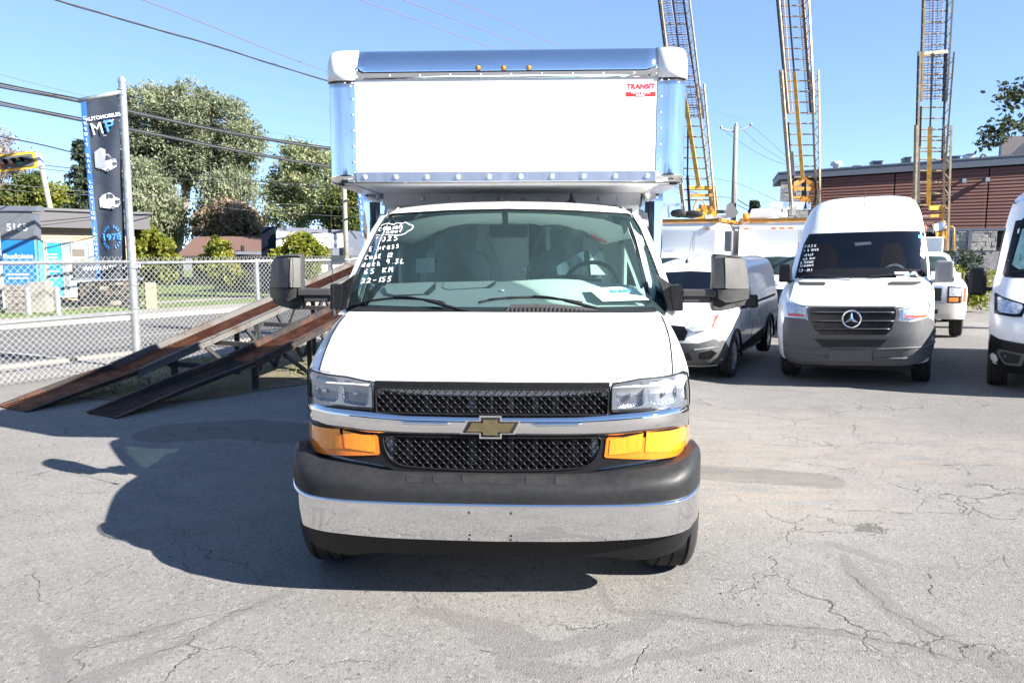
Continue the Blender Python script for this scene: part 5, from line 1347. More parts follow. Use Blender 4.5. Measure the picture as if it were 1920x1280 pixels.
for sg in (1, -1):
    e = bpy.data.objects.new('headlight', None); link(e, trn)
    q = FR.tr([(1864.5, 549), (1868, 549), (1880, 556), (1922, 569), (1926, 575), (1916, 594), (1900, 594), (1864, 587)], fR)
    if sg > 0: q = mirr(q)
    panel('lamp_rim', q, fR, M['gloss'], e, .02, .012, .05)
    A = np.array(q); c = A.mean(0) - np.array([0, .0]); q2 = [tuple(c + (np.array(v) - c) * np.array([.78, .72])) for v in q]
    panel('lamp_lens', rnd(q2, .03), fR, M['lampclear'], e, .01, .018, .04)
    q = [(.62, .56), (.90, .60), (.93, .54), (.84, .40), (.66, .40)]; q = [(sg * x, z) for x, z in q]
    panel('fog_pocket', rnd(ccw(q), .03), fR, M['vanbumper'], trn, .01, .026, .06)
    A = np.array(q); c = A.mean(0); panel('fog_recess', rnd(ccw([tuple(c + (np.array(v) - c) * .72) for v in q]), .02), fR, M['black'], trn, .004, .030, .06)
Kr('windscreen_frit', sym([(0, 2.27), (.66, 2.25), (.78, 2.20), (.90, 1.50), (.88, 1.46), (0, 1.44)]), 'gloss', .010)
Kr('windscreen', sym([(0, 2.20), (.60, 2.18), (.72, 2.13), (.83, 1.56), (.80, 1.52), (0, 1.50)]), 'darkglass', .014, .005)
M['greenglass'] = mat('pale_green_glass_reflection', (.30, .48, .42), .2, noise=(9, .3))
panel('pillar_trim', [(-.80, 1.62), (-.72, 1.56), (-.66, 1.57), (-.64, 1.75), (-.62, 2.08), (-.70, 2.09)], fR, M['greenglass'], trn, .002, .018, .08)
mb = MB(); q = [Vector((x, fR(x, z) - .03, z)) for x, z in ((-.80, 1.52), (-.5, 1.56), (-.1, 1.55))]; mb.tube(catmull(q, 4), .012, 6); mb.build('wiper', M['black'], trn, True)
q = FR.P(1833, 527, 1.05); box_mirror(trn, q, (.22, .14, .38), 'plastic', (q + Vector((.08, 0, -.10)), q + Vector((.27, .05, -.12))), .05)
q = Vector((1.20, 1.05, q.z)); box_mirror(trn, q, (.22, .14, .38), 'plastic', (q + Vector((-.08, 0, -.10)), q + Vector((-.27, .05, -.12))), .05)
for sg in (1, -1):
    sideR = lambda y, z: wR(z) + .001
    panel('door_glass', rnd([(1.25, 1.48), (2.2, 1.48), (2.2, 2.1), (1.75, 2.12)], .05), sideR, M['darkglass'], trn, .01, .004, .14, axis='x', side=sg)
    panel('roof_gutter', [(1.9, 2.46), (5.5, 2.46), (5.5, 2.49), (1.9, 2.49)], sideR, M['black'], trn, .004, .003, .5, axis='x', side=sg)
    panel('sill_moulding', [(1.5, .42), (4.3, .42), (4.3, .60), (1.5, .60)], sideR, M['plastic'], trn, .02, .012, .4, axis='x', side=sg)
    wheel(trn, sg * .90, 1.0, .36, .24, sg, .20); wheel(trn, sg * .90, 4.8, .36, .24, sg, .20)
mb = MB(); mb.box((0, 3, .34), (1.6, 5.2, .12)); mb.box((0, .65, .32), (1.6, .5, .14)); mb.build('underbody', M['black'], trn)

# ---------------------------------------------------------------- ladders
M['ladal'] = mat('ladder_aluminium', (.30, .235, .15), .45, .3, noise=(8, .25))
M['laddark'] = mat('ladder_dark_rail', (.06, .07, .09), .5, .5)
M['yellow'] = mat('worn_yellow_paint', (.50, .27, .03), .5, noise=(7, .35))
M['rack'] = mat('orange_rack_paint', (.42, .18, .02), .5, noise=(6, .4))
M['perf'] = mat('perforated_walkway', (.42, .38, .52), .5, .2, noise=(60, .6))
M['perfo'] = mat('orange_white_walkway', (.48, .25, .07), .5, .1, noise=(40, .9))
def ladder(truck_, I, sections, Yb, truss=.22, perf='perf', ram=None, slope=.12):
    """sections: [(ybot, left_bot, right_bot, ytop, left_top, right_top)] in photo px; Yb = distance at px y 400; leans away with height"""
    lad = bpy.data.objects.new('aerial_ladder', None); link(lad, truck_)
    def W(px, py, back=0.): 
        y = Yb + (400 - py) / F * Yb * slope
        return I @ (at(px, py, y + back))
    for k, (y0, l0, r0, y1, l1, r1) in enumerate(sections):
        off = k * .05
        for s_, (a0, a1) in enumerate(((l0, l1), (r0, r1))):
            A, B = W(a0, y0, off), W(a1, y1, off)
            mb = MB(); mb.bar(A, B, .055, .09, (0, 1, 0)); mb.build('rail', M['ladal' if k == 0 else 'laddark'], lad)
            A2, B2 = W(a0 + (7 if s_ else 3), y0, off - truss), W(a1 + (14 if s_ else 4), y1, off - truss)
            mb = MB(); mb.bar(A2, B2, .045, .045); n = max(4, int((B - A).length / .42))
            for i in range(n):
                p = A.lerp(B, i / n); q = A2.lerp(B2, (i + .5) / n); r_ = A.lerp(B, (i + 1) / n)
                mb.bar(p, q, .016, .016); mb.bar(q, r_, .016, .016)
            mb.build('truss_rail', M['ladal'], lad)
        A, B, A2, B2 = W(l0, y0, off), W(l1, y1, off), W(r0, y0, off), W(r1, y1, off)
        n = int((B - A).length / .30)
        for i in range(1, n):
            t = i / n
            if lad.get('_r') is None: pass
            mb = MB(); mb.tube([A.lerp(B, t), A2.lerp(B2, t)], .020, 6); mb.build('rung', M['ladal'], lad)
    return lad, W
def strip_px(lad, W, name, pts, wd, m, back=.02, hatch=0):
    mb = MB()
    for (x0, y0), (x1, y1) in zip(pts[:-1], pts[1:]):
        A, B = W(x0, y0, back), W(x1, y1, back)
        if hatch:
            n = int((B - A).length / hatch)
            for i in range(n):
                c = A.lerp(B, (i + .5) / n); mb.bar(c - Vector((wd / 2, 0, 0)), c + Vector((wd / 2, 0, 0)), hatch * .45, .012)
            for s_ in (-1, 0, 1): mb.bar(A + Vector((s_ * wd / 2, 0, 0)), B + Vector((s_ * wd / 2, 0, 0)), .014, .012)
        else: mb.bar(A, B, wd, .05, (0, 1, 0))
    o = mb.build(name, M[m], lad)
    if hatch: o['kind'] = 'stuff'
    return o

# ---------------------------------------------------------------- two bucket trucks
fB, wB = pf([(.3, .1), (.5, .0), (.9, .0), (1.1, .05), (1.2, .25), (1.3, .55), (1.38, .85), (1.6, 1.08), (1.85, 1.33), (1.95, 1.45), (2.02, 1.65), (2.06, 2.0)], [(.3, .95), (.6, 1.0), (1.2, 1.0), (1.4, .93), (1.9, .82), (2.0, .76), (2.06, .55)], .10, .35, 10)
def utility_cab(par):
    shell('cab_body', [.42, .5, .7, .9, 1.02, 1.1, 1.16, 1.22, 1.28, 1.33, 1.38, 1.5, 1.65, 1.8, 1.9, 1.96, 2.0, 2.03, 2.05], fB, wB, 2.4, M['white'], par, [(.95, .4, .48)], nf=22)
    panel('windscreen', sym([(0, 1.90), (.66, 1.88), (.72, 1.84), (.86, 1.44), (.84, 1.42), (0, 1.42)]), fB, M['wsdark'], par, .02, .008, .1)
    panel('grille_surround', sym([(0, 1.10), (.93, 1.08), (.95, .74), (0, .72)]), fB, M['plastic'], par, .02, .010, .1)
    for k in range(7):
        panel('grille_bar', sym([(0, 1.06 - k * .045), (.56, 1.06 - k * .045), (.56, 1.045 - k * .045), (0, 1.045 - k * .045)]), fB, M['greyplastic'], par, .01, .02, .2)
    for sg in (1, -1):
        q = [(sg * x, z) for x, z in ((.62, 1.04), (.92, 1.04), (.93, .80), (.62, .80))]
        panel('headlight', ccw(q), fB, M['lampclear'], par, .02, .02, .08)
        mb = MB(); mb.box((sg * 1.16, 1.1, 1.45), (.2, .12, .34)); mb.bar((sg * 1.08, 1.1, 1.38), (sg * .9, 1.12, 1.36), .06, .06); mb.build('side_mirror', M['plastic'], par, bevel=.03)
        wheel(par, sg * .88, .95, .38, .24, sg, .21); wheel(par, sg * .93, 4.6, .38, .24, sg, .21); wheel(par, sg * .68, 4.6, .38, .24, sg, .21)
    panel('bumper', sym([(0, .66), (.98, .66), (.99, .46), (0, .46)]), fB, M['greyplastic'], par, .06, .03, .15)
    mb = MB(); mb.box((0, 3.4, .55), (.9, 6, .16)); mb.build('chassis', M['black'], par)
M['wsdark'] = mat('dark_green_windscreen', (.035, .055, .055), .06, noise=(2.5, .7))
def bucket_truck(fr, label, lights):
    t = thing('ladder_truck', label, 'truck', matrix=fr.M, group='white utility trucks with raised ladders')
    utility_cab(t)
    # cargo box with rounded front corners
    rows = []; hw, y0, y1 = 1.17, 1.88, 5.9
    for z, k in ((.85, 0), (2.60, 0), (2.72, .012), (2.79, .05), (2.82, .12), (2.83, .3)):
        r = .17; P = []
        h_ = hw - k; 
        for a in np.linspace(0, math.pi / 2, 8): P.append((h_ - r + r * math.sin(a), y0 + k + r - r * math.cos(a), z))
        Pm = [(-x, y, zz) for x, y, zz in reversed(P)]
        rows.append(Pm + P + [(h_, y1, z), (-h_, y1, z)])
    mb = MB(); mb.grid(rows, True); n = len(rows[0]); mb.f.append(tuple(range((len(rows) - 1) * n, len(rows) * n))); mb.f.append(tuple(reversed(range(n))))
    mb.build('cargo_box', M['fibre'], t, True, 35)
    for sx_ in (-1, 1):
        mb = MB(); mb.box((sx_ * .02 + .45, y0 - .004, 2.33), (.006, .004, .55)); mb.build('panel_seam', M['vanbumper'], t)
    for xx, ww in lights:
        mb = MB(); mb.box((xx, y0 - .012, 2.66), (ww, .035, .04)); mb.build('clearance_lamp', M['lampred' if ww > .2 else 'amber'], t, bevel=.01)
    mb = MB()
    for sx_ in (-1, 1): mb.box((sx_ * 1.08, 3.8, 2.90), (.07, 3.9, .08))
    for yy in (1.95, 3.0, 4.2, 5.4): mb.box((0, yy, 2.895), (2.3, .10, .075))
    mb.build('roof_rack', M['rack'], t)['kind'] = 'stuff'
    return t
FB1 = Frame(3.64, 18.8, -.33, 27, 0); FB2 = Frame(6.52, 18.9, -.30, 27, 0)
bt1 = bucket_truck(FB1, 'white ladder truck behind the small van, its rack carrying a black arrow board', [(-.85, .45), (.82, .14)])
bt2 = bucket_truck(FB2, 'white ladder truck half hidden behind the high-roof van, with brown-yellow ladder turret', [(-.95, .14), (-.22, .14), (0, .14), (.22, .14), (.95, .14)])
# mirror and bracket seen between the two boxes
I1, I2 = FB1.I, FB2.I
mb = MB(); mb.box(I1 @ at(1366, 452, 19.6), (.22, .1, .55)); mb.build('side_mirror', M['lightplastic'], bt1, bevel=.04)
# ladder one
lad, W1 = ladder(bt1, I1, [(395, 1281, 1334, 158, 1252, 1306), (222, 1263, 1312, -190, 1212, 1256)], 22.0)
strip_px(lad, W1, 'ram', [(1285, 190), (1310, 350)], .11, 'yellow', -.15)
strip_px(lad, W1, 'ram_rod', [(1262, 0), (1285, 190)], .05, 'laddark', -.15)
strip_px(lad, W1, 'walkway', [(1249, -190 + 190), (1285, 222)], .26, 'perf', .03, .07); strip_px(lad, W1, 'walkway', [(1268, 0), (1303, 222)], .26, 'perf', .03, .07)
for nm, a, b, wd, m in (('foot_beam', (1290, 352), (1336, 352), .10, 'yellow'), ('foot_beam', (1293, 367), (1337, 366), .08, 'rack'), ('foot_post', (1336, 350), (1341, 395), .17, 'yellow'), ('foot_post', (1341, 395), (1334, 404), .22, 'yellow'), ('turret', (1304, 400), (1338, 404), .28, 'yellow'),
                        ('turret', (1310, 390), (1335, 392), .2, 'rack'), ('hose', (1289, 330), (1293, 398), .07, 'black'), ('hose', (1290, 240), (1289, 330), .04, 'black'), ('box_tube', (1322, 407), (1365, 406), .10, 'fibre'), ('sign_arm', (1338, 397), (1365, 397), .10, 'vanbumper')):
    strip_px(lad, W1, nm, [a, b], wd, m, -.1)
mb = MB(); hoop = [W1(1312 + 12 * math.cos(a), 398 - 24 * math.sin(a), -.2) for a in np.linspace(0, math.pi, 14)]; mb.tube(hoop, .02, 6); mb.build('hoop', M['rack'], lad, True)
P_ = [(1361, 408), (1362, 386), (1368, 379), (1373, 381), (1385, 398), (1379, 406), (1374, 409)]
mb = MB(); q = [W1(x, y, -.3) for x, y in P_]; mb.v += q + [v + Vector((0, .03, 0)) for v in q]; n = len(q); mb.f += [tuple(range(n)), tuple(range(2 * n - 1, n - 1, -1))] + [(i, i + n, (i + 1) % n + n, (i + 1) % n) for i in range(n)]; mb.build('arrow_board', M['vanbumper'], bt1)
for x, y, sx_, sz in ((1272, 400, .30, .26), (1297, 402, .42, .24)):
    mb = MB(); mb.lathe([(.001, -sz * .9), (sz * .8, -sz * .6), (sz, 0), (sz * .8, sz * .6), (.001, sz * .9)], (0, 0, 0), 'z', 14)
    o_ = mb.build('cable_bag', M['black'], bt1, True); o_.location = W1(x, y, -.3); o_.scale = (sx_ / sz * .8, .5, .55)
for a, b, w_ in (((1240, 384), (1282, 384), .10), ((1278, 384), (1279, 408), .06), ((1253, 384), (1254, 408), .05)): strip_px(bt1, W1, 'outrigger_frame', [a, b], w_, 'alu', -.1)
# ladder two
lad, W2 = ladder(bt2, I2, [(392, 1483, 1531, 132, 1462, 1521), (212, 1476, 1520, -190, 1440, 1493)], 21.8)
strip_px(lad, W2, 'ram', [(1489, 135), (1505, 335)], .10, 'yellow', -.15); strip_px(lad, W2, 'ram_rod', [(1475, -40), (1489, 135)], .05, 'laddark', -.15)
strip_px(lad, W2, 'walkway', [(1463, -20), (1481, 215)], .16, 'perfo', .03, .06); strip_px(lad, W2, 'walkway', [(1501, -20), (1519, 215)], .14, 'perfo', .03, .06)
for nm, a, b, wd, m in (('turret_arm', (1480, 352), (1506, 337), .14, 'rack'), ('turret_arm', (1506, 337), (1532, 350), .14, 'rack'), ('turret_beam', (1480, 354), (1532, 354), .10, 'rack'), ('turret_beam', (1484, 370), (1530, 369), .06, 'rack'), ('turret_post', (1507, 338), (1508, 392), .13, 'black'),
                        ('hose', (1477, 230), (1481, 285), .06, 'black'), ('ram_bracket', (1483, 285), (1486, 330), .14, 'lightplastic'), ('turret_block', (1500, 376), (1516, 384), .3, 'rack'), ('rack_beam', (1444, 385), (1520, 386), .22, 'alu'), ('rack_beam', (1452, 392), (1468, 404), .12, 'alu'), ('valve_block', (1468, 398), (1476, 398), .25, 'fibre'), ('valve_block', (1484, 396), (1492, 396), .25, 'lightplastic'), ('turret_post', (1487, 330), (1484, 385), .07, 'black'), ('turret_post', (1531, 350), (1533, 385), .08, 'ladal')):
    strip_px(lad, W2, nm, [a, b], wd, m, -.1)
for cx_, sgn in ((1484, -1), (1528, 1)):
    mb = MB(); mb.tube([W2(cx_ + sgn * 4 * math.sin(a) - sgn * 2, 334 + 50 * a / math.pi, -.15) for a in np.linspace(0, math.pi, 12)], .022, 6); mb.build('hydraulic_hose', M['black'], lad, True)
mb = MB(); q = W2(1430, 401, -.6); mb.box(q, (.72, .5, .26), taper=.8); mb.build('tool_locker', M['fibre'], bt2, bevel=.03)
mb = MB(); mb.lathe([(.001, .1), (.08, .1), (.09, -.1), (.001, -.1)], W2(1398, 407, -.6), 'z', 12); mb.build('beacon', M['amber2'], bt2, True)

# ---------------------------------------------------------------- pick-up utility truck behind the two right-hand vans
FF = Frame(8.72, 16.2, -.16, 27, 0)
ft = thing('utility_pickup', 'white utility truck with square amber-edged headlamps between the two right-hand vans, its yellow ladder raised', 'truck', matrix=FF.M, group='white utility trucks with raised ladders')
fF, wF = pf([(.35, .05), (.5, .0), (.95, .0), (1.15, .02), (1.22, .12), (1.28, .5), (1.33, 1.0), (1.37, 1.25), (1.6, 1.5), (1.8, 1.72), (1.86, 1.9), (1.9, 2.2)], [(.35, .98), (.6, 1.03), (1.1, 1.03), (1.24, .98), (1.36, .90), (1.8, .74), (1.88, .62), (1.9, .5)], .06, .30, 12)
shell('cab_body', [.45, .6, .8, 1.0, 1.12, 1.18, 1.23, 1.27, 1.30, 1.33, 1.36, 1.45, 1.6, 1.72, 1.8, 1.84, 1.87, 1.89], fF, wF, 2.9, M['white'], ft, [(1.05, .42, .50)], nf=22)
Kf = lambda name, pts, m, pr=.01, th=.02: panel(name, pts, fF, M[m], ft, th, pr, .1)
Kf('windscreen', sym([(0, 1.79), (.60, 1.78), (.66, 1.75), (.82, 1.40), (0, 1.40)]), 'wsdark', .008)
Kf('grille_surround', sym([(0, 1.17), (.60, 1.17), (.62, .80), (0, .78)]), 'alu', .03)
for x0_ in (-.56, -.28, .0, .28):
    panel('grille_opening', [(x0_, .84), (x0_ + .25, .84), (x0_ + .25, 1.12), (x0_, 1.12)], fF, M['black'], ft, .01, .035, .2)
for sg in (1, -1):
    e = bpy.data.objects.new('headlight', None); link(e, ft)
    S = lambda q: ccw([(sg * x, z) for x, z in q])
    panel('lamp_rim', S([(.64, 1.16), (1.0, 1.14), (1.01, .80), (.64, .80)]), fF, M['gloss'], e, .02, .012, .1)
    panel('lamp_lens', S([(.67, 1.13), (.90, 1.12), (.90, .95), (.67, .95)]), fF, M['lampclear'], e, .01, .018, .1)
    panel('turn_lens', S([(.67, .92), (.93, .92), (.94, .83), (.67, .83)]), fF, M['amber'], e, .01, .018, .1)
    panel('side_marker', S([(.94, 1.13), (1.0, 1.11), (1.01, .82), (.96, .82)]), fF, M['lampred'], e, .01, .018, .1)
    wheel(ft, sg * .90, 1.05, .40, .24, sg, .22); wheel(ft, sg * .93, 4.8, .40, .24, sg, .22)
    mb = MB(); mb.box((sg * .925, 4.2, .95), (.25, 3.0, .85)); mb.build('service_locker', M['white'], ft, bevel=.02)
M['bumperwhite'] = mat('cream_steel_bumper', (.55, .53, .50), .3, .3, noise=(4, .1))
Kf('bumper', sym([(0, .78), (1.02, .78), (1.04, .70), (1.0, .50), (.9, .46), (0, .46)]), 'bumperwhite', .05, .12)
Kf('tow_opening', [(.30, .66), (.48, .66), (.48, .57), (.30, .57)], 'black', .055, .005)
mb = MB(); mb.box((0, 3.6, .6), (.9, 5.6, .16)); mb.box((0, 4.4, 1.05), (1.55, 2.8, .3)); mb.build('chassis', M['black'], ft)
I3 = FF.I
lad, W3 = ladder(ft, I3, [(470, 1712, 1770, 235, 1716, 1770), (305, 1717, 1766, 98, 1722, 1775), (190, 1725, 1768, -190, 1736, 1784)], 20.5)
strip_px(lad, W3, 'ram', [(1744, 238), (1741, 386)], .11, 'yellow', -.15); strip_px(lad, W3, 'ram_rod', [(1749, 100), (1744, 238)], .045, 'laddark', -.15)
strip_px(lad, W3, 'walkway', [(1744, -20), (1738, 188)], .24, 'perf', .12, .07); strip_px(lad, W3, 'walkway', [(1759, -20), (1753, 188)], .24, 'perf', .12, .07)
for nm, a, b, wd, m in (('foot_beam', (1742, 390), (1769, 389), .12, 'yellow'), ('foot_beam', (1744, 405), (1768, 404), .08, 'yellow'), ('foot_post', (1768, 388), (1767, 438), .05, 'rack'), ('head_beam', (1722, 102), (1776, 97), .09, 'ladal'), ('hose', (1726, 200), (1724, 275), .07, 'black'), ('ram_bracket', (1721, 280), (1721, 380), .10, 'lightplastic'),
                        ('turret', (1755, 442), (1770, 440), .18, 'yellow'), ('pedestal', (1752, 428), (1772, 420), .2, 'alu')):
    strip_px(lad, W3, nm, [a, b], wd, m, -.1)
mb = MB(); mb.tube([W3(1774, 470), W3(1774, 428), W3(1777, 425), W3(1786, 425), W3(1789, 428), W3(1789, 470)], .022, 6); mb.build('grab_rail', M['yellow'], ft, True)
# box-bodied truck parked behind it
FG = Frame(10.9, 19.4, -.2, 27, 0)
ut = thing('service_truck', 'white service body with orange beacon bar on a roof rack, seen behind the pick-up', 'truck', matrix=FG.M, group='white utility trucks with raised ladders')
mb = MB(); mb.box((-.55, .4, 1.55), (1.5, .8, 1.5)); mb.build('service_body', M['white'], ut, bevel=.03)
mb = MB(); mb.box((-.55, .4, .5), (1.4, .9, .5)); mb.build('chassis', M['black'], ut)
mb = MB(); mb.box((-.75, -.02, 2.10), (.42, .03, .12)); mb.build('vent_panel', M['black'], ut)
mb = MB(); mb.box((-.72, .2, 2.38), (1.05, .5, .05)); mb.build('roof_rack', M['rack'], ut)
mb = MB(); mb.box((-.60, .1, 2.52), (.80, .3, .16)); mb.build('beacon_bar', mat('orange_beacon', (.75, .16, .03), .3, coat=1), ut, bevel=.03)
mb = MB()
for zz in (2.44, 2.66): mb.tube([(-1.15, -.1, zz), (-.05, -.1, zz)], .012, 6)
for xx in (-1.15, -.8, -.4, -.05): mb.tube([(xx, -.1, 2.40), (xx, -.1, 2.66)], .012, 6)
mb.build('rack_rail', M['ladal'], ut)['kind'] = 'stuff'
for sg in (1, -1): wheel(ut, -.55 + sg * .62, .45, .40, .22, sg, .22)
# ================================================================ FENCE
FD = Vector((.49, .872, 0)).normalized()
FO = Vector((-5.64, 11.1, 0))                      # foot of the tall pole
def fpt(t, z=0., off=0.): return FO + FD * t + Vector((0, 0, z)) + Vector((FD.y, -FD.x, 0)) * off
fence = thing('chain_link_fence', 'galvanised chain-link fence with twisted wire tips between the lot and the road', 'fence', loc=FO)
def lf(p): return Vector(p) - FO
HT = 1.585
for t, nm in ((2.35, 'post'), (5.2, 'post'), (-4.6, 'post'), (8.2, 'post')):
    mb = MB(); mb.tube([lf(fpt(t, 0)), lf(fpt(t, HT - .02))], .04, 14); mb.lathe([(.045, HT - .03), (.045, HT), (.03, HT + .02), (.001, HT + .03)], lf(fpt(t)), 'z', 14); mb.build('post', M['galv'], fence, True, 40)
for t0, t1, z0, z1 in ((-4.6, 0, HT + .02, HT), (0, 8.2, HT - .02, HT - .02)):
    mb = MB(); mb.tube([lf(fpt(t0, z0)), lf(fpt(t1, z1))], .026, 10); mb.build('top_rail', M['galv'], fence, True)
mb = MB(); mb.tube([lf(fpt(-4.6, .83)), lf(fpt(-.05, .83))], .028, 10); mb.build('middle_rail', M['galv'], fence, True)
def weave(t0, t1, z0, z1, name):
    mb = MB(); p = .086; L_ = t1 - t0; h = z1 - z0; r = .0021
    k = int(L_ / p) + 1; n = int(h / p)
    for sg in (1, -1):
        i0 = -int(h / p) - 1
        for i in range(i0, k + int(h / p) + 1):
            a = t0 + i * p
            # line t = a + sg*(z-z0); clip to [t0,t1]
            za, zb = z0, z1
            ta, tb = (a, a + h) if sg > 0 else (a, a - h)
            lo, hi = min(ta, tb), max(ta, tb)
            if hi <= t0 or lo >= t1: continue
            def zz(t): return z0 + sg * (t - a)
            c0, c1 = max(lo, t0), min(hi, t1)
            if c1 - c0 < .02: continue
            m_ = max(1, int((c1 - c0) / .8))
            for j in range(m_):
                u0, u1 = c0 + (c1 - c0) * j / m_, c0 + (c1 - c0) * (j + 1) / m_
                w0, w1 = .012 * math.sin(u0 * 1.7 + zz(u0) * 2), .012 * math.sin(u1 * 1.7 + zz(u1) * 2)
                A = lf(fpt(u0, zz(u0), w0 + sg * r)); B = lf(fpt(u1, zz(u1), w1 + sg * r))
                mb.bar(A, B, r * 2.1, r * 2.1)
    for i in range(int(L_ / p)):
        t = t0 + (i + .5) * p
        for s_ in (-1, 1):
            A = lf(fpt(t, z1 - .005)); B = lf(fpt(t + s_ * .022, z1 + .055, .012 * s_)); mb.bar(A, B, .004, .004)
    o = mb.build(name, M['wire'], fence); o['kind'] = 'stuff'
weave(-4.6, -.06, .03, HT + .03, 'wire_mesh'); weave(.06, 8.2, .03, HT + .015, 'wire_mesh')

# ---------------------------------------------------------------- tall banner pole
pole = thing('banner_pole', 'tall galvanised steel pole standing in the chain-link fence line', 'pole', loc=FO)
mb = MB(); mb.tube([(0, 0, 0), (.01, 0, 2.2), (.03, 0, 4.17)], [.062, .055, .05], 18); mb.lathe([(.056, 4.15), (.056, 4.19), (.03, 4.23), (.001, 4.24)], (.03, 0, 0), 'z', 16); mb.build('shaft', M['galv'], pole, True, 40)
for z in (4.05, 3.98, 1.50, 1.25, .9): mb = MB(); mb.lathe([(.058, z - .012), (.064, z), (.058, z + .012)], (.02, 0, 0), 'z', 16); mb.build('collar', M['galv'], pole, True)
def dbl_banner(name, label, TL, TR, BL, BR, Yl, Yr, full=True):
    a, b, c, d = at(*TL, Yl), at(*TR, Yr), at(*BL, Yl + .05), at(*BR, Yr + .05)
    o0 = a.copy()
    t = thing(name, label, 'banner', loc=o0)
    ux = (b - a).normalized(); nrm = ux.cross((a - c).normalized()).normalized()      # towards the camera
    if nrm.y > 0: nrm = -nrm
    def P(u, v, off=0.):
        p = a.lerp(b, u).lerp(c.lerp(d, u), v)
        rip = .014 * math.sin(u * 9 + v * 3) * (.3 + v) + .010 * math.sin(v * 14 + u * 5)
        return p - o0 + nrm * (rip + off)
    def P0(u, v, off=0.): return a.lerp(b, u).lerp(c.lerp(d, u), v) - o0 + nrm * off
    for nm, u0, u1, m in (('blue_band', 0, .15, 'bannerblue'), ('cloth', .15, 1, 'bannernavy')):
        mb = MB(); mb.grid([[P(u, v) for u in np.linspace(u0, u1, 14 if u0 else 4)] for v in np.linspace(0, 1, 50)]); mb.build(nm, M[m], t, True)
    def mt(u, v, off=.034):
        e1 = (P0(u + .05, v) - P0(u - .05, v)).normalized(); e2 = (P0(u, v - .02) - P0(u, v + .02)).normalized(); n_ = e1.cross(e2).normalized(); e2 = n_.cross(e1)
        m_ = Matrix.Identity(4)
        for i, vv in enumerate((e1, e2, n_)):
            for j in range(3): m_[j][i] = vv[j]
        m_.translation = P0(u, v, off); return m_
    return t, P, mt, (b - a).length, (a - c).length
M['bannerblue'] = mat('blue_banner_cloth', (.018, .10, .38), .6, noise=(8, .15))
M['bannernavy'] = mat('navy_banner_cloth', (.012, .020, .036), .6, noise=(8, .25))
M['printwhite'] = mat('white_print', (.50, .52, .56), .6)
M['printblue'] = mat('blue_banner_print', (.04, .20, .62), .6)
ban, BP, bmt, bw, bh = dbl_banner('hanging_banner', 'navy vertical banner with blue edge, white truck and van prints and 1978 laurel', (151, 191), (221, 178), (181, 524), (238, 522), 10.92, 11.06)
mb = MB(); mb.tube([BP(-.05, -.008), BP(1.1, -.012)], .032, 12); mb.build('top_bar', M['galv'], ban, True)
for i_, ch_ in enumerate('CREDIT BAIL LOCATION /ACHAT'):
    if ch_ != ' ': text(ch_, M['printwhite'], ban, bmt(.088, (219 + i_ * 9.85 - 187) / 337), .062, bold=.001)
text('AUTOMOBILES', M['printwhite'], ban, bmt(.58, .105), .070, bold=.0015)
text('GROUP', M['printwhite'], ban, bmt(.72, .132), .042, shear=.2)
text('M', M['printwhite'], ban, bmt(.40, .165), .235, xs=.88)
text('P', M['printblue'], ban, bmt(.74, .160), .23, bold=.002, xs=1.1)
text('INC', M['printwhite'], ban, bmt(.60, .205), .025)
text('1978', M['printblue'], ban, bmt(.60, .765), .125, bold=.002)
text('WWW.AUTOMP.COM', M['printwhite'], ban, bmt(.56, .935), .085, bold=.0014, xs=.9)
def shape(poly, m, nm, dz=.02):
    mb = MB(); mb.v += [BP(u, v + (-.045 if v < .5 else -.075), dz) for u, v in poly]; mb.f.append(tuple(range(len(poly)))); mb.build(nm, m, ban)
g1, g2, g3 = mat('print_white_a', (.34, .36, .40), .6), mat('print_grey_b', (.20, .22, .27), .6), mat('print_dark_c', (.03, .035, .05), .6)
# printed box truck
for poly, m, dz in (([(.26, .33), (.44, .31), (.58, .325), (.58, .42), (.46, .43), (.26, .415)], g2, .02), ([(.44, .31), (.58, .325), (.58, .44), (.44, .43)], g1, .021), ([(.58, .35), (.66, .352), (.76, .378), (.86, .385), (.88, .40), (.87, .425), (.70, .44), (.54, .445), (.54, .35)], g1, .022),
    ([(.58, .358), (.65, .36), (.66, .382), (.56, .385)], g3, .024), ([(.66, .362), (.74, .38), (.67, .382)], g3, .024), ([(.76, .40), (.87, .40), (.87, .418), (.78, .42)], g3, .024)): shape(poly, m, 'printed_truck', dz)
for poly, m, dz in (([(.30, .62), (.40, .60), (.62, .590), (.72, .605), (.78, .62), (.90, .63), (.92, .655), (.84, .675), (.60, .68), (.30, .668)], g1, .020), ([(.52, .598), (.58, .597), (.585, .622), (.51, .625)], g3, .024), ([(.60, .597), (.70, .605), (.73, .622), (.62, .618)], g3, .024), ([(.78, .635), (.91, .638), (.90, .655), (.79, .66)], g3, .024)): shape(poly, m, 'printed_van', dz)
for cu, cv, r in ((.62, .44, .05), (.70, .678, .05), (.36, .668, .028), (.36, .425, .02)):
    mb = MB(); mb.v += [BP(cu + r * math.cos(a), cv + r * .20 * math.sin(a) - (.045 if cv < .5 else .075), .027) for a in np.linspace(0, 2 * math.pi, 16, endpoint=False)]; mb.f.append(tuple(range(16))); mb.build('printed_wheel', g3, ban)
    mb = MB(); mb.v += [BP(cu + r * .5 * math.cos(a), cv + r * .10 * math.sin(a) - (.045 if cv < .5 else .075), .029) for a in np.linspace(0, 2 * math.pi, 12, endpoint=False)]; mb.f.append(tuple(range(12))); mb.build('printed_wheel', g2, ban)
mb = MB()
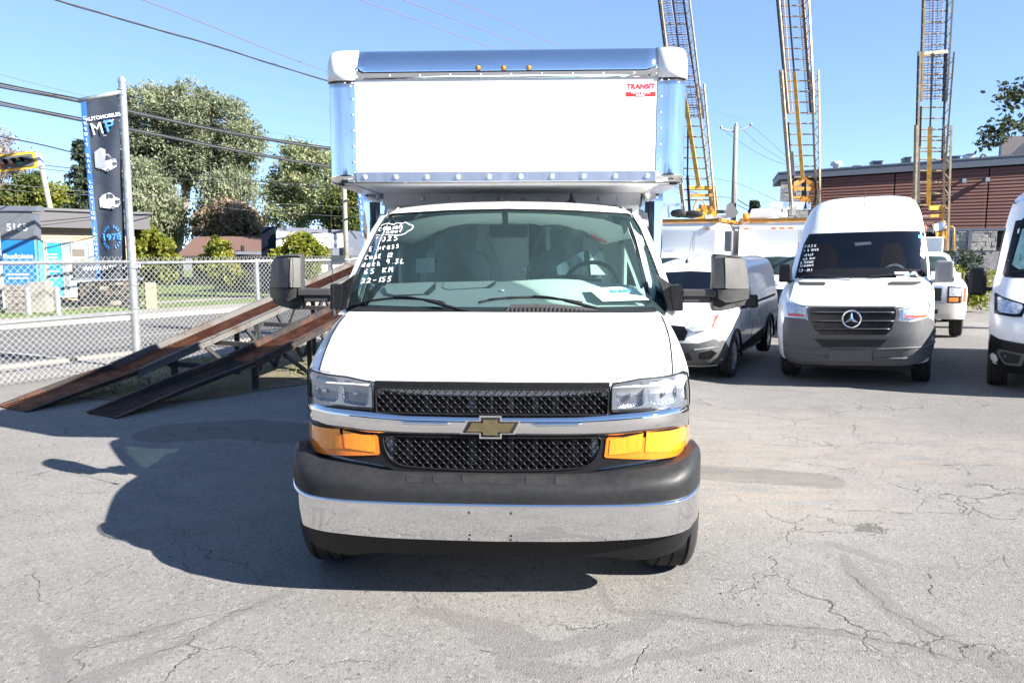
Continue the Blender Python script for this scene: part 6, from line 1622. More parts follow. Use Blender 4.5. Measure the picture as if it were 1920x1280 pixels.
for sg in (-1, 1):
    for i in range(9):
        a = R(250 - i * 17) if sg < 0 else R(290 + i * 17)
        c = Vector((.60 + .27 * math.cos(a), .765 - .062 * math.sin(a) * 1.0)) 
        for s_ in (-1, 1):
            an = a + math.pi / 2 * (1 if sg > 0 else -1) + s_ * .6; d = Vector((math.cos(an) * .055, -math.sin(an) * .016)); q = Vector((-d.y * .8, d.x * .10))
            b = len(mb.v); mb.v += [BP(c.x, c.y, .022), BP(c.x + d.x * .5 + q.x, c.y + d.y * .5 + q.y, .022), BP(c.x + d.x, c.y + d.y, .022), BP(c.x + d.x * .5 - q.x, c.y + d.y * .5 - q.y, .022)]; mb.f.append((b, b + 1, b + 2, b + 3))
mb.build('laurel_print', M['printblue'], ban)['kind'] = 'stuff'
# second banner and pole, mostly behind the cargo box
p2 = at(700, 480, 14.6); pole2 = thing('banner_pole', 'second steel pole almost hidden behind the cargo box', 'pole', loc=(p2.x, p2.y, 0))
mb = MB(); mb.tube([(0, 0, 0), (.01, 0, 4.4)], .055, 14); mb.build('shaft', M['galv'], pole2, True)
ban_, P2, mt2, _, _ = dbl_banner('hanging_banner', 'second banner seen as a narrow blue strip beside the cargo box corner', (662, 250), (720, 245), (682, 520), (730, 520), 14.4, 14.6)
text('\n'.join('PRISE'), M['printwhite'], ban_, mt2(.075, .47), .085, line=1.3); text('\n'.join('PAR'), M['printwhite'], ban_, mt2(.08, .66), .085, line=1.3)

# ================================================================ LOADING RAMP
def rustmat(name, c1, c2, c3, sc=3.0, lo=.42, hi=.58):
    m = bpy.data.materials.new(name); m.use_nodes = True; N, L = links(m); p = N['Principled BSDF']; p.inputs['Roughness'].default_value = .8
    tc = N.new('ShaderNodeTexCoord'); cr = N.new('ShaderNodeValToRGB'); nz = N.new('ShaderNodeTexNoise'); nz.inputs['Scale'].default_value = sc; nz.inputs['Detail'].default_value = 9; nz.inputs['Roughness'].default_value = .72
    L.new(tc.outputs['Object'], nz.inputs[0]); L.new(nz.outputs['Fac'], cr.inputs[0]); e = cr.color_ramp.elements
    e[0].position = lo; e[0].color = (*c1, 1); e[1].position = hi; e[1].color = (*c2, 1); k = e.new((lo + hi) / 2); k.color = (*c3, 1)
    L.new(cr.outputs[0], p.inputs['Base Color']); n2 = N.new('ShaderNodeTexNoise'); n2.inputs['Scale'].default_value = 50; L.new(tc.outputs['Object'], n2.inputs[0])
    b = N.new('ShaderNodeBump'); b.inputs['Distance'].default_value = .004; b.inputs['Strength'].default_value = .6; L.new(n2.outputs['Fac'], b.inputs['Height']); L.new(b.outputs[0], p.inputs['Normal'])
    return m
M['rust'] = rustmat('orange_rust', (.15, .045, .018), (.28, .11, .05), (.20, .066, .028), 5)
M['rustshade'] = rustmat('shaded_rusty_steel', (.014, .012, .012), (.06, .026, .016), (.026, .019, .017), 3)  # rust colour darkened by the shade falling on the second track
M['rustgrey'] = rustmat('grey_paint_rust_streaks', (.060, .032, .020), (.10, .098, .094), (.078, .066, .056), 2.4, .36, .50)
M['darksteel'] = rustmat('dark_steel_legs', (.02, .022, .024), (.055, .045, .04), (.03, .03, .032), 3)
ramp = thing('loading_ramp', 'rusty steel two-track vehicle ramp rising beside the fence behind the box truck', 'ramp', loc=(-5.0, 8.3, 0))
RO = Vector((-5.0, 8.3, 0))
RDIR = Vector((.49, .872, 0)).normalized(); RS = Vector((RDIR.y, -RDIR.x, 0))
SL = .268
def track(base, kink, L1, length, m_hi, m_lo):
    """base: start point on the ground (centre of the track)"""
    e = bpy.data.objects.new('track', None); link(e, ramp)
    wd = .25 if m_hi == 'rustgrey' else .215
    def pt(s, off, h=0.):
        z = s * .175 if s < L1 else L1 * .175 + (s - L1) * SL
        return base + RDIR * s + RS * off + Vector((0, 0, z + h)) - RO
    for s0, s1, mm, mf in ((0, L1, 'rustshade', 'rust' if m_hi == 'rustgrey' else 'rustshade'), (L1 + .003, length, m_hi, 'rust')):
        for sg in (-1, 1):
            mb = MB(); h0 = .02 if s0 == 0 else .13
            n = 10; rows = []
            for i in range(n + 1):
                s = s0 + (s1 - s0) * i / n; hh = (.015 + .03 * min(1, s / .9)) if s0 == 0 else .055; lo = -.02 if s0 == 0 else -.06
                if sg < 0: hh *= 1.7
                o_ = sg * wd
                rows.append([pt(s, o_, lo), pt(s, o_, hh), pt(s, o_ + sg * .05, hh), pt(s, o_ + sg * .05, hh - .012), pt(s, o_ + sg * .012, hh - .015), pt(s, o_ + sg * .012, lo), ])
            mb.grid(rows, True); mb.build('side_channel', M[mm], e)
        mb = MB(); mb.grid([[pt(s0 + (s1 - s0) * i / 6, o_, .0) for o_ in (-wd, wd)] for i in range(7)]); mb.grid([[pt(s0 + (s1 - s0) * i / 6, o_, -.02) for o_ in (-wd, wd)] for i in range(7)]); mb.build('deck', M['rustshade'], e)
        mb = MB(); ds = .036
        for i in range(int((s1 - s0) / ds)):
            s = s0 + (i + .5) * ds
            mb.bar(pt(s, -wd * .97, .012), pt(s, wd * .97, .006), .012, .014)
        o = mb.build('grip_bar', M[mf], e); o['kind'] = 'stuff'
    return pt
B1 = gr(22, 768); B2 = gr(190, 780)
pt1 = track(B1, 0, 1.35, 8.6, 'rustgrey', None)
pt2 = track(B2, 0, 1.9, 8.2, 'rustshade', None)  # cast shadow of the cargo box is put into this track's colour
def member(a, b, w_=.06, m='darksteel', nm='leg'):
    mb = MB(); mb.bar(a, b, w_, w_); mb.build(nm, M[m], ramp)
def onground(p): return Vector((p.x, p.y, -RO.z + 0.0))
for s in (1.9, 3.3, 4.9, 6.6, 8.1):
    for pt_, off in ((pt1, .22), (pt2, .22)):
        if pt_ is pt2 and s > 7: continue
        a = pt_(s, off, -.05); member(a, onground(a) + Vector((0, 0, .005)), .07)
        if s > 3: a = pt_(s, -.22, -.05); member(a, onground(a) + Vector((0, 0, .005)), .06)
for s in (1.85, 2.6, 3.35, 4.1, 4.9, 5.6, 6.4): member(pt1(s, -.1, -.09), pt2(s, -.1, -.09) + Vector((0, 0, .02)), .06, 'rustshade' if s > 4.5 else 'darksteel', 'cross_beam')
for pt_ in (pt1, pt2):
    for s in (2.9, 3.6, 4.2, 5.2, 6.3):
        a = pt_(s + .5, .22, -.08); b = onground(pt_(s, .22)) + Vector((0, 0, .01)); member(a, b, .05, nm='brace')
        a = pt_(s - .5, .22, -.08); member(a, b + RS * .03, .045, nm='brace')

# ================================================================ FAR SIDE OF THE ROAD
def box_between(name, A, B, depth, z0, z1, m, par, away=RN, inset=0):
    """wall block along A->B (ground points), extruded by depth along `away`"""
    A, B = Vector((A.x, A.y, 0)), Vector((B.x, B.y, 0)); d = away * depth
    V_ = [A, B, B + d, A + d]; V_ = [v + Vector((0, 0, z0)) for v in V_] + [v + Vector((0, 0, z1)) for v in V_]
    return mesh(name, V_, [(3, 2, 1, 0), (4, 5, 6, 7), (0, 1, 5, 4), (1, 2, 6, 5), (2, 3, 7, 6), (3, 0, 4, 7)], M[m] if isinstance(m, str) else m, par)
M['cream'] = mat('cream_brick', (.36, .26, .165), .85, noise=(2, .1)); M['fascia'] = mat('grey_metal_fascia', (.065, .063, .068), .6); M['frame'] = mat('window_frame_grey', (.22, .23, .24), .5)
M['posterblue'] = mat('cyan_window_poster', (.012, .20, .36), .35, noise=(2, .15)); M['shopglass'] = mat('pale_reflective_shop_glass', (.20, .24, .26), .12, noise=(.8, .5)); M['skin'] = mat('poster_skin_tone', (.50, .30, .22), .5, noise=(1.5, .15))
def sp(t, s, z=0.): return road_pt(t, s, z)
sb_ = 25.0
A = sp(-14, sb_); Bp = at(250, 500, 25.4); tB = Bp.x * RD.x + Bp.y * RD.y; B = sp(tB, sb_)
clinic = thing('clinic_building', 'low cream clinic across the road with grey roof band and cyan window poster', 'building', loc=A)
def cl(o): o.location = -A; return o
cl(box_between('wall', A, B, 9, 0, 2.75, 'cream', clinic))
cl(box_between('roof_band', A - RN * .35 - RD * .3, B - RN * .35 + RD * .35, 9.6, 2.45, 2.95, 'fascia', clinic)); cl(box_between('roof_cap', A - RN * .42 - RD * .3, B - RN * .42 + RD * .42, 9.8, 2.952, 3.03, 'vanbumper', clinic))
def on_s(px, s):           # t of a pixel column on the facade line at offset s (py ~ 500)
    a, b, _ = ray(px, 500); k = a / b                     # X = k*Y ; X*RN.x+Y*RN.y = s
    Yv = s / (k * RN.x + RN.y); return k * Yv * RD.x + Yv * RD.y
def facade(px0, px1, z0, z1, m, name, off=.02, th=.04, par=clinic, s=sb_, org=None):
    t0, t1 = on_s(px0, s), on_s(px1, s)
    o = box_between(name, sp(t0, s - off), sp(t1, s - off), th, z0, z1, m, par); o.location = -(org if org is not None else A); return o
for z in (2.32, 2.14): facade(-40, 252, z, z + .015, 'fascia', 'brick_band', .006, .004)
for a_, b_, m in ((89, 116, 'posterblue'), (118, 134, 'shopglass'), (136, 167, 'shopglass'), (169, 182, 'shopglass')): facade(a_, b_, .35, 1.98, m, 'window_pane', .012, .01)
for x in (88, 116.5, 134.5, 167.5, 182): facade(x, x + 1.6, .32, 2.02, 'frame', 'window_mullion', .03, .04)
facade(86, 184, 1.99, 2.05, 'frame', 'window_frame', .032, .05); facade(86, 184, .28, .34, 'kerb', 'window_sill', .06, .08)
facade(133, 166, 1.0, 1.55, 'skin', 'window_poster', .016, .003); facade(128, 168, .40, .98, mat('poster_pale_shirt', (.40, .58, .62), .5), 'window_poster', .017, .003); facade(136, 160, 1.56, 1.80, mat('poster_dark_hair', (.09, .08, .06), .6), 'window_poster', .016, .003); facade(142, 156, 1.10, 1.18, 'paper', 'window_poster', .020, .003)
for z in (1.62, 1.52, 1.42, 1.1, .9): facade(90, 108, z, z + .03, 'paper', 'poster_text_line', .024, .003)
# left stone wing
facade(-60, 11, 0, 2.4, mat('white_stone_cladding', (.30, .285, .26), .85, noise=(3, .15), bump=(9, .8, .03)), 'stone_wing', .5, .5)
# pylon sign
def boxthing(name, label, cat, c, dims, yaw, m, group=None):
    t = thing(name, label, cat, loc=c, rot=(0, 0, yaw), group=group); return t
pc = at(44, 500, 20.3)
pyl = thing('pylon_sign', 'grey and blue pylon sign numbered 5165 on a stone base, across the road', 'sign', loc=(pc.x, pc.y, 0), rot=(0, 0, R(12)))
def bx(name, c, d, m, par, bevel=0): mb = MB(); mb.box(c, d); return mb.build(name, M[m] if isinstance(m, str) else m, par, bevel=bevel)
M['pylgrey'] = mat('pylon_grey', (.095, .105, .12), .35, noise=(2, .1)); M['pyllight'] = mat('pylon_light_grey', (.10, .112, .14), .4); M['pylblue'] = mat('pylon_blue', (.012, .13, .38), .4, noise=(1, .08)); M['cyan'] = mat('cyan_edge', (.08, .38, .5), .4)
bx('frame', (0, 0, 1.85), (.86, .36, 1.75), 'pyllight', pyl); bx('cap', (0, 0, 2.86), (1.06, .52, .14), 'pyllight', pyl, .01)
bx('number_panel', (-.02, -.19, 2.42), (.80, .03, .72), 'pylgrey', pyl); bx('blue_panel', (-.02, -.195, 1.42), (.80, .04, 1.22), 'pylblue', pyl); bx('cyan_edge', (.40, -.2, 1.42), (.03, .06, 1.22), 'cyan', pyl); bx('cyan_edge', (.445, .05, 1.42), (.02, .30, 1.22), 'cyan', pyl)
text('5165', M['printwhite'], pyl, Matrix.Translation((0, -.21, 2.36)) @ UPR, .26, bold=.003)
text('lhudointe', M['printwhite'], pyl, Matrix.Translation((-.02, -.222, 1.60)) @ UPR, .19, bold=.003)
for z in (1.12, 1.02): bx('print_line', (-.05, -.222, z), (.5, .004, .03), 'printwhite', pyl)
M['stone'] = mat('rough_grey_stone', (.17, .16, .145), .9, noise=(5, .25), bump=(14, .8, .02))
def stonewall(par, x0, x1, z0, z1, y, nx_, nz_, m, depth=.10, seed=1):
    r_ = random.Random(seed); h = (z1 - z0) / nz_
    for j in range(nz_):
        w_ = (x1 - x0) / nx_; off = (j % 2) * w_ * .5
        x = x0
        while x < x1 - .02:
            ww = min(x1 - x, w_ * r_.uniform(.7, 1.3) if x > x0 else w_ * (.5 if j % 2 else 1))
            mb = MB(); mb.box((x + ww / 2, y + r_.uniform(-.012, .012), z0 + h * (j + .5)), (ww - .015, depth, h - .015)); mb.build('stone', m if not isinstance(m, list) else m[r_.randrange(len(m))], par)
            x += ww
stonewall(pyl, -.42, .16, 0, .86, -.12, 3, 5, M['stone'], .3); bx('base_block', (.38, .02, .46), (.42, .6, .92), mat('pale_base_stone', (.20, .19, .17), .85, noise=(3, .1), bump=(20, .5, .01)), pyl); bx('base_core', (-.12, .12, .42), (.56, .3, .84), 'stone', pyl)
for px in (55, 110):
    g = gr(px, 597); bo_ = thing('bollard', 'pale steel bollard %s' % ('in front of the pylon sign base' if px == 55 else 'just right of the pylon sign'), 'bollard', loc=(g.x, g.y, 0), group='bollards across the road')
    mb = MB(); mb.tube([(0, 0, 0), (0, 0, .78)], .075, 14); mb.lathe([(.075, .78), (.05, .82), (.001, .83)], (0, 0, 0), 'z', 14); mb.build('post', M['galv'], bo_, True, 40)
# dark stone planter wall behind the banner, concrete pillar
g = gr(208, 581); pw = thing('stone_garden_wall', 'dark rough stone garden wall with a slab top, seen through the fence left of the pole', 'wall', loc=(g.x, g.y, 0), rot=(0, 0, R(40)))
bx('wall_core', (0, .3, .42), (1.5, .5, .84), 'black', pw); stonewall(pw, -.8, .8, 0, .86, 0, 6, 6, [mat('dark_stone', (.012, .012, .013), .9), mat('umber_stone', (.06, .05, .04), .9, noise=(4, .5), bump=(14, .8, .02)), mat('beige_stone', (.19, .165, .13), .9, noise=(4, .4), bump=(14, .8, .02))], .2, 5); bx('wall_cap', (0, .2, .92), (1.8, .8, .08), 'pyllight', pw); bx('sign_box', (0, .35, 1.22), (1.7, .3, .5), 'bannernavy', pw)
g = gr(284, 584); cp = thing('concrete_pillar', 'short beige concrete pillar across the road right of the banner pole', 'pillar', loc=(g.x, g.y, 0), rot=(0, 0, R(30)))
bx('shaft', (0, 0, .42), (.30, .3, .84), mat('beige_concrete', (.26, .20, .135), .85, noise=(4, .1)), cp, .02)
# bungalow with brown hip roof
M['shingle'] = mat('brown_shingle_roof', (.105, .058, .045), .85, noise=(6, .15, (1, 1, 6)), bump=(30, .5, .01)); M['darkwall'] = mat('shade_dark_brick', (.007, .0065, .008), .85, noise=(4, .2))  # near-black wall colour carries the shade under the bungalow eaves
Yh = 36.0
hp_ = [at(322, 480, Yh - 1), at(470, 472, Yh + 1), at(366, 444, Yh + 3), at(520, 438, Yh + 5)]
house = thing('bungalow', 'brown-roofed dark bungalow behind the fence, left of the white shop sign', 'house', loc=(hp_[0].x, hp_[0].y, 0))
h0 = Vector((hp_[0].x, hp_[0].y, 0))
x0, y0 = hp_[0].x, Yh - .6; ze = hp_[0].z
E0, E1 = Vector((x0, y0, ze)), Vector((at(545, 475, Yh + 1).x, Yh + 1, ze)); dp = Vector((-1.2, 8, 0))
rdg0, rdg1 = Vector((hp_[2].x, hp_[2].y, hp_[2].z)), Vector((hp_[3].x, hp_[3].y, hp_[2].z + .1))
Vv = [E0, E1, E1 + dp, E0 + dp, rdg0, rdg1, E1 + Vector((0, 0, 0))]
mesh('roof', [v - h0 for v in (E0, E1, E1 + dp, E0 + dp, rdg0, rdg1)], [(0, 1, 5, 4), (1, 2, 5), (2, 3, 4, 5), (3, 0, 4)], M['shingle'], house)
mesh('eaves', [v - h0 + Vector((0, 0, dz)) for dz in (0.0, -.12) for v in (E0, E1, E1 + dp, E0 + dp)], [(0, 4, 5, 1), (1, 5, 6, 2), (3, 2, 6, 7), (0, 3, 7, 4), (4, 7, 6, 5)], M['darkwall'], house)
W0, W1_ = E0 + Vector((.5, .6, 0)), E1 + Vector((-.4, .6, 0)); zt3 = ze - .1
mesh('wall', [Vector((p.x, p.y, z)) - h0 for z in (0, zt3) for p in (W0, W1_, W1_ + dp * .85, W0 + dp * .85)], [(0, 1, 5, 4), (1, 2, 6, 5), (2, 3, 7, 6), (3, 0, 4, 7)], M['darkwall'], house)
q = at(455, 470, Yh + 1) - h0; mb = MB(); mb.tube([q - Vector((0, 0, .5)), q + Vector((0, 0, .25))], .09, 8); mb.build('vent_pipe', M['black'], house)
a_, b_ = at(440, 474, Yh + .2) - h0, at(492, 475, Yh + .8) - h0; mb = MB(); mb.bar(a_, b_, .3, .14); mb.build('porch_fascia', M['pyllight'], house)
# shop with white sign band
Ys = 29.0
def sq(name, x0, y0, x1, y1, Y0, Y1, m, depth=.3, yb=None, yc=None):
    """block seen as px quad x0..x1, top y0 left / yb right, bottom y1 left / yc right"""
    yb = y0 if yb is None else yb; yc = y1 if yc is None else yc
    a, b, c, d = at(x0, y0, Y0), at(x1, yb, Y1), at(x1, yc, Y1), at(x0, y1, Y0)
    V_ = [d, c, b, a]; V_ += [v + Vector((0, depth, 0)) for v in V_]
    return mesh(name, [v - sorg for v in V_], [(0, 1, 2, 3), (7, 6, 5, 4), (0, 4, 5, 1), (1, 5, 6, 2), (2, 6, 7, 3), (3, 7, 4, 0)], M[m] if isinstance(m, str) else m, shop)
sorg = Vector((at(500, 500, Ys).x, Ys, 0)); shop = thing('shop_building', 'low shop with navy end tower and white lettered sign band under a grey eave', 'building', loc=sorg)
M['navy'] = mat('navy_metal_cladding', (.005, .008, .018), .6, spec=.2); M['signwhite'] = mat('white_sign_face', (.62, .62, .62), .5); M['eave'] = mat('grey_eave_metal', (.095, .10, .13), .5)
sq('tower', 490, 425, 515, 640, Ys, Ys, 'navy', 4)
sq('sign_frame', 515, 425, 655, 476, Ys + .2, Ys + 3.2, 'eave', 3.5, 432, 477)
sq('sign_frame_shadow_gap', 518, 432.5, 650, 436, Ys - .15, Ys + 2.8, 'frame', .06, 438.5, 441)
sq('sign_face', 518, 435.5, 648, 463, Ys - .2, Ys + 2.7, 'signwhite', .06, 440.5, 466)
sq('canopy', 520, 468, 662, 478, Ys - .3, Ys + 2.6, 'eave', 2.2, 463, 479)
sq('wall', 510, 478, 662, 640, Ys + .3, Ys + 3.3, 'signwhite', 4, 479, 620)
def stxt(px, py, f_, body, size, m, xs=1, bold=0): 
    p = at(px, py, Ys - .32 + 2.9 * f_) - sorg; text(body, M[m], shop, Matrix.Translation(p) @ Matrix.Rotation(math.atan2(3, 6), 4, 'Z') @ UPR, size, xs=xs, bold=bold)
stxt(545, 449.5, .2, 'OPT', .42, 'frame', 1.0); stxt(582, 450.5, .5, 'ICS', .42, 'frame', .9); stxt(614, 446, .73, 'LUNETTES', .15, 'black', 1.0, .004); stxt(615, 454, .74, 'LUMIERE', .23, 'frame', 1.0)
# red-walled house at the far left
g = at(-20, 380, 44); rh = thing('red_house', 'dark red gable wall far off at the left edge of the photo', 'house', loc=(g.x, g.y, 0))
zt_r = at(0, 350, 44).z; bx('wall', (-.6, 0, zt_r / 2), (3.7, 5, zt_r), mat('dark_red_siding', (.20, .035, .035), .7), rh)
for k in range(6): bx('siding_board', (-.6, -2.52, zt_r - .25 - k * .42), (3.72, .04, .34), mat('dark_red_siding_b', (.22, .04, .04), .7) if 'dark_red_siding_b' not in bpy.data.materials else bpy.data.materials['dark_red_siding_b'], rh)
bx('roof', (-.6, 0, zt_r + .1), (4.1, 5.4, .22), 'fascia', rh)

# ================================================================ TREES
def leafmat(name, cols, sc=.8):
    m = bpy.data.materials.new(name); m.use_nodes = True; N, L = links(m); N.remove(N['Principled BSDF']); out = N['Material Output']
    tc = N.new('ShaderNodeTexCoord'); nz = N.new('ShaderNodeTexNoise'); nz.inputs['Scale'].default_value = sc; nz.inputs['Detail'].default_value = 8; nz.inputs['Roughness'].default_value = .8
    L.new(tc.outputs['Object'], nz.inputs[0]); cr = N.new('ShaderNodeValToRGB'); L.new(nz.outputs['Fac'], cr.inputs[0]); e = cr.color_ramp.elements
    e[0].position = .35; e[0].color = (*cols[0], 1); e[1].position = .65; e[1].color = (*cols[-1], 1)
    for i, c in enumerate(cols[1:-1]): k = e.new(.35 + .3 * (i + 1) / (len(cols) - 1)); k.color = (*c, 1)
    d = N.new('ShaderNodeBsdfDiffuse'); t = N.new('ShaderNodeBsdfTranslucent'); g = N.new('ShaderNodeBsdfGlossy'); g.inputs['Roughness'].default_value = .6; g.inputs[0].default_value = (.25, .25, .25, 1)
    L.new(cr.outputs[0], d.inputs[0]); L.new(cr.outputs[0], t.inputs[0])
    a = N.new('ShaderNodeMixShader'); a.inputs[0].default_value = .42; L.new(d.outputs[0], a.inputs[1]); L.new(t.outputs[0], a.inputs[2])
    b = N.new('ShaderNodeMixShader'); b.inputs[0].default_value = .10; L.new(a.outputs[0], b.inputs[1]); L.new(g.outputs[0], b.inputs[2]); L.new(b.outputs[0], out.inputs[0])
    return m
M['bark'] = mat('grey_bark', (.26, .23, .20), .9, noise=(6, .3, (1, 1, .2)), bump=(20, .8, .02))
M['leafA'] = leafmat('silver_green_leaves', [(.07, .10, .045), (.14, .18, .08), (.22, .25, .13)], .7)
M['leafB'] = leafmat('pale_mixed_leaves', [(.13, .17, .07), (.26, .30, .14), (.40, .39, .24)], .9)
M['leafC'] = leafmat('yellow_green_leaves', [(.09, .14, .015), (.20, .23, .025), (.34, .27, .03)], 1.6)
M['leafD'] = leafmat('olive_leaves', [(.05, .08, .02), (.11, .14, .03), (.20, .18, .05)], .8)
M['leafE'] = leafmat('reddish_brown_leaves', [(.14, .17, .06), (.30, .23, .15), (.44, .33, .25)], 1.3)
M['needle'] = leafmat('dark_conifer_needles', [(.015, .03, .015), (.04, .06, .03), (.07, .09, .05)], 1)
M['oak'] = leafmat('dark_oak_leaves', [(.015, .025, .008), (.035, .05, .015), (.06, .07, .02)], 2)
M['pinkleaf'] = leafmat('thin_pinkish_leaves', [(.16, .17, .10), (.34, .26, .24), (.45, .36, .32)], 1.3)
def leaves(name, centres, radii, per, size, m, par, droop=0., org=Vector((0, 0, 0)), seed=1, flat=.75):
    r_ = np.random.default_rng(seed); C0 = np.repeat(np.array([tuple(c) for c in centres]), per, 0); RR = np.repeat(np.array(radii), per)
    k = len(C0); u = r_.normal(0, 1, (k, 3)); u /= np.linalg.norm(u, axis=1)[:, None]; rad = RR * r_.random(k) ** .5
    P = C0 + u * rad[:, None] * np.array([1, 1, flat]); P[:, 2] -= droop * (r_.random(k) ** 2) * RR
    a = r_.normal(0, 1, (k, 3)); a[:, 2] -= droop * 1.5; a /= np.linalg.norm(a, axis=1)[:, None]; b = np.cross(a, r_.normal(0, 1, (k, 3))); b /= np.linalg.norm(b, axis=1)[:, None] + 1e-9
    s = size * r_.uniform(.6, 1.4, k)[:, None]
    V_ = np.stack([P - a * s, P + b * s * .45, P + a * s, P - b * s * .45], 1).reshape(-1, 3)
    me_ = bpy.data.meshes.new(name); me_.vertices.add(len(V_)); me_.vertices.foreach_set('co', V_.ravel()); idx = np.arange(len(V_))
    me_.loops.add(len(idx)); me_.loops.foreach_set('vertex_index', idx); me_.polygons.add(k); me_.polygons.foreach_set('loop_start', np.arange(0, len(idx), 4)); me_.polygons.foreach_set('loop_total', np.full(k, 4)); me_.update(); me_.materials.append(m)
    o = bpy.data.objects.new(name, me_); link(o, par); return o
def tree(name, label, base_px, Yt, blobs, m, leaf, nclump, per, trunk=None, droop=0., seed=1, group=None, cl_r=.55, limbs=10, tr=.2, base_z=0, bark='bark', gap=.0):
    """blobs: (px, py, rx, ry) of crown masses in photo px at depth Yt"""
    k_ = Yt / F; r_ = random.Random(seed); bp = at(base_px[0], base_px[1], Yt); base = Vector((bp.x, bp.y, base_z))
    t = thing(name, label, 'tree', loc=base, group=group)
    cen = []; rad = []
    area = sum(b[2] * b[3] for b in blobs)
    for (px, py, rx, ry) in blobs:
        c = at(px, py, Yt) - base; n = max(3, int(nclump * rx * ry / area))
        for i in range(n):
            while True:
                v = Vector((r_.uniform(-1, 1), r_.uniform(-1, 1), r_.uniform(-1, 1)))
                if .25 < v.length < 1: break
            v = v.normalized() * (v.length ** .6)
            cen.append(c + Vector((v.x * rx * k_, v.y * min(rx, ry) * k_, v.z * ry * k_))); rad.append(cl_r * r_.uniform(.6, 1.3))
    leaves('crown', cen, rad, per, leaf, m, t, droop, seed=seed)
    tp_ = [Vector((0, 0, 0))] + [at(x, y, Yt) - base for x, y in (trunk or [(blobs[0][0], blobs[0][1])])]
    tk = catmull(tp_, 4) if len(tp_) > 2 else tp_
    mb = MB(); mb.tube(tk, [tr * (1 - .65 * i / max(1, len(tk) - 1)) for i in range(len(tk))], 9)
    mb.build('trunk', M[bark], t, True)
    idx = r_.sample(range(len(cen)), min(limbs, len(cen)))
    for i in idx:
        s0 = tk[r_.randrange(len(tk) // 2, len(tk))]; e0 = cen[i]
        mid = s0.lerp(e0, .5) + Vector((r_.uniform(-.1, .1), 0, .12 * (e0 - s0).length * (1 - droop)))
        mb = MB(); q = catmull([s0, mid, e0], 4); mb.tube(q, [tr * .38 * (1 - .8 * j / (len(q) - 1)) for j in range(len(q))], 6); mb.build('limb', M[bark], t, True)
    return t
M['leafA'] = leafmat('silver_green_leaves_b', [(.11, .145, .075), (.23, .26, .15), (.36, .37, .25)], .7)
tree('shade_tree', 'tall broad silver-green tree with forked grey trunk behind the brown-roofed bungalow', (330, 480), 47, [(340, 215, 60, 62), (400, 235, 65, 58), (285, 225, 55, 60), (440, 285, 50, 45), (390, 300, 75, 45), (300, 300, 60, 50), (250, 250, 45, 60), (225, 300, 35, 45), (465, 265, 28, 30)], M['leafA'], .095, 400, 190, trunk=[(331, 440), (345, 385), (352, 330), (365, 270), (360, 210)], tr=.42, limbs=26, seed=3, cl_r=.78)
tree('willow_tree', 'drooping grey-green tree mass below the tall tree, right of the banner', (285, 480), 44, [(270, 355, 45, 55), (300, 400, 42, 50), (250, 400, 32, 50), (410, 385, 34, 30), (430, 350, 50, 28)], M['leafA'], .10, 320, 120, trunk=[(283, 430), (280, 380)], droop=1.4, tr=.2, limbs=8, seed=4, cl_r=.75)
tree('deciduous_tree', 'pale leafy tree standing behind the shop sign, left of the cargo box', (560, 480), 40, [(555, 300, 38, 32), (540, 345, 38, 36), (595, 360, 34, 46), (522, 395, 24, 34), (602, 305, 24, 26), (560, 400, 34, 26)], M['leafB'], .095, 170, 105, trunk=[(560, 440), (565, 380), (560, 320)], tr=.16, limbs=14, seed=5, cl_r=.6)
tree('deciduous_tree', 'olive-green tree directly left of the cargo box, behind the utility pole', (650, 500), 38, [(655, 400, 45, 55), (645, 440, 34, 45), (680, 370, 30, 40), (675, 460, 30, 35)], M['leafD'], .10, 260, 110, trunk=[(652, 460), (650, 400)], tr=.2, seed=6, cl_r=.6)
tree('red_bush', 'rounded reddish-brown and green tree rising over the bungalow roof', (430, 480), 43, [(430, 410, 42, 32), (400, 425, 32, 24), (465, 425, 26, 24)], M['leafE'], .14, 170, 80, trunk=[(430, 450), (430, 415)], tr=.15, limbs=6, seed=7, cl_r=.5)
for lab, b, Yt, blobs, trunk, sd in (('yellow-green young tree right of the banner pole', (287, 585), 26, [(285, 470, 38, 35), (265, 450, 28, 30), (305, 500, 28, 28), (275, 505, 30, 25)], [(286, 540), (285, 480)], 8),
        ('small bright green young tree in front of the bungalow', (403, 578), 27, [(412, 470, 18, 26), (418, 505, 34, 26), (395, 500, 22, 18), (440, 525, 16, 14)], [(403, 540), (410, 470)], 9),
        ('yellow-orange young tree in front of the white shop sign', (565, 575), 26, [(565, 458, 26, 18), (545, 482, 30, 22), (588, 480, 26, 20), (565, 500, 34, 18), (560, 450, 14, 10)], [(565, 530), (565, 470)], 10)):
    tree('young_tree', lab, b, Yt, blobs, M['leafC'], .075, 120, 90, trunk=trunk, tr=.05, limbs=8, seed=sd, cl_r=.26, group='young street trees across the road')
for lab, b, blobs, m, sd, Yt in (('yellow-green tree above the clinic roof, left of the leaning pole', (40, 470), [(45, 375, 30, 25), (20, 385, 25, 18), (60, 350, 18, 18)], 'leafD', 11, 38), ('yellow-green tree above the clinic roof, right of the leaning pole', (110, 470), [(110, 375, 30, 22), (135, 390, 22, 16), (90, 385, 20, 14)], 'leafC', 12, 38),
        ('thin pinkish tree at the left edge behind the traffic light', (5, 480), [(0, 270, 22, 35), (20, 310, 28, 26), (-10, 330, 30, 30), (50, 300, 18, 14)], 'pinkleaf', 13, 40)):
    tree('garden_tree', lab, b, Yt, blobs, M[m], (.07 if m == 'pinkleaf' else .10), 110, (45 if m == 'pinkleaf' else 100), trunk=[(b[0], 420), (blobs[0][0], blobs[0][1])], tr=.13, limbs=8, seed=sd, cl_r=.5, group='trees behind the clinic')
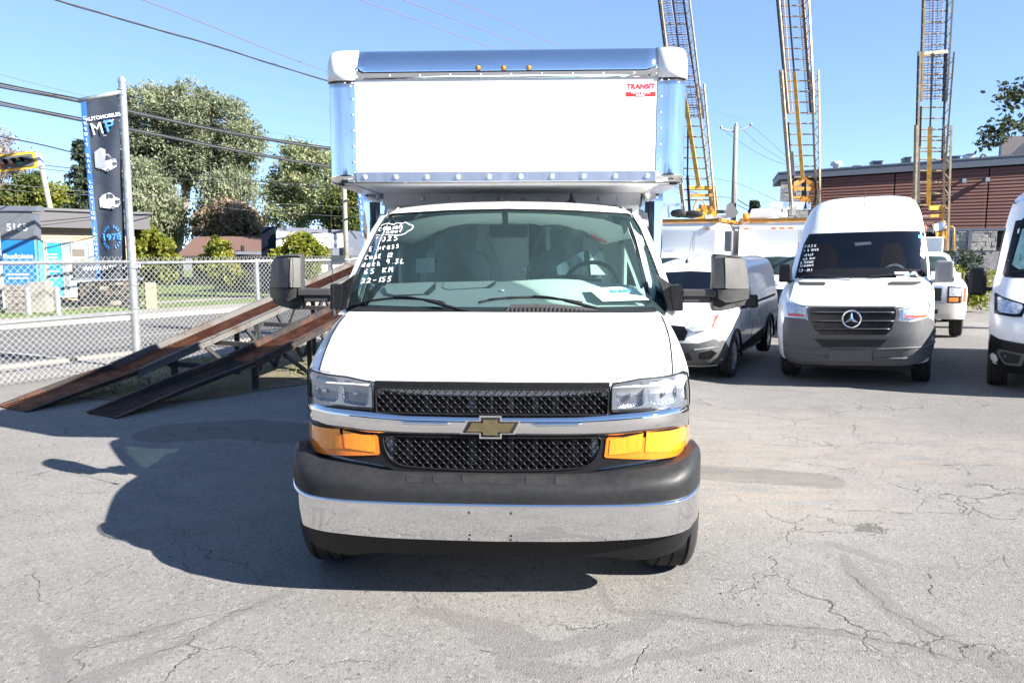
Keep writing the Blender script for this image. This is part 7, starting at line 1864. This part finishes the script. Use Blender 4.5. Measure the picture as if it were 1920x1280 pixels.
# spruces
def spruce(label, px, ptop, pbot, halfw, Yt, seed):
    k_ = Yt / F; top = at(px, ptop, Yt); bot = at(px, pbot, Yt); base = Vector((top.x, Yt, 0)); r_ = random.Random(seed)
    t = thing('spruce_tree', label, 'tree', loc=base); cen = []; rad = []
    H = top.z; z0 = max(.6, bot.z - 1)
    mb = MB(); mb.tube([(0, 0, 0), (0, 0, H)], [.16, .03], 8); mb.build('trunk', M['bark'], t)
    n = 16
    for i in range(n):
        z = z0 + (H - z0) * (i + .3) / n; w_ = halfw * k_ * (1 - i / n) ** .8 + .15
        for j in range(7):
            a = r_.uniform(0, 6.28); L_ = w_ * r_.uniform(.7, 1.15)
            for q in range(4): cen.append(Vector((math.cos(a) * L_ * (q + 1) / 4, math.sin(a) * L_ * (q + 1) / 4, z - .25 * L_ * (q / 4) + .1 * r_.random()))); rad.append(.16 + .10 * (3 - q) / 3)
            mb = None
    leaves('crown', cen, rad, 16, .09, M['needle'], t, .8, seed=seed, flat=.5)
spruce('dark spruce showing left of the navy banner', 150, 262, 400, 36, 34, 21)
spruce('shorter dark spruce near the leaning utility pole', 70, 322, 400, 12, 42, 22)
# shrubs at the foot of walls
# ================================================================ BROWN BUILDING
Zb = 5.75
def onz(px, py, z):        # point on the ray at height z
    a, b, d = ray(px, py); t = (z - CH) / d; return Vector((a * t, b * t, z))
PA, PB = onz(1450, 326, Zb), Vector((29.0, 35.6, 6.52))
def zs(z, t): return z if z < 2.85 else 2.85 + (z - 2.85) * (1 + .0166 * t)      # the parapet climbs to the right
dB = (PB - PA); dB.z = 0; LB = dB.length; dB.normalize(); nB = Vector((-dB.y, dB.x, 0)); nB = nB if nB.y > 0 else -nB   # away
bld = thing('brown_clad_building', 'long flat-roofed building with reddish-brown boards over pale stone, behind the vans', 'building', loc=(PA.x, PA.y, 0))
PA0 = Vector((PA.x, PA.y, 0))
def tpx(px, off=0.):       # distance along the facade (offset towards camera) of a pixel column
    a, b, _ = ray(px, 400); k = a / b; O = PA0 - nB * off
    # O + dB t : x = k y
    return (k * O.y - O.x) / (dB.x - k * dB.y)
def blk(name, t0, t1, z0, z1, m, off=0., depth=.1, par=bld):
    O = -nB * off; V_ = [O + dB * t0, O + dB * t1, O + dB * t1 + nB * depth, O + dB * t0 + nB * depth]
    ts_ = (t0, t1, t1, t0); V_ = [v + Vector((0, 0, zs(z0, t_))) for v, t_ in zip(V_, ts_)] + [v + Vector((0, 0, zs(z1, t_))) for v, t_ in zip(V_, ts_)]
    return mesh(name, V_, [(3, 2, 1, 0), (4, 5, 6, 7), (0, 1, 5, 4), (1, 2, 6, 5), (2, 3, 7, 6), (3, 0, 4, 7)], M[m] if isinstance(m, str) else m, par)
M['brownclad'] = mat('reddish_brown_cladding', (.108, .038, .026), .55, noise=(2, .12, (.3, .3, 6))); M['brownclad2'] = mat('reddish_brown_cladding_b', (.118, .042, .029), .55, noise=(2, .12, (.3, .3, 6)))
M['edge'] = mat('dark_blue_grey_flashing', (.07, .085, .11), .5); M['palestone'] = mat('pale_stone_veneer', (.34, .32, .285), .85, noise=(6, .35), bump=(14, .9, .02)); M['palestone2'] = mat('greyer_stone_veneer', (.25, .245, .24), .85, noise=(6, .3), bump=(14, .9, .02))
t_s0, t_s1 = tpx(1461), tpx(1515)
zc0 = 2.85
blk('wall_core', t_s0 + .3, LB, -.6, Zb - .35, 'darkwall', -.15, 4)
blk('roof_slab', .25, LB + 1, Zb - .34, Zb - .02, 'edge', .22, 4.6); blk('roof_flashing', .22, LB + 1, Zb - .015, Zb + .05, 'edge', .25, 4.7)
nb = 18; bh_ = (Zb - .40 - zc0) / nb
seams = [tpx(1515), tpx(1674), tpx(1849), tpx(2000), LB]
for i in range(nb):
    for a_, b_ in zip(seams[:-1], seams[1:]):
        V0 = zc0 + i * bh_
        O = [-nB * .03, -nB * .062]
        q = [O[1] + dB * (a_ + .03) + Vector((0, 0, zs(V0 + .006, a_))), O[1] + dB * (b_ - .03) + Vector((0, 0, zs(V0 + .006, b_))), O[0] + dB * (b_ - .03) + Vector((0, 0, zs(V0 + bh_ - .004, b_))), O[0] + dB * (a_ + .03) + Vector((0, 0, zs(V0 + bh_ - .004, a_)))]
        q += [v + nB * .06 for v in q]
        mesh('cladding_board', q, [(0, 1, 2, 3), (7, 6, 5, 4), (0, 4, 5, 1), (1, 5, 6, 2), (2, 6, 7, 3), (3, 7, 4, 0)], M['brownclad' if (i * 7 + int(a_)) % 3 else 'brownclad2'], bld)
blk('band', seams[0], LB, zc0 - .12, zc0 - .0, 'pyllight', .09, .1)
def veneer(t0, t1, z0, z1, w_, h_, seed, off=.06):
    r_ = random.Random(seed); z = z0
    while z < z1 - .03:
        hh = min(z1 - z, h_ * r_.choice((.7, 1, 1.3))); t = t0
        while t < t1 - .03:
            ww = min(t1 - t, w_ * r_.uniform(.5, 1.6)); blk('stone', t + .008, t + ww - .008, z + .006, z + hh - .006, r_.choice(('palestone', 'palestone', 'palestone2')), off + r_.uniform(0, .04), .12); t += ww
        z += hh
veneer(t_s0, t_s1, 1.6, Zb - .42, .42, .19, 5, .12)
veneer(tpx(1770), tpx(1872), 1.75, zc0 - .14, .42, .17, 6)
blk('stone_base', t_s1, LB, -.6, 1.72, 'palestone2', .05, .1)
for px in (1787, 1817): blk('pier', tpx(px), tpx(px + 7), 1.0, zc0 - .12, 'pyllight', .16, .15)
for px in (1797, 1840):
    t = tpx(px); c = Vector((0, 0, 0)) + dB * t - nB * .30 + Vector((0, 0, zs(4.85, t))); mb = MB(); mb.box(c, (.20, .30, .20)); mb.build('wall_light', M['pyllight'], bld); mb = MB(); mb.box(c + nB * .17, (.08, .12, .08)); mb.build('light_bracket', M['edge'], bld)
def roofbox(px0, px1, py0, m, name, back=1.5, label='', cat='roof unit'):
    t0, t1 = tpx(px0), tpx(px1); ZT = zs(Zb, (t0 + t1) / 2); a, b, d = ray((px0 + px1) / 2, py0); O = PA0 + nB * back; Yp = (O + dB * (t0 + t1) / 2).y; zt = CH + d / b * Yp
    c = PA0 + dB * (t0 + t1) / 2 + nB * (back + .4); t = thing(name, label, cat, loc=(c.x, c.y, ZT + .05), rot=(0, 0, math.atan2(dB.y, dB.x)))
    mb = MB(); mb.box((0, 0, (zt - ZT - .05) / 2), ((t1 - t0) * .9, .9, max(.15, zt - ZT - .05))); mb.build('casing', M[m], t, bevel=.02); mb = MB(); mb.box((0, 0, max(.15, zt - ZT - .05) + .02), ((t1 - t0), 1.0, .05)); mb.build('lid', M['pyllight'], t)
    for k in range(3): mb = MB(); mb.box((0, -.46, .06 + k * .1), ((t1 - t0) * .8, .02, .03)); mb.build('louvre', M['edge'], t)
roofbox(1640, 1661, 303, 'pyllight', 'rooftop_vent', label='louvred grey rooftop unit between the second and third ladders')
roofbox(1702, 1716, 296, 'vanbumper', 'rooftop_vent', label='dark grey rooftop box just left of the third ladder')
roofbox(1797, 1822, 294, 'pyllight', 'rooftop_vent', 2.5, label='low pale rooftop hatch right of the third ladder')
roofbox(1840, 1855, 290, 'signwhite', 'rooftop_vent', 3, label='small white rooftop hatch left of the grey rooftop housing')
roofbox(1612, 1628, 312, 'pyllight', 'rooftop_vent', 3, label='very low pale rooftop hatch over the brown boards right of the second ladder')
# white steam-like exhaust cowl
c = PA0 + dB * tpx(1571) + nB * 1.5; t = thing('exhaust_cowl', 'white curved exhaust cowl on the roof right of the second ladder', 'roof unit', loc=(c.x, c.y, zs(Zb, tpx(1571)) + .04)); mb = MB(); mb.lathe([(.16, 0), (.16, .25), (.30, .30), (.26, .48), (.001, .56)], (0, 0, 0), 'z', 14); mb.build('cowl', M['signwhite'], t, True)
# roof housing at the right edge
t0, t1 = tpx(1884), tpx(1985); org = PA0 + dB * t0 + nB * 1.2
hs = thing('rooftop_housing', 'grey rooftop housing with triangular opening at the right edge of the roof', 'roof unit', loc=(org.x, org.y, zs(Zb, t0) + .05), rot=(0, 0, math.atan2(dB.y, dB.x)))
Lh = t1 - t0; Hh = CH + ray(1884, 258)[2] / ray(1884, 258)[1] * org.y - zs(Zb, t0)
def pl(name, pts, m, y=0, th=.12): mb = MB(); mb.prism([p for p in pts], lambda u, v: (u, y, v), (0, th, 0)); mb.build(name, M[m], hs)
M['housing'] = mat('taupe_housing', (.20, .17, .16), .6)
pl('panel', [(0, 0), (.25, 0), (1.02, Hh * .75), (1.02, Hh), (.15, Hh), (0, Hh * .9)], 'housing'); pl('panel', [(.35, Hh - .10), (Lh, Hh - .10), (Lh, Hh), (.35, Hh)], 'housing', .13); pl('panel', [(1.10, 0), (Lh, 0), (Lh, Hh * .98), (1.10, Hh * .92)], 'housing', .02); pl('back_panel', [(.9, 0), (Lh, 0), (Lh, Hh * .9), (.9, Hh * .9)], 'eave', 1.5)
mb = MB(); mb.box((-.03, .06, Hh / 2 - .05), (.05, .2, Hh * .9)); mb.build('edge_post', M['edge'], hs)
# low hedge and fence slats seen between the right-hand vans
g = Vector((13.2, 23.0, -.1)); hd = thing('hedge', 'leafy green bush between the pick-up and the right-hand van', 'bush', loc=g)
r_ = random.Random(4); cen = [Vector((r_.uniform(-.9, 1.4), r_.uniform(-.4, .4), r_.uniform(.2, 1.25))) for _ in range(70)]
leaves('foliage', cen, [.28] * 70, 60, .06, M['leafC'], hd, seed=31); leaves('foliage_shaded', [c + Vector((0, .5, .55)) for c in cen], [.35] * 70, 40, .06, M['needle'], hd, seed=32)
mb = MB()
for k in range(5): mb.tube([(k * .3 - .5, .1, 0), (k * .34 - .6, .1, 1.2)], .02, 6)
mb.build('stems', M['bark'], hd)['kind'] = 'stuff'
# ================================================================ UTILITY POLES
M['polewood'] = mat('weathered_grey_wood_pole', (.22, .22, .18), .85, noise=(8, .15, (1, 1, .1)))
M['insul'] = mat('grey_insulator', (.35, .34, .33), .5)
def upole(label, px, ptop, Yt, r=.14, lean=0, arms=None):
    a = at(px, ptop, Yt); t = thing('utility_pole', label, 'pole', loc=(a.x + lean * .6, Yt, 0 if px < 1000 else -.4), group='utility poles')
    H = a.z + (.4 if px > 1000 else 0); mb = MB(); mb.tube([(0, 0, 0), (-lean * .6, 0, H)], [r * 1.15, r * .85], 14); mb.build('shaft', M['polewood'], t, True)
    if arms:
        for dx, dz in arms:
            mb = MB(); mb.tube([(-lean * .6, 0, H - .35), (-lean * .6 + dx, 0, H - .35 + dz)], .035, 8); mb.build('arm', M['insul'], t)
            mb = MB(); mb.lathe([(.03, 0), (.075, .03), (.075, .12), (.04, .17), (.001, .18)], (-lean * .6 + dx, 0, H - .35 + dz), 'z', 10); mb.build('insulator', M['insul'], t, True)
        mb = MB(); mb.lathe([(.03, 0), (.08, .03), (.08, .12), (.001, .18)], (-lean * .6, 0, H), 'z', 10); mb.build('insulator', M['insul'], t, True)
    return t
upole('grey wooden utility pole with two raked arms between the first and second ladders', 1380, 236, 44, .15, .1, [(-.85, .18), (.85, .35)])
upole('pale wooden utility pole in front of the olive tree, left of the cargo box', 644, 300, 31, .10)
upole('leaning pale utility pole above the clinic roof near the traffic light', 78, 312, 30, .11, 1.1)
# ================================================================ WIRES
M['cable'] = mat('black_cable', (.012, .013, .015), .5); M['cable2'] = mat('grey_messenger_wire', (.07, .07, .078), .6); M['cable3'] = mat('thin_pinkish_wire', (.15, .10, .11), .6)
def wire(label, pts, Y0, Y1, r, m='cable', strands=1, n=5, name='overhead_cable', grp='overhead cables'):
    """through photo px points, depth from Y0 to Y1"""
    L_ = len(pts); x0, x1 = pts[0][0], pts[-1][0]
    P3 = []
    for x, y in pts:
        u = (x - x0) / (x1 - x0) if x1 != x0 else 0; Yv = 1 / ((1 - u) / Y0 + u / Y1); P3.append(at(x, y, Yv))
    Q = catmull(P3, n); o = P3[0]; t = thing(name, label, 'cable', loc=o, group=grp)
    for k in range(strands):
        mb = MB()
        if strands > 1: q = [p - o + Vector((0, 0, (k - (strands - 1) / 2) * r * 1.9 + .25 * r * math.sin(i * .9 + k * 2))) for i, p in enumerate(Q)]
        else: q = [p - o for p in Q]
        mb.tube(q, r, 5); mb.build('strand', M[m if (k % 2 == 0 or m != 'cable') else 'cable2'], t, True)
    return t
wire('upper thick bundled cable crossing behind the banner to the cargo box', [(-60, 146), (0, 160), (150, 189), (310, 224), (460, 254), (615, 278), (800, 300)], 15, 32, .019, strands=3)
wire('lower thick bundled cable crossing behind the banner to the cargo box', [(-60, 183), (0, 194), (150, 224), (330, 260), (480, 289), (615, 312), (800, 338)], 15, 32, .017, strands=3)
wire('thin grey wire rising just above the thick bundled cables', [(0, 140), (150, 178), (300, 212), (500, 247), (615, 264)], 15, 32, .004, 'cable2')
wire('single dark cable starting above the traffic light', [(-40, 248), (0, 256), (80, 272), (150, 289), (260, 312), (400, 331), (615, 352)], 17, 34, .016)
wire('upper thin dark wire running right from the traffic light', [(68, 308), (150, 317), (300, 330), (450, 345), (650, 352)], 18, 34, .010)
wire('lower thin dark wire running right from the traffic light', [(60, 314), (150, 324), (300, 336), (450, 340), (650, 347)], 18, 34, .008)
wire('grey wire just above the clinic roof', [(-20, 343), (80, 352), (160, 359), (300, 369), (480, 380), (700, 391)], 20, 36, .010, 'cable2')
wire('lowest grey wire sagging above the clinic roof', [(-20, 352), (80, 362), (170, 366), (300, 376), (500, 397), (700, 409)], 20, 36, .007, 'cable2')
wire('twisted black service cable descending from the top left to the cargo box', [(60, -18), (105, 0), (200, 28), (300, 57), (400, 85), (500, 117), (612, 151), (760, 195)], 12, 22, .010, strands=2, n=8)
wire('thin pinkish wire descending from the top to the left box corner', [(230, -14), (268, 0), (360, 35), (460, 76), (540, 108), (610, 133), (700, 165)], 12, 22, .008, 'cable3')
wire('thin pinkish wire above the cargo box, leftmost of three', [(620, -20), (675, 0), (800, 45), (925, 92), (1100, 155)], 16, 30, .008, 'cable3')
wire('thin pinkish wire above the cargo box, middle of three', [(700, -20), (755, 0), (880, 47), (1000, 92), (1150, 150)], 16, 30, .008, 'cable3')
wire('thin pinkish wire above the cargo box, rightmost of three', [(790, -20), (845, 0), (950, 43), (1060, 92), (1250, 170)], 16, 30, .007, 'cable3')
wire('faint wire reaching the left arm of the right-hand utility pole', [(1250, 180), (1320, 203), (1400, 226)], 40, 44, .008, 'cable2')
wire('faint wire falling right from the right pole arm toward the second ladder', [(1407, 234), (1440, 262), (1472, 291), (1520, 330)], 44, 42, .010, 'cable2')
wire('faint wire falling right from the right-hand pole top', [(1385, 236), (1425, 272), (1470, 301), (1520, 330)], 44, 42, .010, 'cable2')
wire('faint wire falling right from the left arm of the right-hand pole', [(1354, 242), (1400, 275), (1440, 297), (1475, 309)], 44, 42, .010, 'cable2')
wire('wire crossing behind the right-hand pole to the brown building', [(1240, 318), (1300, 331), (1377, 342), (1460, 378)], 40, 40, .010, 'cable2')
wire('dark cable behind the first ladder', [(1240, 340), (1285, 356), (1330, 367), (1380, 371)], 42, 44, .02)
wire('dark cable from the right-hand pole down to the right', [(1383, 374), (1400, 385), (1430, 399)], 44, 44, .025)
wire('lower dark cable from the right-hand pole down to the right', [(1383, 384), (1400, 393), (1420, 402)], 44, 44, .02)
wire('pink cable curving under the cargo box corner behind the first ladder', [(1255, 348), (1290, 361), (1335, 366)], 30, 31, .014, 'cable3')
wire('second pink cable curving under the cargo box corner', [(1245, 347), (1280, 364), (1330, 368)], 30.2, 31, .010, 'cable3')
# ================================================================ TRAFFIC LIGHT
c = at(32, 303, 17.5); tl = thing('traffic_light', 'horizontal traffic light with yellow backboard and hooded lenses at the left edge', 'traffic light', loc=c, rot=(0, R(-9), R(14)))
M['tlyellow'] = mat('traffic_yellow', (.75, .38, .02), .4, noise=(20, .2))
P_ = rnd([(-.40, -.19), (.40, -.19), (.40, .19), (-.40, .19)], .07); mb = MB(); mb.prism(P_, lambda u, v: (u, 0, v), (0, .03, 0)); mb.build('backboard', M['tlyellow'], tl)
P_ = rnd([(-.345, -.135), (.345, -.135), (.345, .135), (-.345, .135)], .03); mb = MB(); mb.prism(P_, lambda u, v: (u, -.03, v), (0, .03, 0)); mb.build('face', M['vanbumper'], tl); mb = MB(); mb.box((.42, .12, 0), (.10, .22, .30)); mb.build('side_housing', M['signwhite'], tl, bevel=.02); mb = MB(); mb.box((0, .12, 0), (.74, .18, .28)); mb.build('housing', M['signwhite'], tl)
for i, (x, col) in enumerate(((-.27, (.35, .03, .03)), (-.09, (.30, .08, .02)), (.09, (.02, .30, .22)), (.25, (.05, .05, .05)))):
    mb = MB(); mb.lathe([(.001, -.01), (.06, -.006), (.075, 0)], (x - .02, -.035, 0), 'y', 16); mb.build('lens', mat('lens_colour', col, .3), tl, True)
    V_ = []; Fz = []
    for j, a in enumerate(np.linspace(R(-20), R(200), 12)):
        V_ += [(x - .02 + .085 * math.cos(a), -.03, .085 * math.sin(a)), (x - .10 + .085 * math.cos(a), -.20, .085 * math.sin(a) - .02)]
    Fz = [(2 * j, 2 * j + 1, 2 * j + 3, 2 * j + 2) for j in range(11)]; mesh('hood', V_, Fz, M['black'], tl, True)
# ================================================================ OAK LIMBS reaching in at the right edge
ob = at(2130, 500, 17.0); oak = thing('oak_tree', 'dark oak whose two leafy boughs reach in from the right edge of the photo', 'tree', loc=(ob.x, ob.y, 0))
o0 = Vector((ob.x, ob.y, 0)); mb = MB(); mb.tube([(0, 0, 0), (0, 0, 2.5), (.1, .1, 5.5)], [.24, .2, .12], 12); mb.build('trunk', M['bark'], oak, True)
def bough(px, tw, seed):
    P3 = [at(x, y, Yv) - o0 for x, y, Yv in px]; q = catmull(P3, 5); mb = MB(); mb.tube(q, [.05 * (1 - .9 * i / (len(q) - 1)) + .004 for i in range(len(q))], 7); mb.build('bough', M['bark'], oak, True)
    r_ = random.Random(seed); r2 = np.random.default_rng(seed); V_, Fz = [], []
    cen = [at(x, y, 16.6) - o0 for x, y in tw]
    for c in cen:
        k = min(range(len(q)), key=lambda i: (q[i] - c).length); mb = MB(); mb.tube([q[k], q[k].lerp(c, .5) + Vector((0, 0, .02)), c], [.008, .006, .003], 5); mb.build('twig', M['bark'], oak)
        for _ in range(15):
            p = c + Vector(r2.normal(0, .085, 3)); d = Vector(r2.normal(0, 1, 3)); d.z -= .3; d.normalize(); s_ = d.cross(Vector(r2.normal(0, 1, 3))).normalized(); L_ = r_.uniform(.11, .17); b = len(V_)
            pts = [(0, 0), (.25, .10), (.35, .30), (.48, .12), (.62, .32), (.74, .12), (1, 0)]
            V_ += [p + d * (u * L_) + s_ * (w_ * L_) for u, w_ in pts] + [p + d * (u * L_) - s_ * (w_ * L_) for u, w_ in reversed(pts[1:-1])]
            Fz.append(tuple(range(b, b + 12)))
    o = mesh('leaves', V_, Fz, M['oak'], oak); o['kind'] = 'stuff'
bough([(2110, 120, 17), (2000, 165, 16.8), (1925, 178, 16.6), (1890, 178, 16.6)], [(1876, 165), (1884, 175), (1893, 168), (1902, 172), (1912, 165), (1918, 175), (1883, 192), (1893, 188), (1904, 190), (1917, 185), (1900, 180), (1930, 170), (1935, 185), (1950, 165), (1950, 190), (1908, 160), (1890, 195), (1975, 160)], 3)
bough([(2110, 200, 17), (2000, 225, 16.8), (1925, 235, 16.6), (1855, 258, 16.6)], [(1842, 264), (1850, 256), (1856, 247), (1860, 262), (1866, 240), (1870, 252), (1878, 245), (1884, 235), (1886, 252), (1893, 240), (1900, 232), (1905, 240), (1915, 232), (1920, 245), (1872, 262), (1895, 225), (1880, 228), (1930, 235), (1940, 228), (1950, 245), (1848, 270), (1925, 222), (1858, 236), (1970, 230)], 4)
# small distant conifers behind the utility poles
spruce('small dark conifer top between the utility pole and the white locker', 1415, 378, 402, 7, 46, 41)

# ================================================================ ADDED BLOCK BEHIND THE CAMERA (made up to darken chrome reflections)
ws = thing('reflection_block', 'added workshop-like dark block behind the camera, made up for the chrome to mirror', 'building', loc=(-2, -15, 0))
def wb(name, c, d, m): mb = MB(); mb.box(c, d); return mb.build(name, M[m] if isinstance(m, str) else m, ws)
M['slate'] = mat('reflection_block_dark', (.035, .04, .05), .6, noise=(2, .2)); M['roller'] = mat('reflection_block_grey', (.20, .22, .25), .5, noise=(3, .1))
wb('wall', (0, -4, 2.1), (34, 8, 4.2), 'slate'); wb('roof_edge', (0, -4, 4.3), (34.6, 8.6, .2), 'roller')
for x in (-13, -8, -1, 5, 12): wb('reflection_block_door', (x, .03, 1.6), (3.4, .08, 3.2), 'roller' if x != -1 else 'darkint')
for x in (-4.6, 2, 8.6): wb('window', (x, .03, 2.2), (1.4, .08, 1.2), 'darkglass')
